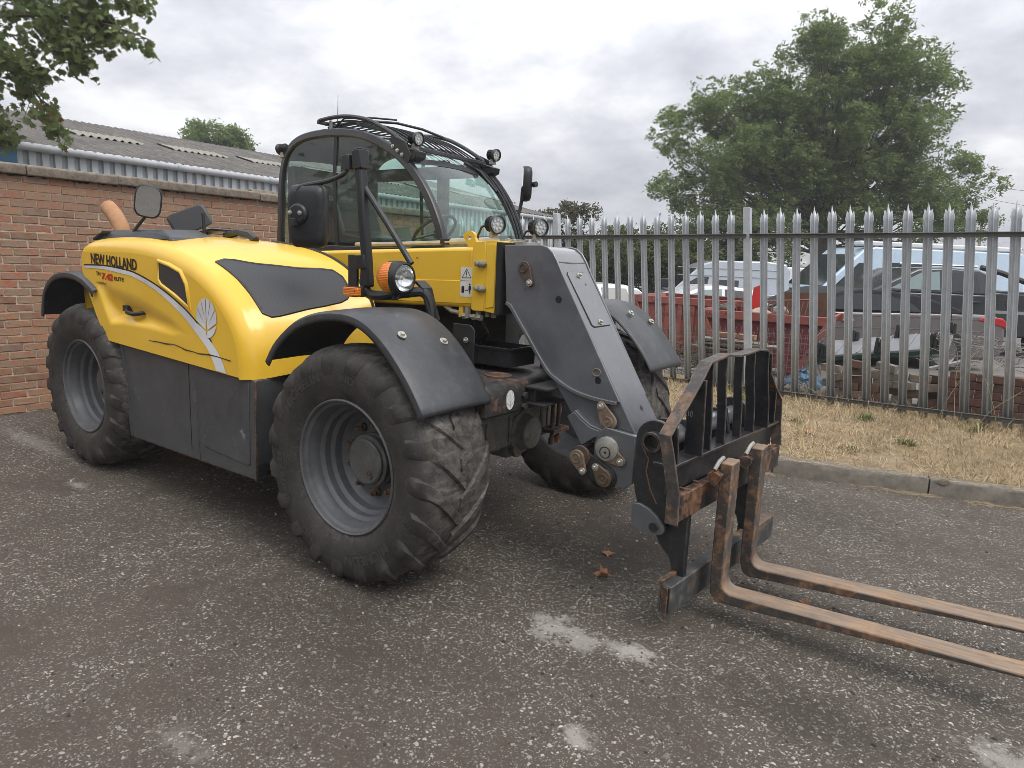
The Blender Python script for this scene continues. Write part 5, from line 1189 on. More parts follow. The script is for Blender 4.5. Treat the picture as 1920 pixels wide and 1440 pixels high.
WEEDS = [(.30, 4.55, .16, 90, 'tall pale green weed clump at the fence foot beside the fork guard'), (.42, 4.05, .10, 70, 'low bright green weed tuft just behind the fork guard'), (1.55, 4.55, .10, 90, 'grey-green weed tuft under the bottom fence rail'), (2.02, 3.75, .09, 100, 'dark green grass tuft in the middle of the dry verge'), (1.62, 3.25, .06, 50, 'small green tuft close to the kerb, nearest of the weeds'), (1.0, 3.9, .07, 40, 'thin green tuft half hidden in straw left of the verge'), (2.5, 4.85, .14, 40, 'upright dry weed by the fence at the right'), (.10, 5.05, .22, 110, 'bushy yellow-green weed growing through the bottom rail')]
for x, y, h_, n, lab in WEEDS:
    q = MB()
    for i in range(n): blade(q, x + random.gauss(0, h_ * .5), y + random.gauss(0, h_ * .35), vz(x, y), random.uniform(.5, 1.3) * h_, random.uniform(.05, 1.0), random.uniform(0, 6.28), random.uniform(.002, .006), .6)
    tag(q.build('weed', GREEN.m, smooth=0, recalc=False), lab, 'weed', 'weeds in the dry verge')
# fallen leaves
LEAFB = paint('dead_leaf', (.36, .17, .085), .8, vary=.4, scale=25, bump=.3)
def dead_leaf(x, y, s, a, lab, z=0.004, curl=.5):
    q = MB(); P = [(0, -.5), (.12, -.28), (.42, -.30), (.30, -.08), (.52, .12), (.26, .16), (.16, .30), (.0, .55), (-.16, .30), (-.28, .18), (-.5, .10), (-.30, -.06), (-.40, -.32), (-.12, -.26)]
    V_ = [(0, 0, .0)] + [(u * s, v * s, s * curl * (abs(u) ** 1.5 * .9 + .15 * random.random())) for u, v in P]; V_ = [(x + u * math.cos(a) - v * math.sin(a), y + u * math.sin(a) + v * math.cos(a), z + w_) for u, v, w_ in V_]
    q.add(V_, [(0, i + 1, (i + 1) % len(P) + 1) for i in range(len(P))]); q.tube([V_[0], Vector(V_[1]), Vector(V_[1]) * 1.0 + Vector((.3 * s, -.2 * s, .01))], .0015, 4)
    tag(q.build('fallen_leaf', LEAFB, smooth=0, recalc=False), lab, 'leaf', 'fallen leaves')
dead_leaf(.893, .039, .085, .4, 'flat brown leaf on the tarmac, farther of the two behind the fork carriage'); dead_leaf(1.007, -.237, .095, 2.2, 'curled orange-brown leaf on the tarmac below the coupler pins', curl=1.3)
dead_leaf(1.95, .18, .07, 1.2, 'dull brown leaf lying between the two forks'); dead_leaf(1.20, 3.55, .11, .5, 'orange leaf on the straw left of the verge', .15); dead_leaf(1.42, 3.85, .07, 2.5, 'pale tan leaf on the straw near the orange one', .16); dead_leaf(1.98, 4.15, .08, 1.0, 'rusty leaf on the straw below the fence rail', .16)
# ------------------------------------------------------------------ palisade fence
def mk_galv():
    t = NT('galvanised_steel'); v = t.voro(55, out='Color'); s = t.n('ShaderNodeSeparateColor'); t.l(v, s.inputs[0]); n = t.noise(7, 7, .7); r = t.rnd()
    st = t.noise(22, 8, .75, vec=t.mapping((1, 1, .22)))
    c = t.mix(t.ramp(n, (.3, 0.0), (.7, 1.0)), (.38, .405, .425), (.52, .545, .565)); c = t.mix(t.math('MULTIPLY', s.outputs[0], .35), c, (.58, .60, .61)); c = t.mix(t.math('MULTIPLY', t.ramp(st, (.55, 0.0), (.66, 1.0)), .6), c, (.70, .71, .71)); c = t.mix(t.math('MULTIPLY', r, .25), c, (.36, .38, .395))
    c = t.mix(t.math('MULTIPLY', t.ramp(t.noise(9, 6, .7), (.64, 0.0), (.74, 1.0)), .5), c, (.13, .12, .10))
    t.set(col=c, metal=.25, rough=.5, spec=.5, normal=t.bump(st, .08, .003)); return t.m
GALV = mk_galv(); RAILM = paint('rail_steel', (.135, .142, .140), .55, metal=.2, vary=.25, scale=8, dirt=(.26, .26, .25), dirt_amt=.4, bump=.1)
FY = 5.2; fence = empty('palisade_fence', (1.0, FY, .1)); tag(fence, 'galvanised steel palisade fence with spiked pales leaning slightly to the left', 'fence')
LEAN = -.105
def fx(x, z): return x + LEAN * (z - 2.40)
def ftop(x): return 2.418 + .020 * x
def make_pale(zb):
    q = MB(); XS = [-.042, -.031, -.015, 0, .015, .031, .042]; YS = [-.010, .012, .010, -.016, .010, .012, -.010]; TH_ = [-.165, -.070, -.095, 0, -.095, -.070, -.165]; SPX = [-.006, -.006, -.002, 0, .002, .006, .006]
    V_ = []
    for r_ in range(4):
        for i, (x, y) in enumerate(zip(XS, YS)):
            if r_ == 0: z = zb; xx = x
            elif r_ == 1: z = -1.2; xx = x
            elif r_ == 2: z = -.19; xx = x
            else: z = TH_[i]; xx = x * (.96 if i in (1, 5) else 1) + SPX[i]
            V_.append((xx + LEAN * z, y - (.006 if r_ == 3 and i in (1, 5) else 0), z))
    # the gaps between the points run down as notches
    q.add(V_, [(r_ * 7 + i, r_ * 7 + i + 1, (r_ + 1) * 7 + i + 1, (r_ + 1) * 7 + i) for r_ in range(3) for i in range(6)])
    return q
pl = None; xs = []
x = -.126 - .196
while x > -4.9: xs.append(x); x -= .197
x = .072
while x < 4.6: xs.append(x); x += .1895
for x in xs:
    if pl is None:
        pl = make_pale(-2.33).build('pale', GALV, fence, smooth=25, recalc=False, solid=.004); pl.data.transform(Matrix.Translation(Vector(ORG[fence.name]))); o = pl
    else: o = link_copy(pl, fence)
    o.location = Vector((fx(x, ftop(x)), FY + (.02 if x > 0 else 0), ftop(x) + random.uniform(-.006, .006))) - Vector(ORG[fence.name]); o.rotation_euler = (random.uniform(-.006, .006), random.uniform(-.006, .006), random.uniform(-.05, .05))
for xp in (-.126, -2.88, 2.70 + .35 * 0 + 2.0):
    q = MB(); q.box(-.043, .043, -.02, .06, -2.45, 0, Matrix.Translation((fx(xp, ftop(xp)) , FY + .0, ftop(xp))) @ Matrix(((1, 0, LEAN, 0), (0, 1, 0, 0), (0, 0, 1, 0), (0, 0, 0, 1)))); q.build('post', GALV, fence, bev=.006)
for a, b in ((-4.8, -.13), (-.09, 4.7)):
    for zr, d in ((2.075, .0), (.212, .0)):
        za, zb = zr + .020 * a + .0, zr + .020 * b; q = MB(); xa, xb = fx(a, za), fx(b, zb); y0 = FY - .020
        q.rings([[(xx, y0 + dy, zz + dz) for dy, dz in ((-.006, -.024), (0, -.024), (0, .022), (.0, .024), (-.048, .030), (-.050, .024), (-.008, .016))] for xx, zz in ((xa, za), (xb, zb))]); rl = q.build('rail', RAILM, fence, smooth=0)
        q = MB()
        for x in xs:
            if a < x < b: zz = zr + .02 * x; q.lathe([(.011, 0), (.010, .005), (0, .006)], 8, (fx(x, zz), y0 - .006, zz - .002), (Vector((1, 0, 0)), Vector((0, 0, 1)), Vector((0, -1, 0))))
        q.build('rail_bolts', RAILM, rl)
# ------------------------------------------------------------------ things beyond the wall and the fence
YF = Vector((math.cos(_yaw), math.sin(_yaw), 0)); YR = Vector((math.sin(_yaw), -math.cos(_yaw), 0))
def yd(D, s, z=0.0):
    """A place in the neighbouring yards: D metres out and s metres across from the camera."""
    p = Vector((2.5652, -3.3448, 0)) + YF * D + YR * s; p.z = z; return p  # frame starts at the camera position and follows its heading
# ---- warehouse
SHED = empty('warehouse', (-10, 8, 0)); tag(SHED, 'long low warehouse with grey corrugated roof and pale ribbed cladding behind the brick wall', 'warehouse')
CLAD = paint('pale_cladding', (.60, .63, .65), .5, vary=.08, scale=2, dirt=(.30, .33, .34), dirt_amt=.3, streak=True)
CLADD = paint('cladding_rib', (.40, .44, .47), .5, vary=.08, scale=2)
def mk_roof():
    t = NT('asbestos_cement_roof'); n = t.noise(2.2, 9, .7); n2 = t.noise(9, 8, .75)
    c = t.mix(t.ramp(n, (.35, 0.0), (.65, 1.0)), (.085, .079, .073), (.165, .152, .138)); c = t.mix(t.math('MULTIPLY', t.ramp(n2, (.52, 0.0), (.68, 1.0)), .7), c, (.065, .058, .05)); c = t.mix(t.math('MULTIPLY', t.ramp(n2, (.30, 1.0), (.42, 0.0)), .6), c, (.33, .31, .28))
    t.set(col=c, rough=.9, normal=t.bump(n2, .6, .02)); return t.m
ROOFM = mk_roof()
def rz(x): return 3.14 + (-10 - x) * .228
Y0, Y1 = .93, 16.3
for k in range(17):                                                # one sheet of cladding after the other, each with five ribs
    y = Y0 + k * (Y1 - Y0) / 17; w_ = (Y1 - Y0) / 17; q = MB(); P = []
    for j in range(5):
        b = y + j * w_ / 5; u_ = w_ / 5; P += [(b, 0), (b + u_ * .52, 0), (b + u_ * .62, -.035), (b + u_ * .90, -.035)]
    P.append((y + w_ - .001, 0)); q.add([(-10 + d, yy, z) for yy, d in P for z in (0, 3.06)], [(2 * i, 2 * i + 2, 2 * i + 3, 2 * i + 1) for i in range(len(P) - 1)])
    me_ = q.build('cladding_sheet', [CLAD, CLADD], SHED, smooth=0, recalc=False)
    for i, p_ in enumerate(me_.data.polygons): p_.material_index = 1 if i % 4 in (1, 2, 3) else 0
q = MB()
q.grid(lambda u, v: (lerp(-9.86, -15.6, u), lerp(Y0 - .25, Y1, v), rz(lerp(-9.86, -15.6, u)) + .024 * math.cos(v * (Y1 - Y0) / .146 * 2 * math.pi) + .004 * math.floor(u * 4)), 12, 460)
q.build('roof', ROOFM, SHED, smooth=60)
q = MB(); q.grid(lambda u, v: (lerp(-15.6, -21.3, u), lerp(Y0 - .25, Y1, v), rz(-15.6) - u * 1.3), 1, 1); q.build('far_roof', ROOFM, SHED, smooth=0)
q = MB(); q.box(-21, -10.05, Y0 + .02, Y0 + .05, 0, 3.1); q.prism([(-10.05, 3.1), (-15.6, rz(-15.6) - .06), (-21, 3.1)], Y0 + .02, Y0 + .05); q.build('gable_wall', CLADD, SHED)
RLM = paint('rooflight_grp', (.27, .255, .21), .7, vary=.2, scale=3, dirt=(.2, .18, .14), dirt_amt=.5)
for k in range(8):
    y = Y0 - .25 + .146 * (14 + k * 13); q = MB(); q.grid(lambda u, v: (lerp(-12.3, -13.0, u), lerp(y, y + .146 * 9, v), rz(lerp(-12.3, -13.0, u)) + .030 + .024 * math.cos(v * 9 * 2 * math.pi)), 2, 54); q.build('rooflight', RLM, SHED, smooth=60)
q = MB(); q.tube([(-9.90, Y0 - .25, 3.075), (-9.90, Y1, 3.04)], .062, 12); q.build('gutter', paint('gutter_grey', (.46, .47, .49), .5, vary=.12), SHED)
for k in range(9):
    q = MB(); y = Y0 + .6 + k * 1.9; q.tube([(-9.90, y - .03, 3.074 - (y - Y0) * .002), (-9.90, y + .03, 3.074 - (y - Y0) * .002)], .070, 12); q.build('gutter_joint', CLADD, SHED)
q = MB(); q.box(-10.06, -9.93, Y0 - .24, Y0 + .0, 0, 3.05); q.build('corner_trim', flat('blue_trim', (.03, .13, .24), .4), SHED)
q = MB(); q.box(-15, -9.97, Y0 - 2.4, Y0 - .24, 0, 3.0); q.build('side_door', flat('dark_blue_door', (.012, .03, .05), .5), SHED)

# ---- foliage
def leaf_mat(name, c0, c1, c2, trans=.45):
    t = NT(name); r = t.geo('Random Per Island'); n = t.noise(.5, 3)
    c = t.mix(t.ramp(n, (.38, 0.0), (.62, 1.0)), t.ramp(r, (0, c0), (1, c1)), t.ramp(r, (0, c1), (1, c2)))
    t.set(col=c, rough=.5, spec=.35)
    tl = t.n('ShaderNodeBsdfTranslucent'); t.l(c, tl.inputs[0]); m = t.n('ShaderNodeMixShader', ); m.inputs[0].default_value = trans
    t.l(t.b.outputs[0], m.inputs[1]); t.l(tl.outputs[0], m.inputs[2]); t.l(m.outputs[0], t.out.inputs[0]); return t.m
BARK = paint('bark', (.085, .07, .055), .95, vary=.35, scale=8, dirt=(.03, .028, .025), dirt_amt=.6, bump=.8)
LF1 = leaf_mat('summer_leaf', (.130, .190, .058), (.185, .255, .085), (.240, .300, .110))
LF2 = leaf_mat('dark_leaf', (.080, .110, .046), (.125, .160, .066), (.165, .190, .085))
LF3 = leaf_mat('olive_leaf', (.055, .075, .022), (.105, .12, .035), (.16, .15, .05))
LF4 = leaf_mat('brown_green_leaf', (.06, .06, .03), (.10, .095, .045), (.14, .115, .055))
def fast_mesh(name, V, Fq, m, parent):
    me = bpy.data.meshes.new(name); n, k = Fq.shape
    me.vertices.add(len(V)); me.vertices.foreach_set('co', np.ascontiguousarray(V, dtype=np.float32).ravel()); me.loops.add(n * k); me.loops.foreach_set('vertex_index', Fq.ravel().astype(np.int32))
    me.polygons.add(n); me.polygons.foreach_set('loop_start', np.arange(0, n * k, k, dtype=np.int32)); me.polygons.foreach_set('loop_total', np.full(n, k, dtype=np.int32)); me.materials.append(m); me.update(); me.validate()
    o = bpy.data.objects.new(name, me); COL.objects.link(o); o.parent = parent; ORG[o.name] = ORG[parent.name]; return o
def leaf_cloud(pts, size, up=.6):
    """Bent two-quad leaves at pts, random facing with an upward lean."""
    n = len(pts); nn = rng.normal(size=(n, 3)); nn[:, 2] = np.abs(nn[:, 2]) + up; nn /= np.linalg.norm(nn, axis=1)[:, None]
    a = np.cross(nn, rng.normal(size=(n, 3))); a /= np.linalg.norm(a, axis=1)[:, None]; b = np.cross(nn, a); s = (size * rng.uniform(.6, 1.3, n))[:, None]
    V = np.stack([pts - a * s, pts + b * s * .42 - nn * s * .18, pts + a * s, pts - b * s * .42 - nn * s * .18], 1)
    return V.reshape(-1, 3), np.arange(4 * n).reshape(n, 4)
def tree(name, label, base, lobes, nl, size, m, trunk_r, trunk_top, seed, group=None, sub=34, sr=.9, cat='tree', tight=.62):
    """lobes: (s, z, depth, rs, rz, rd) ellipsoids in the frame of the yard, relative to base; sub-clumps of leaves sit on twigs inside them."""
    global rng
    rng = np.random.default_rng(seed); root = empty(name, base); tag(root, label, cat, group); B = np.array(base)
    cl = []; vol = np.array([l[3] * l[4] * l[5] for l in lobes]); vol = vol ** .75 / (vol ** .75).sum()
    for l, f in zip(lobes, vol):
        for _ in range(max(3, int(sub * f))):
            d = rng.normal(size=3); d /= np.linalg.norm(d); r = rng.uniform(.30, 1.0) ** .5
            cl.append((B + np.array(YR) * (l[0] + d[0] * r * l[3]) + np.array(YF) * (l[2] + d[1] * r * l[5]) + np.array([0, 0, l[1] + d[2] * r * l[4]]), sr * rng.uniform(.6, 1.25)))
    per = nl // len(cl); P = []
    for c, r in cl:                                                # leaves sit in sprays at the ends of twigs
        ns = max(4, per // 16); d = rng.normal(size=(ns, 3)); d /= np.linalg.norm(d, axis=1)[:, None]; d *= (rng.uniform(.15, 1, ns) ** .45)[:, None] * r * np.array([1, 1, .8])
        k = rng.integers(0, ns, per); P.append(c + d[k] + rng.normal(size=(per, 3)) * np.array([1, 1, .7]) * size * 1.15)
    P = np.concatenate(P); V, F = leaf_cloud(P, size); fast_mesh('crown', V - B, F, m, root)
    q = MB(); tt = Vector(base) + YR * trunk_top[0] + YF * .0 + Vector((0, 0, trunk_top[1]))
    q.tube([Vector(base), Vector(base).lerp(tt, .35) + YR * trunk_r * .4, Vector(base).lerp(tt, .7), tt], [trunk_r * 1.25, trunk_r, trunk_r * .8, trunk_r * .5], 10); q.build('trunk', BARK, root)
    q = MB()
    for i, (c, r) in enumerate(cl):
        c = Vector(c); k = rng.uniform(.35, 1.0); st = Vector(base).lerp(tt, k); md = st.lerp(c, .5) + Vector((0, 0, -.12 * (c - st).length)) + Vector(rng.normal(size=3)) * .15; r0 = trunk_r * (.16 if i % 6 else .36)
        q.tube([st, st.lerp(md, .6), md, md.lerp(c, .6), c], [r0, r0 * .7, r0 * .5, r0 * .32, r0 * .12], 5)
    q.build('limb', BARK, root); return root
tree('ash_tree', 'tall spreading green tree with open crown beyond the fence, largest in view', yd(30, 12.9, .1), [(.7, 7.9, 0, 4.0, 3.2, 3.0), (.5, 9.9, 0, 2.9, 2.1, 2.2), (2.6, 9.2, 0, 1.7, 1.8, 1.8), (-2.4, 7.5, 0, 2.4, 2.2, 2.2), (-5.0, 6.7, -.5, 2.2, 2.1, 2.2), (-5.7, 4.9, -.5, 2.0, 1.3, 2), (4.8, 5.6, 0, 2.3, 1.6, 2), (0, 4.7, .5, 4.3, 1.5, 2.5), (-3.2, 3.5, -.8, 3.2, 1.0, 1.6), (2.6, 3.9, -.8, 3.2, 1.1, 1.6), (5.4, 4.3, 0, 1.6, 1.0, 1.4), (-1, 6.2, -1.2, 3.4, 1.8, 1.2)], 210000, .078, LF1, .30, (0.3, 6.5), 21, sub=330, sr=.85, tight=.50)
tree('bush_tree', 'thin brownish tree with see-through crown beyond the fence, just right of the cab', yd(27, 1.75, .1), [(0, 2.9, 0, 1.25, 1.25, 1.1), (.2, 2.0, 0, 1.2, .9, 1)], 8000, .075, LF4, .09, (0, 2.2), 22, 'trees beyond the fence', 30, .42)
tree('conifer', 'dark narrow evergreen rising behind the fence between lighter trees', yd(28, 4.2, .1), [(0, 1.8, 0, .9, 1.5, .9), (.1, 2.5, 0, .5, .8, .5)], 6500, .08, LF2, .12, (0, 2.9), 23, 'trees beyond the fence', 34, .45)
tree('bush_tree', 'loose grey-green tree behind the fence, next on the right of the dark evergreen', yd(27, 5.7, .1), [(0, 2.0, 0, 1.4, 1.1, 1.1)], 7000, .085, LF2, .10, (0, 2.2), 27, 'trees beyond the fence', 36, .5)
tree('roadside_tree', 'leaning olive-green tree with dark forked trunk beyond the fence behind the white car', yd(22, 4.45, .1), [(-.8, 1.9, 0, 1.6, .75, 1.2), (.9, 1.8, 0, 1.2, .9, 1.0), (-2.0, 1.6, .3, 1.0, .8, 1.0)], 13000, .075, LF3, .12, (-.3, 1.4), 24, 'trees beyond the fence', 60, .45)
tree('roadside_tree', 'dense dark green tree behind the grey van, left of the tall tree', yd(26, 7.4, .1), [(0, 2.4, 0, 2.0, 1.3, 1.4), (1.6, 2.6, 0, 1.5, 1.2, 1.2)], 14000, .085, LF2, .13, (0, 2.0), 25, 'trees beyond the fence', 60, .55)
tree('garden_tree', 'round bright green tree top showing above the warehouse roof', yd(36, -15.4, 0), [(0, 6.8, 0, 1.75, 1.1, 1.6), (.9, 6.4, 0, 1.3, 1.0, 1.2), (-.9, 6.5, 0, 1.0, .8, 1.0)], 13000, .095, LF1, .22, (0, 6.4), 26, None, 60, .5)
q = MB()
P = []
rng = np.random.default_rng(40)
for i in range(90):
    s = -6 + i * .85; h_ = 1.6 + 1.1 * mnoise.noise((s * .15, 2, 0)) + .8
    c = np.array(yd(62 + 4 * mnoise.noise((s * .2, 0, 5)), s, h_)); P.append(c + rng.normal(size=(190, 3)) * np.array([.9, .9, .8]))
P = np.concatenate(P); P[:, 2] = np.abs(P[:, 2]); V, F = leaf_cloud(P, .22); hg = empty('far_hedgerow', tuple(yd(62, 30, 0))); tag(hg, 'far dark hedgerow along the horizon behind the parked vehicles', 'hedgerow', kind='stuff'); fast_mesh('foliage', V - np.array(yd(62, 30, 0)), F, LF2, hg)

# ---- tall belt of trees across the road behind the camera: the wing mirrors and the paint reflect it
rng = np.random.default_rng(77); P = []
for i in range(64):
    x = -20 + i * .72; h_ = 5.2 + 2.2 * mnoise.noise((x * .21, 9, 0)); n_ = 150
    P.append(np.stack([x + rng.normal(size=n_) * .8, -17 + rng.normal(size=n_) * 1.3, np.abs(rng.uniform(0, h_, n_) + rng.normal(size=n_) * .4)], 1))
P = np.concatenate(P); V, F = leaf_cloud(P, .36); hb_ = empty('tree_belt', (0, -17, 0)); tag(hb_, 'dark belt of trees reflected in the wing mirror on the engine cover', 'tree belt', kind='stuff'); fast_mesh('foliage', V - np.array((0, -17, 0)), F, LF2, hb_)
# ---- overhanging maple at the left
MP = empty('maple_tree', tuple(yd(9.6, -9.2, 0))); tag(MP, 'overhanging maple with lobed green leaves at the upper left above the wall', 'tree')
random.seed(4)
BR = [[(-9.2, 4.6, 9.6), (-8, 5.2, 9.6), (-6.6, 5.15, 9.5), (-5.6, 4.95, 9.4), (-5.0, 4.72, 9.4)], [(-9.2, 4.0, 9.6), (-7.9, 4.35, 9.5), (-6.6, 4.50, 9.4), (-5.6, 4.46, 9.3), (-4.85, 4.26, 9.3)], [(-9.2, 3.6, 9.6), (-7.9, 4.0, 9.4), (-6.9, 3.90, 9.3), (-6.4, 3.60, 9.3), (-6.05, 3.15, 9.2)],
      [(-9.2, 3.3, 9.6), (-8.0, 3.55, 9.5), (-7.2, 3.35, 9.4), (-6.75, 3.05, 9.3)], [(-9.2, 4.4, 9.6), (-8, 4.85, 9.8), (-7, 4.85, 9.9), (-6.2, 4.70, 9.9), (-5.75, 4.35, 9.9)], [(-8.2, 4.3, 9.4), (-7.2, 4.2, 9.2), (-6.5, 4.02, 9.1), (-6.2, 3.75, 9.1)],
      [(-6.4, 4.5, 9.4), (-6.0, 4.22, 9.3), (-5.72, 3.98, 9.3)], [(-6.2, 5.05, 9.5), (-5.75, 4.75, 9.4), (-5.45, 4.45, 9.4)], [(-9, 5.3, 9.7), (-7.6, 5.6, 9.7), (-6.3, 5.45, 9.6), (-5.5, 5.3, 9.6)]]
q = MB(); q.tube([yd(9.6, -9.2, 0), yd(9.6, -9.15, 2), yd(9.65, -9.2, 4), yd(9.7, -9.0, 6.5)], [.24, .20, .16, .06], 12); q.build('trunk', BARK, MP)
leaves = []
for i, b in enumerate(BR):
    P = [yd(d, s, z) for s, z, d in curve(b, 22)]; q = MB(); q.tube(P, [lerp(.042 if i < 6 else .02, .006, (k / 22) ** .7) for k in range(23)], 7); br_ = q.build('branch', BARK, MP); qs = MB()
    for k in range(4, 23):
        for _ in range(3):
            p = P[k]; L = random.uniform(.12, .40) * (1.0 if k < 18 else .7); d = (YR * random.uniform(-.6, 1.0) + YF * random.uniform(-.8, .8) + Vector((0, 0, random.uniform(-.9, .45)))).normalized(); e_ = p + d * L; qs.tube([p, p.lerp(e_, .5) + Vector((0, 0, .02)), e_], [.006, .004, .002], 4)
            for _ in range(random.randint(6, 10) if P[k].length else 3): leaves.append(p.lerp(e_, random.uniform(.35, 1.1)) + Vector((random.gauss(0, .05), random.gauss(0, .05), random.gauss(-.04, .05))))
    qs.build('twig', BARK, br_, recalc=False)
for _ in range(900):
    s = random.uniform(-8.4, -6.3) ; z = random.uniform(3.3, 5.4)
    if s > -6.9 and z < 3.7: continue
    leaves.append(yd(9.5 + random.uniform(-.5, .5), s, z))
LSH = [(0, -.45), (.10, -.18), (.34, -.34), (.30, -.10), (.52, .02), (.36, .10), (.44, .34), (.20, .24), (.10, .34), (0, .62), (-.10, .34), (-.20, .24), (-.44, .34), (-.36, .10), (-.52, .02), (-.30, -.10), (-.34, -.34), (-.10, -.18)]
def leaf_verts(p, s):
    n = Vector((random.gauss(0, .8), random.gauss(0, .8), random.gauss(.55, .6))).normalized(); down = Vector((random.gauss(0, .5), random.gauss(0, .5), -1)); a = (down - n * down.dot(n)).normalized(); b = n.cross(a)
    return [p] + [p + b * (x * s) + a * (y * s) - n * (s * .35 * (x * x + .3 * y * y)) for x, y in LSH]
LMP = leaf_mat('maple_leaf', (.100, .140, .045), (.150, .200, .068), (.215, .250, .100), .45)
LMB = leaf_mat('maple_leaf_turning', (.14, .09, .03), (.18, .13, .04), (.14, .05, .02), .2)
def seen(p): u, v, d = px(p); return -10 < u < 420 and -15 < v < 330
leaves.sort(key=lambda p: (not seen(p), (p - CAM).length))
NF = len(LSH); FAN = [(0, i + 1, (i + 1) % NF + 1) for i in range(NF)]
lp = []
for k in range(6):
    q = MB(); q.add(leaf_verts(Vector((0, 0, 0)), .105), FAN); o = q.build('leaf', LMP if k else LMB, MP, smooth=0, recalc=False); o.data.transform(Matrix.Translation(Vector(ORG[MP.name]))); lp.append(o)
for i, p in enumerate(leaves[:300]):
    o = lp[i] if i < 6 else link_copy(lp[random.choice((0, 1, 2, 3, 4, 5, 1, 2, 3, 4, 5))], MP)
    o.location = p - Vector(ORG[MP.name]); o.rotation_euler = (random.gauss(0, .3), random.gauss(0, .3), random.uniform(0, 6.28)); s = random.uniform(.8, 1.2); o.scale = (s, s, s)
VV = [leaf_verts(p, random.uniform(.075, .125)) for p in leaves[300:]]
V = np.array([tuple(v) for l in VV for v in l]); F = np.array([[a + i * (NF + 1) for a in f] for i in range(len(VV)) for f in FAN]); tag(fast_mesh('foliage', V - np.array(ORG[MP.name]), F, LMP, MP), kind='stuff')

# ---- vehicles in the next yard
CARGL = flat('car_window', (.020, .024, .027), .08, spec=.6); CARGP = flat('pale_car_window', (.20, .26, .26), .1, spec=.6); TYREM = flat('car_tyre', (.015, .015, .016), .7); ALLOY = flat('alloy', (.32, .33, .34), .35, .6); TAIL = flat('tail_lamp', (.42, .012, .02), .2); TRIM = flat('black_trim', (.012, .012, .013), .4)
def vehicle(name, label, cat, D, s_rear, z0, dyaw, L, W_, body, cabin, belt, taper, col, wins, wheels, tails=(), group='vehicles parked beyond the fence', cabcol=None, metal=.35, extra=None, wr=.33, screens=()):
    """Outline in (x,z), x from the tail forwards; the left flank faces the fence."""
    root = empty(name, tuple(yd(D, s_rear, z0))); tag(root, label, cat, group)
    d = -(YR * math.cos(dyaw) + YF * math.sin(dyaw)); n = -(YF * math.cos(dyaw) - YR * math.sin(dyaw)); O = yd(D, s_rear, z0)
    M = Matrix(((d.x, n.x, 0, O.x), (d.y, n.y, 0, O.y), (0, 0, 1, O.z), (0, 0, 0, 1)))
    pm = paint(name + '_paint_' + str(len(MATS)), col, .28, metal=metal, vary=.06, scale=1.5, bump=0.0, coat=.6, dirt=tuple(min(1, c * 1.5 + .03) for c in col), dirt_amt=.2)
    cm_ = cabcol or pm; zt = max(z for x, z in cabin)
    def hw(z): return W_ / 2 * (1 - taper * max(0, z - belt) / max(.01, zt - belt))
    q = MB(); N = len(body)
    q.rings([[M @ Vector((x, y * W_ / 2 * (.90 if z < .4 else 1), z)) for x, z in body] for y in (-1, -.93, .93, 1)]) if 0 else q.prism(body, -W_ / 2, W_ / 2, 'Y', M)
    q.build('body', pm, root, smooth=40, bev=.05, seg=3)
    q = MB(); q.rings([[M @ Vector((x, s * hw(z), z)) for x, z in cabin] for s in (-1, 1)]); q.build('cabin', cm_, root, smooth=40, bev=.04, seg=3)
    for w_ in wins:
        m = CARGL
        if w_[0] == 'p': m = CARGP; w_ = w_[1:]
        q = MB(); q.add([M @ Vector((x, hw(z) + .006, z)) for x, z in w_], [tuple(range(len(w_)))]); q.build('window', m, root, smooth=0, recalc=False)
    for (xa, za), (xb, zb) in screens:
        d_ = Vector((zb - za, 0, xa - xb)).normalized() * (.012 if zb > za else -.012); d_ = d_ if d_.z > 0 else -d_
        q = MB(); q.add([M @ (Vector((x, s * (hw(z) - .10), z)) + d_) for x, z, s in ((xa, za, -1), (xa, za, 1), (xb, zb, 1), (xb, zb, -1))], [(0, 1, 2, 3)]); q.build('screen', CARGL, root, smooth=0, recalc=False)
    for x in wheels:
        wh = empty('wheel', tuple(M @ Vector((x, W_ / 2, wr))), root); A = (Vector(d), Vector((0, 0, 1)), Vector(n)); o = M @ Vector((x, W_ / 2, wr))
        q = MB(); q.lathe([(wr * .66, .012), (wr * .9, .014), (wr, -.02), (wr, -.2)], 28, o, A); q.build('tyre', TYREM, wh)
        q = MB(); q.lathe([(wr * .66, .010), (wr * .6, -.02), (wr * .2, .0), (0, .004)], 20, o, A)
        q.build('rim', ALLOY, wh)
        q = MB(); q.lathe([(wr * 1.16, .004), (wr * .9, .004)], 28, o, A); q.build('wheel_arch', TRIM, root, smooth=0)
    for P in tails:
        q = MB(); q.prism(P, W_ / 2 - .25, W_ / 2 + .014, 'Y', M); q.build('tail_lamp', TAIL, root, bev=.02)
    if extra: extra(root, M, pm, hw)
    return root
def coupe_x(root, M, pm, hw):
    q = MB(); q.prism([(2.72, .80), (2.92, .80), (2.92, .84), (2.72, .84)], .93, .96, 'Y', M); q.build('door_handle', flat('chrome_handle', (.5, .5, .5), .2, .9), root, bev=.01)
    for P in (((2.45, .35), (2.45, .96)), ((3.75, .35), (3.62, .94)), ((.95, .62), (1.02, .99))):
        q = MB(); q.tube([M @ Vector((x, .931, z)) for x, z in P], .006, 5); q.build('door_seam', TRIM, root)
    for z in (.70, .90): q = MB(); q.tube([M @ Vector((x, .932, z + .02 * math.sin(x))) for x in (.4, 1.4, 2.6, 4.0)], .006, 5); q.build('crease', pm, root)
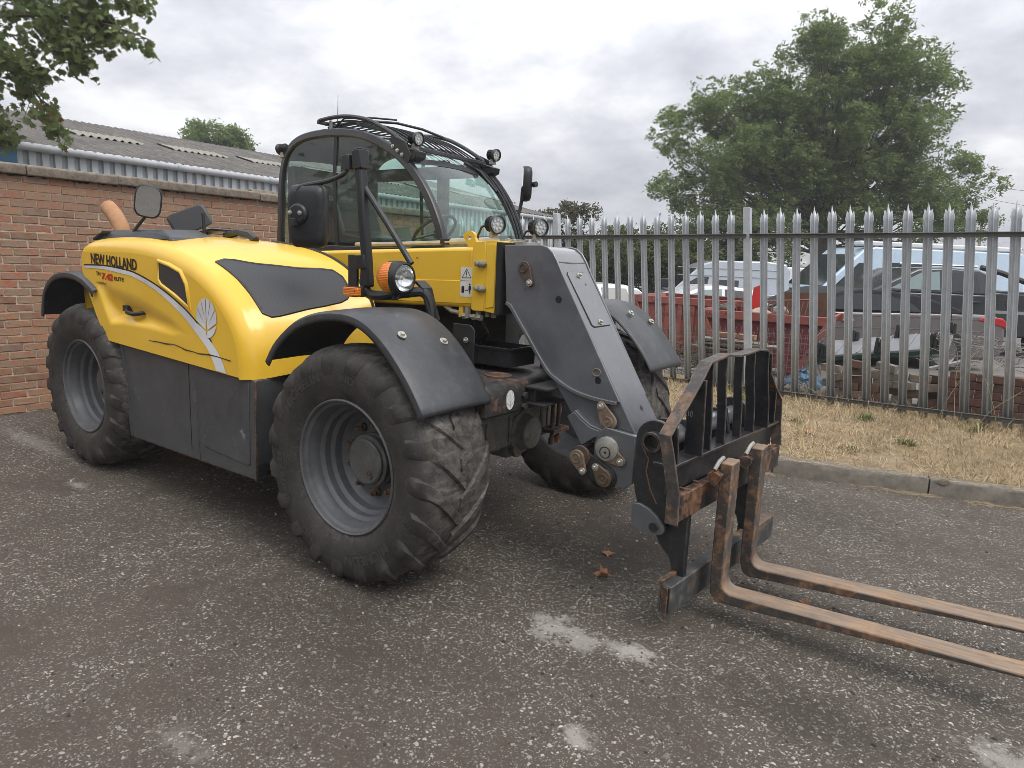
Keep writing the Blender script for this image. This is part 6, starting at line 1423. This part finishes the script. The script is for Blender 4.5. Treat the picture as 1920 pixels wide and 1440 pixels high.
vehicle('convertible', 'grey-brown convertible with black soft top and red tail lamp parked nearest the fence', 'car', 12.6, 8.40, .08, R(3), 4.9, 1.86, [(.02, .30), (0, .62), (.05, .88), (.22, .985), (.95, 1.01), (2.2, .985), (3.3, .96), (4.3, .86), (4.85, .64), (4.9, .32), (4.6, .22), (.3, .22)], [(.55, .98), (1.1, 1.15), (1.65, 1.29), (2.1, 1.345), (2.6, 1.35), (2.95, 1.30), (3.65, .98)], 1.0, .09, (.150, .135, .130),
        [[(1.55, 1.01), (1.75, 1.16), (2.15, 1.27), (2.75, 1.28), (3.0, 1.23), (3.40, 1.01)]], (1.05, 3.95), [[(.0, .76), (.10, .80), (.55, .90), (.42, .98), (.10, .95), (.02, .88)]], cabcol=flat('soft_top', (.010, .010, .011), .85), extra=coupe_x)
def pick_x(root, M, pm, hw):
    q = MB(); q.tube([M @ Vector(p) for p in ((2.35, .62, 1.86), (1.95, .70, 1.76), (1.45, .78, 1.58), (1.35, .80, 1.50), (1.35, .8, 1.38))], .055, 8); q.build('sports_bar', TRIM, root)
    q = MB(); q.tube([M @ Vector((x, .72, 1.87)) for x in (2.5, 3.3, 4.1)], .025, 6); q.build('roof_rail', ALLOY, root)
    for x in (2.32, 3.27, 4.22):
        q = MB(); q.tube([M @ Vector((x, .952, z)) for x, z in ((x + .12, .55), (x, .75), (x, 1.28))], .007, 5); q.build('door_seam', TRIM, root)
    for x in (2.45, 3.40):
        q = MB(); q.prism([(x, 1.12), (x + .2, 1.12), (x + .2, 1.165), (x, 1.165)], .95, .985, 'Y', M); q.build('door_handle', TRIM, root, bev=.01)
    q = MB(); q.prism([(.02, 1.30), (2.2, 1.33), (2.2, 1.40), (.02, 1.37)], -.94, .945, 'Y', M); q.build('bed_cover', TRIM, root, bev=.02)
    q = MB(); q.prism([(1.0, .92), (2.25, .94), (2.25, 1.0), (1.0, .99)], .94, .955, 'Y', M); q.build('body_strip', ALLOY, root)
vehicle('pickup_truck', 'black double-cab pickup with sports bar standing behind the grey-brown convertible', 'pickup', 15, 12.0, .06, R(0), 5.3, 1.9, [(0, .45), (0, 1.34), (2.2, 1.37), (2.25, 1.30), (4.2, 1.30), (5.1, 1.15), (5.3, .85), (5.3, .45)], [(2.22, 1.30), (2.32, 1.72), (2.5, 1.80), (3.2, 1.825), (3.75, 1.78), (4.75, 1.29)], 1.32, .16, (.024, .026, .031),
        [[(2.50, 1.36), (2.55, 1.70), (3.22, 1.74), (3.22, 1.36)], ['p', (3.32, 1.36), (3.32, 1.74), (3.70, 1.70), (4.35, 1.36)]], (.95, 4.25), extra=pick_x, wr=.40)
def rail_x(root, M, pm, hw):
    q = MB(); q.rings([[M @ Vector((x, y, z)) for y, z in ((.55, 2.30), (.85, 2.30), (.85, 2.42), (.55, 2.42))] for x in (.1, 4.6)]); q.build('roof_awning', flat('awning_white', (.72, .73, .74), .5), root, bev=.03)
    q = MB(); q.prism([(2.9, 1.55), (3.5, 1.55), (3.5, 1.85), (2.9, 1.85)], .93, .99, 'Y', M); q.build('side_vent', TRIM, root, bev=.02)
vehicle('camper_van', 'pale blue high-roof van with white roof awning behind the black pickup', 'van', 19, 13.2, .10, R(6), 6.2, 2.0, [(0, .4), (0, 1.2), (4.6, 1.2), (5.9, 1.05), (6.2, .8), (6.2, .4)], [(0, 1.15), (.0, 2.18), (.1, 2.28), (4.2, 2.28), (4.5, 2.20), (5.65, 1.12)], 1.2, .12, (.50, .62, .74),
        [[(4.25, 1.28), (4.2, 1.62), (4.35, 1.88), (4.62, 1.86), (5.25, 1.26)], [(2.9, 1.5), (2.9, 1.9), (3.9, 1.9), (3.9, 1.5)]], (1.1, 5.1), extra=rail_x, metal=.1, screens=[((5.52, 1.25), (4.66, 2.07))])
def van_x(root, M, pm, hw):
    for z in (1.42, 1.62):
        q = MB(); q.tube([M @ Vector((x, hw(z) + .01, z)) for x in (.2, 1.5, 3.0)], .012, 5); q.build('roof_crease', pm, root)
    q = MB(); q.prism([(3.25, 1.05), (3.45, 1.05), (3.45, 1.30), (3.25, 1.30)], .98, 1.12, 'Y', M); q.build('door_mirror', TRIM, root, bev=.03)
vehicle('panel_van', 'silver-grey panel van parked behind the red skips', 'van', 19.5, 7.45, .05, R(-4), 3.5, 2.0, [(0, .3), (0, 1.0), (2.4, 1.0), (3.2, .92), (3.5, .72), (3.5, .3)], [(0, .95), (.0, 1.62), (.1, 1.80), (.6, 1.86), (2.0, 1.83), (2.35, 1.72), (3.15, .95)], 1.0, .16, (.40, .43, .47),
        [[(1.35, 1.10), (1.35, 1.32), (2.05, 1.32), (2.05, 1.10)], [(2.2, 1.08), (2.15, 1.38), (2.4, 1.40), (2.95, 1.06)]], (.7, 2.8), extra=van_x, screens=[((3.04, 1.06), (2.45, 1.63))])
vehicle('hatchback', 'white hatchback behind the red skip, in front of the silver-grey van', 'car', 15, 5.4, .0, R(0), 3.4, 1.75, [(0, .3), (0, .9), (.2, .98), (2.4, .95), (3.3, .78), (3.4, .4), (3.2, .25)], [(.05, .92), (.45, 1.26), (.9, 1.31), (1.5, 1.29), (2.35, .93)], .95, .2, (.70, .71, .72), [[(.55, .97), (.62, 1.22), (1.05, 1.25), (1.05, .97)], ['p', (1.12, .97), (1.12, 1.25), (1.5, 1.22), (2.1, .97)]], (.7, 2.7), metal=0)
vehicle('estate_car', 'white car with red tail lamp beyond the far front mudguard', 'car', 14, 2.52, .03, R(18), 3.6, 1.75, [(0, .3), (0, .88), (.15, .93), (2.4, .93), (3.4, .78), (3.6, .4), (3.3, .25)], [(.02, .88), (.42, 1.20), (.7, 1.26), (1.7, 1.25), (2.5, .92)], .93, .2, (.72, .73, .74), [['p', (.15, .95), (.42, 1.16), (.55, 1.18), (.50, .95)], [(.62, .95), (.68, 1.19), (1.2, 1.20), (1.2, .95)]], (.8, 2.8), [[(-.02, .76), (.32, .78), (.32, .90), (.0, .90)]], metal=0, screens=[((.08, .95), (.40, 1.18))])
vehicle('panel_van', 'white van with dark side window between the grey and pale blue vans', 'van', 24, 10.2, .1, R(0), 3.2, 2.0, [(0, .3), (0, 1.0), (2.6, 1.0), (3.2, .8), (3.2, .3)], [(0, .95), (0, 1.6), (.1, 1.72), (2.2, 1.70), (3.0, .95)], 1.0, .1, (.70, .71, .72), [[(1.2, 1.05), (1.2, 1.42), (2.2, 1.42), (2.5, 1.05)]], (.7, 2.5), metal=0)
vehicle('panel_van', 'white van seen past the pickup bed in front of the white building', 'van', 30, 23.2, .3, R(0), 4.2, 2.0, [(0, .3), (0, 1.0), (3.4, 1.0), (4.2, .8), (4.2, .3)], [(0, .95), (0, 1.5), (.1, 1.6), (2.8, 1.6), (3.9, .95)], 1.0, .1, (.70, .71, .72), [[(2.2, 1.05), (2.2, 1.4), (2.8, 1.4), (3.3, 1.05)]], (.9, 3.3), metal=0)

# ---- skips, scrap, cage, bricks
SKIPM = chipped('skip_red', (.27, .072, .055), .6, rust=(.15, .06, .035), lo=.54, scale=4, dust=(.34, .20, .16), dust_amt=.35); SKIPD = chipped('skip_dark_red', (.16, .022, .028), .55, rust=(.10, .04, .03), lo=.60, scale=5, edge=False)
RUSTB = paint('brown_rust_plate', (.12, .065, .035), .85, vary=.3, scale=5, dirt=(.06, .035, .02), dirt_amt=.6, bump=.3)
def skip(label, M, L, H, dep, m1_, m2_):
    root = empty('skip', tuple(M @ Vector((0, 0, 0)))); tag(root, label, 'skip', 'open skips beyond the fence'); e_ = .45
    side = [(0, 0), (L, 0), (L + e_, H), (-e_, H)]
    for y0, y1 in ((0, .04), (dep - .04, dep)):
        q = MB(); q.prism(side, y0, y1, 'Y', M); q.build('side_wall', m2_, root)
        q = MB(); ym = y0 - .05 if y0 < .1 else y1 - .04; q.prism([(-e_ - .03, H - .13), (L + e_ + .03, H - .13), (L + e_ + .03, H), (-e_ - .03, H)], ym, ym + .09, 'Y', M); q.build('rim_beam', m1_, root, bev=.01)
        for x in (.25, L * .5, L - .25):
            if y0 < .1: q = MB(); q.prism([(x - .04, .05), (x + .04, .05), (x + .04, H - .14), (x - .04, H - .14)], -.045, .0, 'Y', M); q.build('stiffener', m2_, root)
    for a, b in (((0, 0), (-e_, H)), ((L, 0), (L + e_, H))):
        q = MB(); t_ = .05 if a[0] == 0 else -.05; q.prism([a, b, (b[0] + t_, b[1]), (a[0] + t_, a[1])], .0, dep, 'Y', M); q.build('end_wall', m1_, root)
        q = MB(); q.prism([(a[0] - t_ * .6, a[1]), (b[0] - t_ * .6, b[1]), (b[0] + t_ * 1.2, b[1]), (a[0] + t_ * 1.2, a[1])], -.055, .02, 'Y', M); q.build('corner_post', m1_, root, bev=.008)
    q = MB(); q.prism([(0, 0), (L, 0), (L, .04), (0, .04)], 0, dep, 'Y', M); q.build('floor_plate', m2_, root); return root
def place(x, y, z, a): return Matrix.Translation((x, y, z)) @ Matrix.Rotation(a, 4, 'Z')
skip('closed-sided red skip farther back at the left, with plain ribbed side', place(-2.55, 8.2, .16, R(3)), .95, .98, 1.6, SKIPM, SKIPM); skip('open red skip full of scrap, behind the wire cage', place(-.85, 7.15, .12, R(6)), 1.02, .92, 1.5, SKIPM, SKIPD)
q = MB(); q.prism([(-.60, .75), (.33, .85), (.36, 1.37), (-.42, 1.33)], 8.35, 8.39); tag(q.build('steel_sheet', RUSTB, smooth=0), 'brown rusty steel sheet standing upright in the open red skip', 'steel sheet')
q = MB(); q.prism([(-.70, .9), (-.52, .92), (-.48, 1.48), (-.66, 1.40)], 7.62, 7.64); tag(q.build('red_panel', flat('bright_red_panel', (.62, .035, .03), .45), smooth=0), 'bright red panel sticking up out of the scrap', 'panel')
q = MB()
for k in range(8): q.tube([(-1.12 + k * .07, 7.45, .9), (-1.12 + k * .07, 7.45, 1.16)], .009, 5)
for z in (.93, 1.16): q.tube([(-1.13, 7.45, z), (-.62, 7.45, z + .02)], .010, 5)
tag(q.build('metal_rack', SKIPM), 'thin red barred rack lying on the scrap by the red panel', 'rack')
q = MB()
for k in range(9): q.tube([(-.40 + k * .07, 7.5, .95), (-.36 + k * .07, 7.5, 1.24)], .008, 5)
q.tube([(-.42, 7.5, 1.21), (.22, 7.5, 1.27)], .012, 5); tag(q.build('metal_rack', SKIPM), 'red barred rack leaning in front of the rusty steel sheet', 'rack')
def lump(x, y, z, r, name, m, lab, cat, sq=.8, n=9, grp=None):
    q = MB(); q.rings([[(x + r * math.cos(a) * math.sin(b) * (1 + .3 * mnoise.noise((a * 2, b * 3, x * 9))), y + r * math.sin(a) * math.sin(b), z + r * sq * math.cos(b) * (1 + .3 * mnoise.noise((a, b, z * 9)))) for a in (2 * math.pi * i / 12 for i in range(12))] for b in (R(4 + 172 * j / n) for j in range(n + 1))]); return tag(q.build(name, m, smooth=60), lab, cat, grp)
lump(-1.05, 7.5, 1.05, .10, 'motor_part', paint('greasy_metal', (.10, .08, .06), .6, scale=20, dirt=(.3, .26, .2), dirt_amt=.5), 'greasy brown machine part at the left end of the open skip', 'scrap'); lump(-.47, 7.45, .98, .19, 'sack', paint('sacking', (.34, .30, .23), .9, scale=9, bump=.4), 'pale dusty sack in the scrap below the red panel', 'sack', .6)
lump(-.22, 7.6, 1.05, .13, 'drum_part', paint('dull_zinc', (.26, .25, .23), .6, scale=18, dirt=(.1, .05, .03), dirt_amt=.6), 'dull round metal part beside the red barred rack', 'scrap')
WIRE = paint('cage_wire', (.22, .21, .19), .6, metal=.4, vary=.3, scale=20, dirt=(.16, .08, .04), dirt_amt=.5)
CG = empty('wire_cage', (-.45, 5.85, .1)); tag(CG, 'low welded wire cage holding stacked boards just behind the fence', 'cage')
def wires(name, x0, x1, y0, y1, z0, z1, dx, dz, par):
    q = MB(); n = int((x1 - x0) / dx)
    for i in range(n + 1): x = x0 + i * dx; q.bar((lerp(x0, x1, i / n), lerp(y0, y1, i / n), z0), (lerp(x0, x1, i / n), lerp(y0, y1, i / n), z1 + .11 * (i / n)), .005, .005, (0, 1, 0))
    m = int((z1 - z0) / dz)
    for j in range(m + 1): z = z0 + j * dz; q.bar((x0, y0 - .005, z), (x1, y1 - .005, z + .11 * (j / m)), .005, .005, (0, 1, 0))
    return tag(q.build(name, WIRE, par, smooth=0), kind='stuff')
wires('front_mesh', -1.75, .66, 5.75, 5.75, .12, .80, .062, .062, CG); wires('back_mesh', -1.75, .60, 6.55, 6.55, .12, .80, .075, .10, CG); wires('end_mesh', .655, .67, 5.75, 6.55, .12, .88, .0015, .10, CG)
WOOD = paint('weathered_board', (.17, .15, .125), .9, vary=.35, scale=7, dirt=(.32, .29, .24), dirt_amt=.5, bump=.4)
random.seed(9)
for k in range(11):
    x0 = -.92 + random.uniform(-.1, .1); L = random.uniform(.85, 1.15); z = .14 + k * .052; q = MB(); M = place(x0, 6.0 + random.uniform(-.03, .05), z, random.uniform(-.05, .05)) @ Matrix.Rotation(-random.uniform(-.02, .06), 4, 'Y')
    q.box(0, L, 0, .3, 0, random.uniform(.028, .042), M); tag(q.build('board', WOOD, bev=.003), ('uppermost', 'second from the top', 'third from the top', 'fourth from the top', 'fifth from the top', 'sixth from the top', 'seventh from the top', 'fourth from the bottom', 'third from the bottom', 'second from the bottom', 'lowest')[10 - k] + ' grey weathered board in the wire cage stack', 'board', 'stacked boards in the cage')
for k, (x, lab) in enumerate(((-.62, 'reddish brick lying on top of the boards, left one'), (-.34, 'reddish ribbed brick on top of the boards, right one'))):
    q = MB(); q.box(x, x + .24, 5.98, 6.1, .74, .80); [q.box(x + .02 + j * .045, x + .035 + j * .045, 5.977, 5.98, .75, .79) for j in range(5)]; tag(q.build('brick', BRK, bev=.004), lab, 'brick', 'bricks on the boards')
q = MB()
for k in range(46):
    x = random.uniform(-1.7, -.75); y = random.uniform(5.9, 6.4); z = random.uniform(.14, .55); a = random.uniform(-.6, .6); L = random.uniform(.2, .6); q.tube([(x, y, z), (x + L * .5, y, z + a * L * .4 + .03), (x + L, y + .05, z + a * L)], [.006, .005, .003], 4)
tag(q.build('brushwood', paint('twig', (.13, .10, .07), .9, vary=.4, scale=9)), 'tangle of dry brushwood at the left end of the wire cage', 'brushwood', kind='stuff')
TARPB = paint('blue_tarp', (.12, .24, .36), .5, vary=.3, scale=9, dirt=(.30, .40, .48), dirt_amt=.5, bump=.3)
q = MB(); q.grid(lambda u, v: (lerp(.36, .82, u) + .03 * mnoise.noise((u * 5, v * 5, 1)), 5.80 + .22 * v + .06 * mnoise.noise((u * 6, v * 6, 2)) - .10 * math.sin(math.pi * u), .16 + .40 * math.sin(math.pi * (.08 + .8 * u)) * (1 - .3 * v) * (.35 + .65 * v) + .07 * mnoise.noise((u * 8, v * 8, 3))), 20, 20); tag(q.build('tarpaulin', TARPB, smooth=50, solid=.003), 'crumpled blue tarpaulin bundle at the right end of the wire cage', 'tarpaulin')
BARR = paint('grey_barrier_plastic', (.20, .205, .215), .5, vary=.12, scale=4, dirt=(.34, .34, .33), dirt_amt=.4); RUBF = paint('rubber_foot', (.016, .018, .019), .6, vary=.3, scale=9, dirt=(.06, .06, .06), dirt_amt=.4); DGRN = flat('dark_green_edge', (.012, .045, .025), .5)
BRR = empty('plastic_trough', (1.4, 6.4, .6)); tag(BRR, 'long grey plastic board with black moulded feet lying across the brick pile', 'barrier')
def btop(x): return .62 + (x - .72) * .19
q = MB(); q.rings([[(x, y, btop(x) + dz + (.10 if y > 6.3 else 0)) for y, dz in ((6.0, -.045), (6.0, .0), (6.65, .05), (6.65, 0))] for x in (.72, 2.12)]); q.build('board', BARR, BRR, bev=.006)
q = MB(); q.bar((.72, 5.992, btop(.72) - .05), (2.12, 5.992, btop(2.12) - .05), .03, .05); q.build('edge', DGRN, BRR)
for k in range(5):
    q = MB(); x = .9 + k * .26; q.bar((x, 6.0, btop(x) + .006), (x + .04, 6.64, btop(x) + .158), .02, .012, (0, 0, 1)); q.build('rib', BARR, BRR)
def foot(x, y, h_=.19, w_=.12):
    z = btop(x) - .02 + (.12 if y > 6.3 else 0); q = MB()
    for j in range(3): q.rings([[(x + j * .045 - .05 + a * (1 - k * .35), y + b * (1 - k * .35), z + k * h_ * (1 - .08 * j)) for a, b in ((-.024, -.06), (.024, -.06), (.024, .06), (-.024, .06))] for k in (0, .85, 1)])
    q.build('rubber_foot', RUBF, BRR, bev=.01, smooth=40)
for x, y in ((.76, 6.04), (1.02, 6.58), (1.42, 6.03), (1.56, 6.58), (1.98, 6.05), (2.08, 6.56), (2.0, 6.3)): foot(x, y)
random.seed(14)
BRKS = [paint('pile_block_tan', (.245, .195, .15), .9, vary=.25, scale=14, dirt=(.13, .11, .09), dirt_amt=.5, bump=.5), paint('pile_block_brown', (.185, .11, .08), .9, vary=.3, scale=14, dirt=(.1, .07, .055), dirt_amt=.5, bump=.5), paint('pile_block_grey', (.215, .20, .17), .9, vary=.25, scale=14, dirt=(.12, .11, .09), dirt_amt=.5, bump=.5), paint('pile_block_red', (.16, .080, .062), .9, vary=.3, scale=14, dirt=(.09, .06, .05), dirt_amt=.5, bump=.5)]
bm_ = {}
NTH = ('first', 'second', 'third', 'fourth', 'fifth'); CRS = ('bottom', 'second', 'third', 'fourth', 'fifth', 'sixth', 'seventh')
def block(x, y, z, L, rot, m, lab, group, tilt=0):
    k = (round(L, 2), m.name)
    if k not in bm_:
        q = MB(); q.cbox((0, 0, 0), (L, .115, .088)); o = q.build('brick', m, smooth=0, bev=.007); o.data.transform(Matrix.Translation(Vector(ORG[o.name]))); bm_[k] = o
    else: o = link_copy(bm_[k])
    o.location = (x, y, z); o.rotation_euler = (random.gauss(0, .04) + tilt * .3, tilt, rot); tag(o, lab, 'brick', group)
for c in range(7):
    n = 5 if c < 5 else 3
    for j in range(n):
        x = .95 + j * .235 + random.uniform(-.03, .03) + (c % 2) * .1; z = .15 + c * .090
        if z > btop(x) - .10 : continue
        loose = c >= 3; m = BRKS[random.choice((0, 0, 1, 2) if c > 2 else (1, 1, 0, 2))]
        block(x, 5.72 + random.uniform(-.03, .05) - (.05 if loose and random.random() < .4 else 0), z + random.uniform(-.004, .008), .215, random.gauss(0, .35 if loose else .06), m, f'old brick, {NTH[j]} from the left in the {CRS[c]} layer of the untidy pile', 'bricks in the untidy pile', random.gauss(0, .16 if loose else .02))
for c in range(6):
    for j in range(5):
        x = 2.22 + j * .25 + (c % 2) * .09; z = .15 + c * .092
        block(x, 5.66 + random.uniform(-.012, .012), z, .246, random.gauss(0, .015), BRKS[random.choice((3, 3, 1))], f'dark red brick, {NTH[j]} from the left in the {CRS[c]} course of the neat stack', 'bricks in the neat stack')
for c in range(5):
    for j in range(2): block(2.02 + .02 * c * 0 + j * .22, 5.86, .15 + c * .09, .2, random.gauss(0, .1), BRKS[1], f'brown brick, {NTH[j]} one in the {CRS[c]} layer between the two brick piles', 'bricks between the piles')
q = MB(); q.box(0, .42, 0, .12, 0, .03, place(1.93, 5.70, .60, .2) @ Matrix.Rotation(-.35, 4, 'Y')); tag(q.build('plank', paint('pale_plank', (.38, .37, .34), .8, vary=.3, scale=9, bump=.3)), 'short pale plank propped between the brick piles', 'plank')
q = MB(); random.seed(31)
for k in range(75):
    x, y, z = random.uniform(2.1, 3.3), random.uniform(5.6, 6.3), random.uniform(.74, 1.06); r = random.uniform(.10, .34); a0 = random.uniform(0, 6.28); t1, t2 = random.uniform(-.5, .5), random.uniform(-.4, .4)
    q.tube([(x + r * math.cos(a0 + i * .35), y + r * .6 * math.sin(a0 + i * .35), z + t1 * r * math.cos(a0 + i * .35) + t2 * r * math.sin(i * .4)) for i in range(9)], .0035, 4, caps=False)
tag(q.build('wire_tangle', WIRE, smooth=0, recalc=False), 'loose tangle of rusty fence wire on top of the neat brick stack', 'wire tangle')
STEM = paint('dry_stem', (.36, .29, .20), .85, vary=.25, scale=9)
for k, (x, h_, lean, lab) in enumerate(((2.15, .75, .25, 'long dry bramble stem curling up the fence, leftmost'), (2.32, 1.0, -.15, 'tall thin dry stem standing by the wire tangle'), (2.50, .62, .4, 'arching dry stem crossing the bottom rail'), (2.70, .8, -.3, 'pale dry stem bending in front of the brick stack'), (1.15, .30, -.4, 'short dry stem leaning on the bottom rail'))):
    q = MB(); P = curve([(x, 5.08, .12), (x + lean * .3, 5.06, .12 + h_ * .4), (x + lean * .8 + .05 * math.sin(k), 5.08, .12 + h_ * .8), (x + lean * 1.3, 5.12, .12 + h_ * (.95 if k % 2 else 1.1))], 14); q.tube(P, [lerp(.0032, .0012, i / 14) for i in range(15)], 5)
    for i in range(4, 14, 3): q.tube([P[i], Vector(P[i]) + Vector((random.uniform(-.12, .12), .02, random.uniform(.02, .12)))], [.0015, .0008], 4)
    tag(q.build('dry_stem', STEM), lab, 'stem', 'dry stems along the fence')

# ---- far buildings, pole and wires
BW = flat('white_render', (.66, .67, .66), .8); BD = flat('dark_green_fascia', (.035, .05, .05), .6); BB = paint('far_brick', (.30, .19, .11), .9, vary=.3, scale=5)
def yb(D, s0, s1, dep, z0, z1, name, m, par):
    q = MB(); M = Matrix(((YR.x, YF.x, 0, yd(D, 0).x), (YR.y, YF.y, 0, yd(D, 0).y), (0, 0, 1, 0), (0, 0, 0, 1))); q.box(s0, s1, 0, dep, z0, z1, M); return q.build(name, m, par)
b1 = empty('white_building', tuple(yd(38, 26, 0))); tag(b1, 'white rendered building with brick front and dark fascia at the far right', 'building')
yb(38, 23.6, 26.6, 8, 0, 3.4, 'wall', BW, b1); yb(37.6, 26.5, 33, 7, 0, 2.45, 'brick_front', BB, b1); yb(37.3, 26.4, 33, .4, 2.2, 2.95, 'fascia', BD, b1); yb(38, 26.4, 33, 8, 2.95, 3.35, 'upper_wall', BW, b1)
w_ = yb(37.55, 26.5, 27.6, .06, 1.35, 2.15, 'window_frame', BW, b1); yb(37.50, 26.57, 27.53, .05, 1.42, 2.08, 'pane', CARGL, w_)
q = MB(); q.tube([yd(37.9, 26.9, 3.1), yd(37.6, 27.2, 3.15)], .16, 10); q.build('flue', BW, b1)
b2 = empty('white_shed', tuple(yd(44, 17, 0))); tag(b2, 'long low shed with white roof and dark wall behind the pale blue van', 'shed')
yb(44, 12.5, 18.5, 8, 0, 2.15, 'wall', flat('dark_shed_wall', (.06, .065, .065), .7), b2); yb(43.9, 14.8, 18.4, 8, 2.15, 3.0, 'roof_box', BW, b2); yb(43.7, 12.6, 18.6, .3, 2.0, 2.2, 'fascia', BW, b2)
b3 = empty('white_shed', tuple(yd(52, 23, 0))); tag(b3, 'pale flat-roofed unit above the roof of the pale blue van', 'shed'); yb(52, 20, 30, 8, 0, 3.3, 'wall', BW, b3)
b4 = empty('white_shed', tuple(yd(40, 3, 0))); tag(b4, 'pale sheds low behind the thin trees right of the cab', 'shed'); yb(40, 2.0, 8.0, 6, 0, 2.2, 'wall', flat('pale_shed', (.5, .52, .52), .7), b4); yb(39.8, 1.9, 8.1, .3, 2.2, 2.35, 'fascia', BW, b4)
POLEM = paint('pole_wood', (.16, .135, .11), .9, vary=.3, scale=4)
q = MB(); q.tube([yd(45, 26.5, 0), yd(45, 26.5, 8.2)], [.13, .10], 10); tag(q.build('utility_pole', POLEM), 'tall grey utility pole rising behind the big tree', 'pole', 'utility poles')
q = MB(); q.tube([yd(45, 30.0, 0), yd(45, 29.8, 5.1)], [.11, .08], 8); tag(q.build('utility_pole', POLEM), 'short leaning pole against the sky above the white building', 'pole', 'utility poles')
for i, (z0, z1, lab) in enumerate(((8.0, 8.6, 'upper overhead wire at the right edge'), (7.4, 7.1, 'lower overhead wire at the right edge'))):
    q = MB(); q.tube([Vector(yd(45, 26.5, z0)).lerp(yd(45, 44, z1), k / 12) - Vector((0, 0, 1.0 * math.sin(math.pi * k / 12))) for k in range(13)], .012, 5); tag(q.build('overhead_wire', TRIM), lab, 'wire', 'overhead wires')
q = MB(); q.tube([yd(30, 6.0, 0), yd(30, 6.0, 3.4), yd(30, 6.05, 3.9)], [.05, .04, .03], 8); tag(q.build('lamp_post', GALV), 'slim galvanised lamp post rising among the trees beyond the fence', 'lamp post')
# ------------------------------------------------------------------ haze added to pale the distant trees
hz = bpy.data.materials.new('added_haze'); hz.use_nodes = True; hz.node_tree.nodes.clear()
hv = hz.node_tree.nodes.new('ShaderNodeVolumePrincipled'); ho = hz.node_tree.nodes.new('ShaderNodeOutputMaterial')
hv.inputs['Color'].default_value = (.90, .92, .95, 1); hv.inputs['Density'].default_value = 0.0018; hv.inputs['Anisotropy'].default_value = 0.0
hz.node_tree.links.new(hv.outputs[0], ho.inputs['Volume'])
try: hz.cycles.homogeneous_volume = True
except Exception: pass
q = MB(); q.box(-405, 405, -305, 705, -1.0, 15.5); tag(q.build('haze', hz, smooth=0), 'thin haze added over the whole yard to pale distant things', 'haze', kind='stuff')
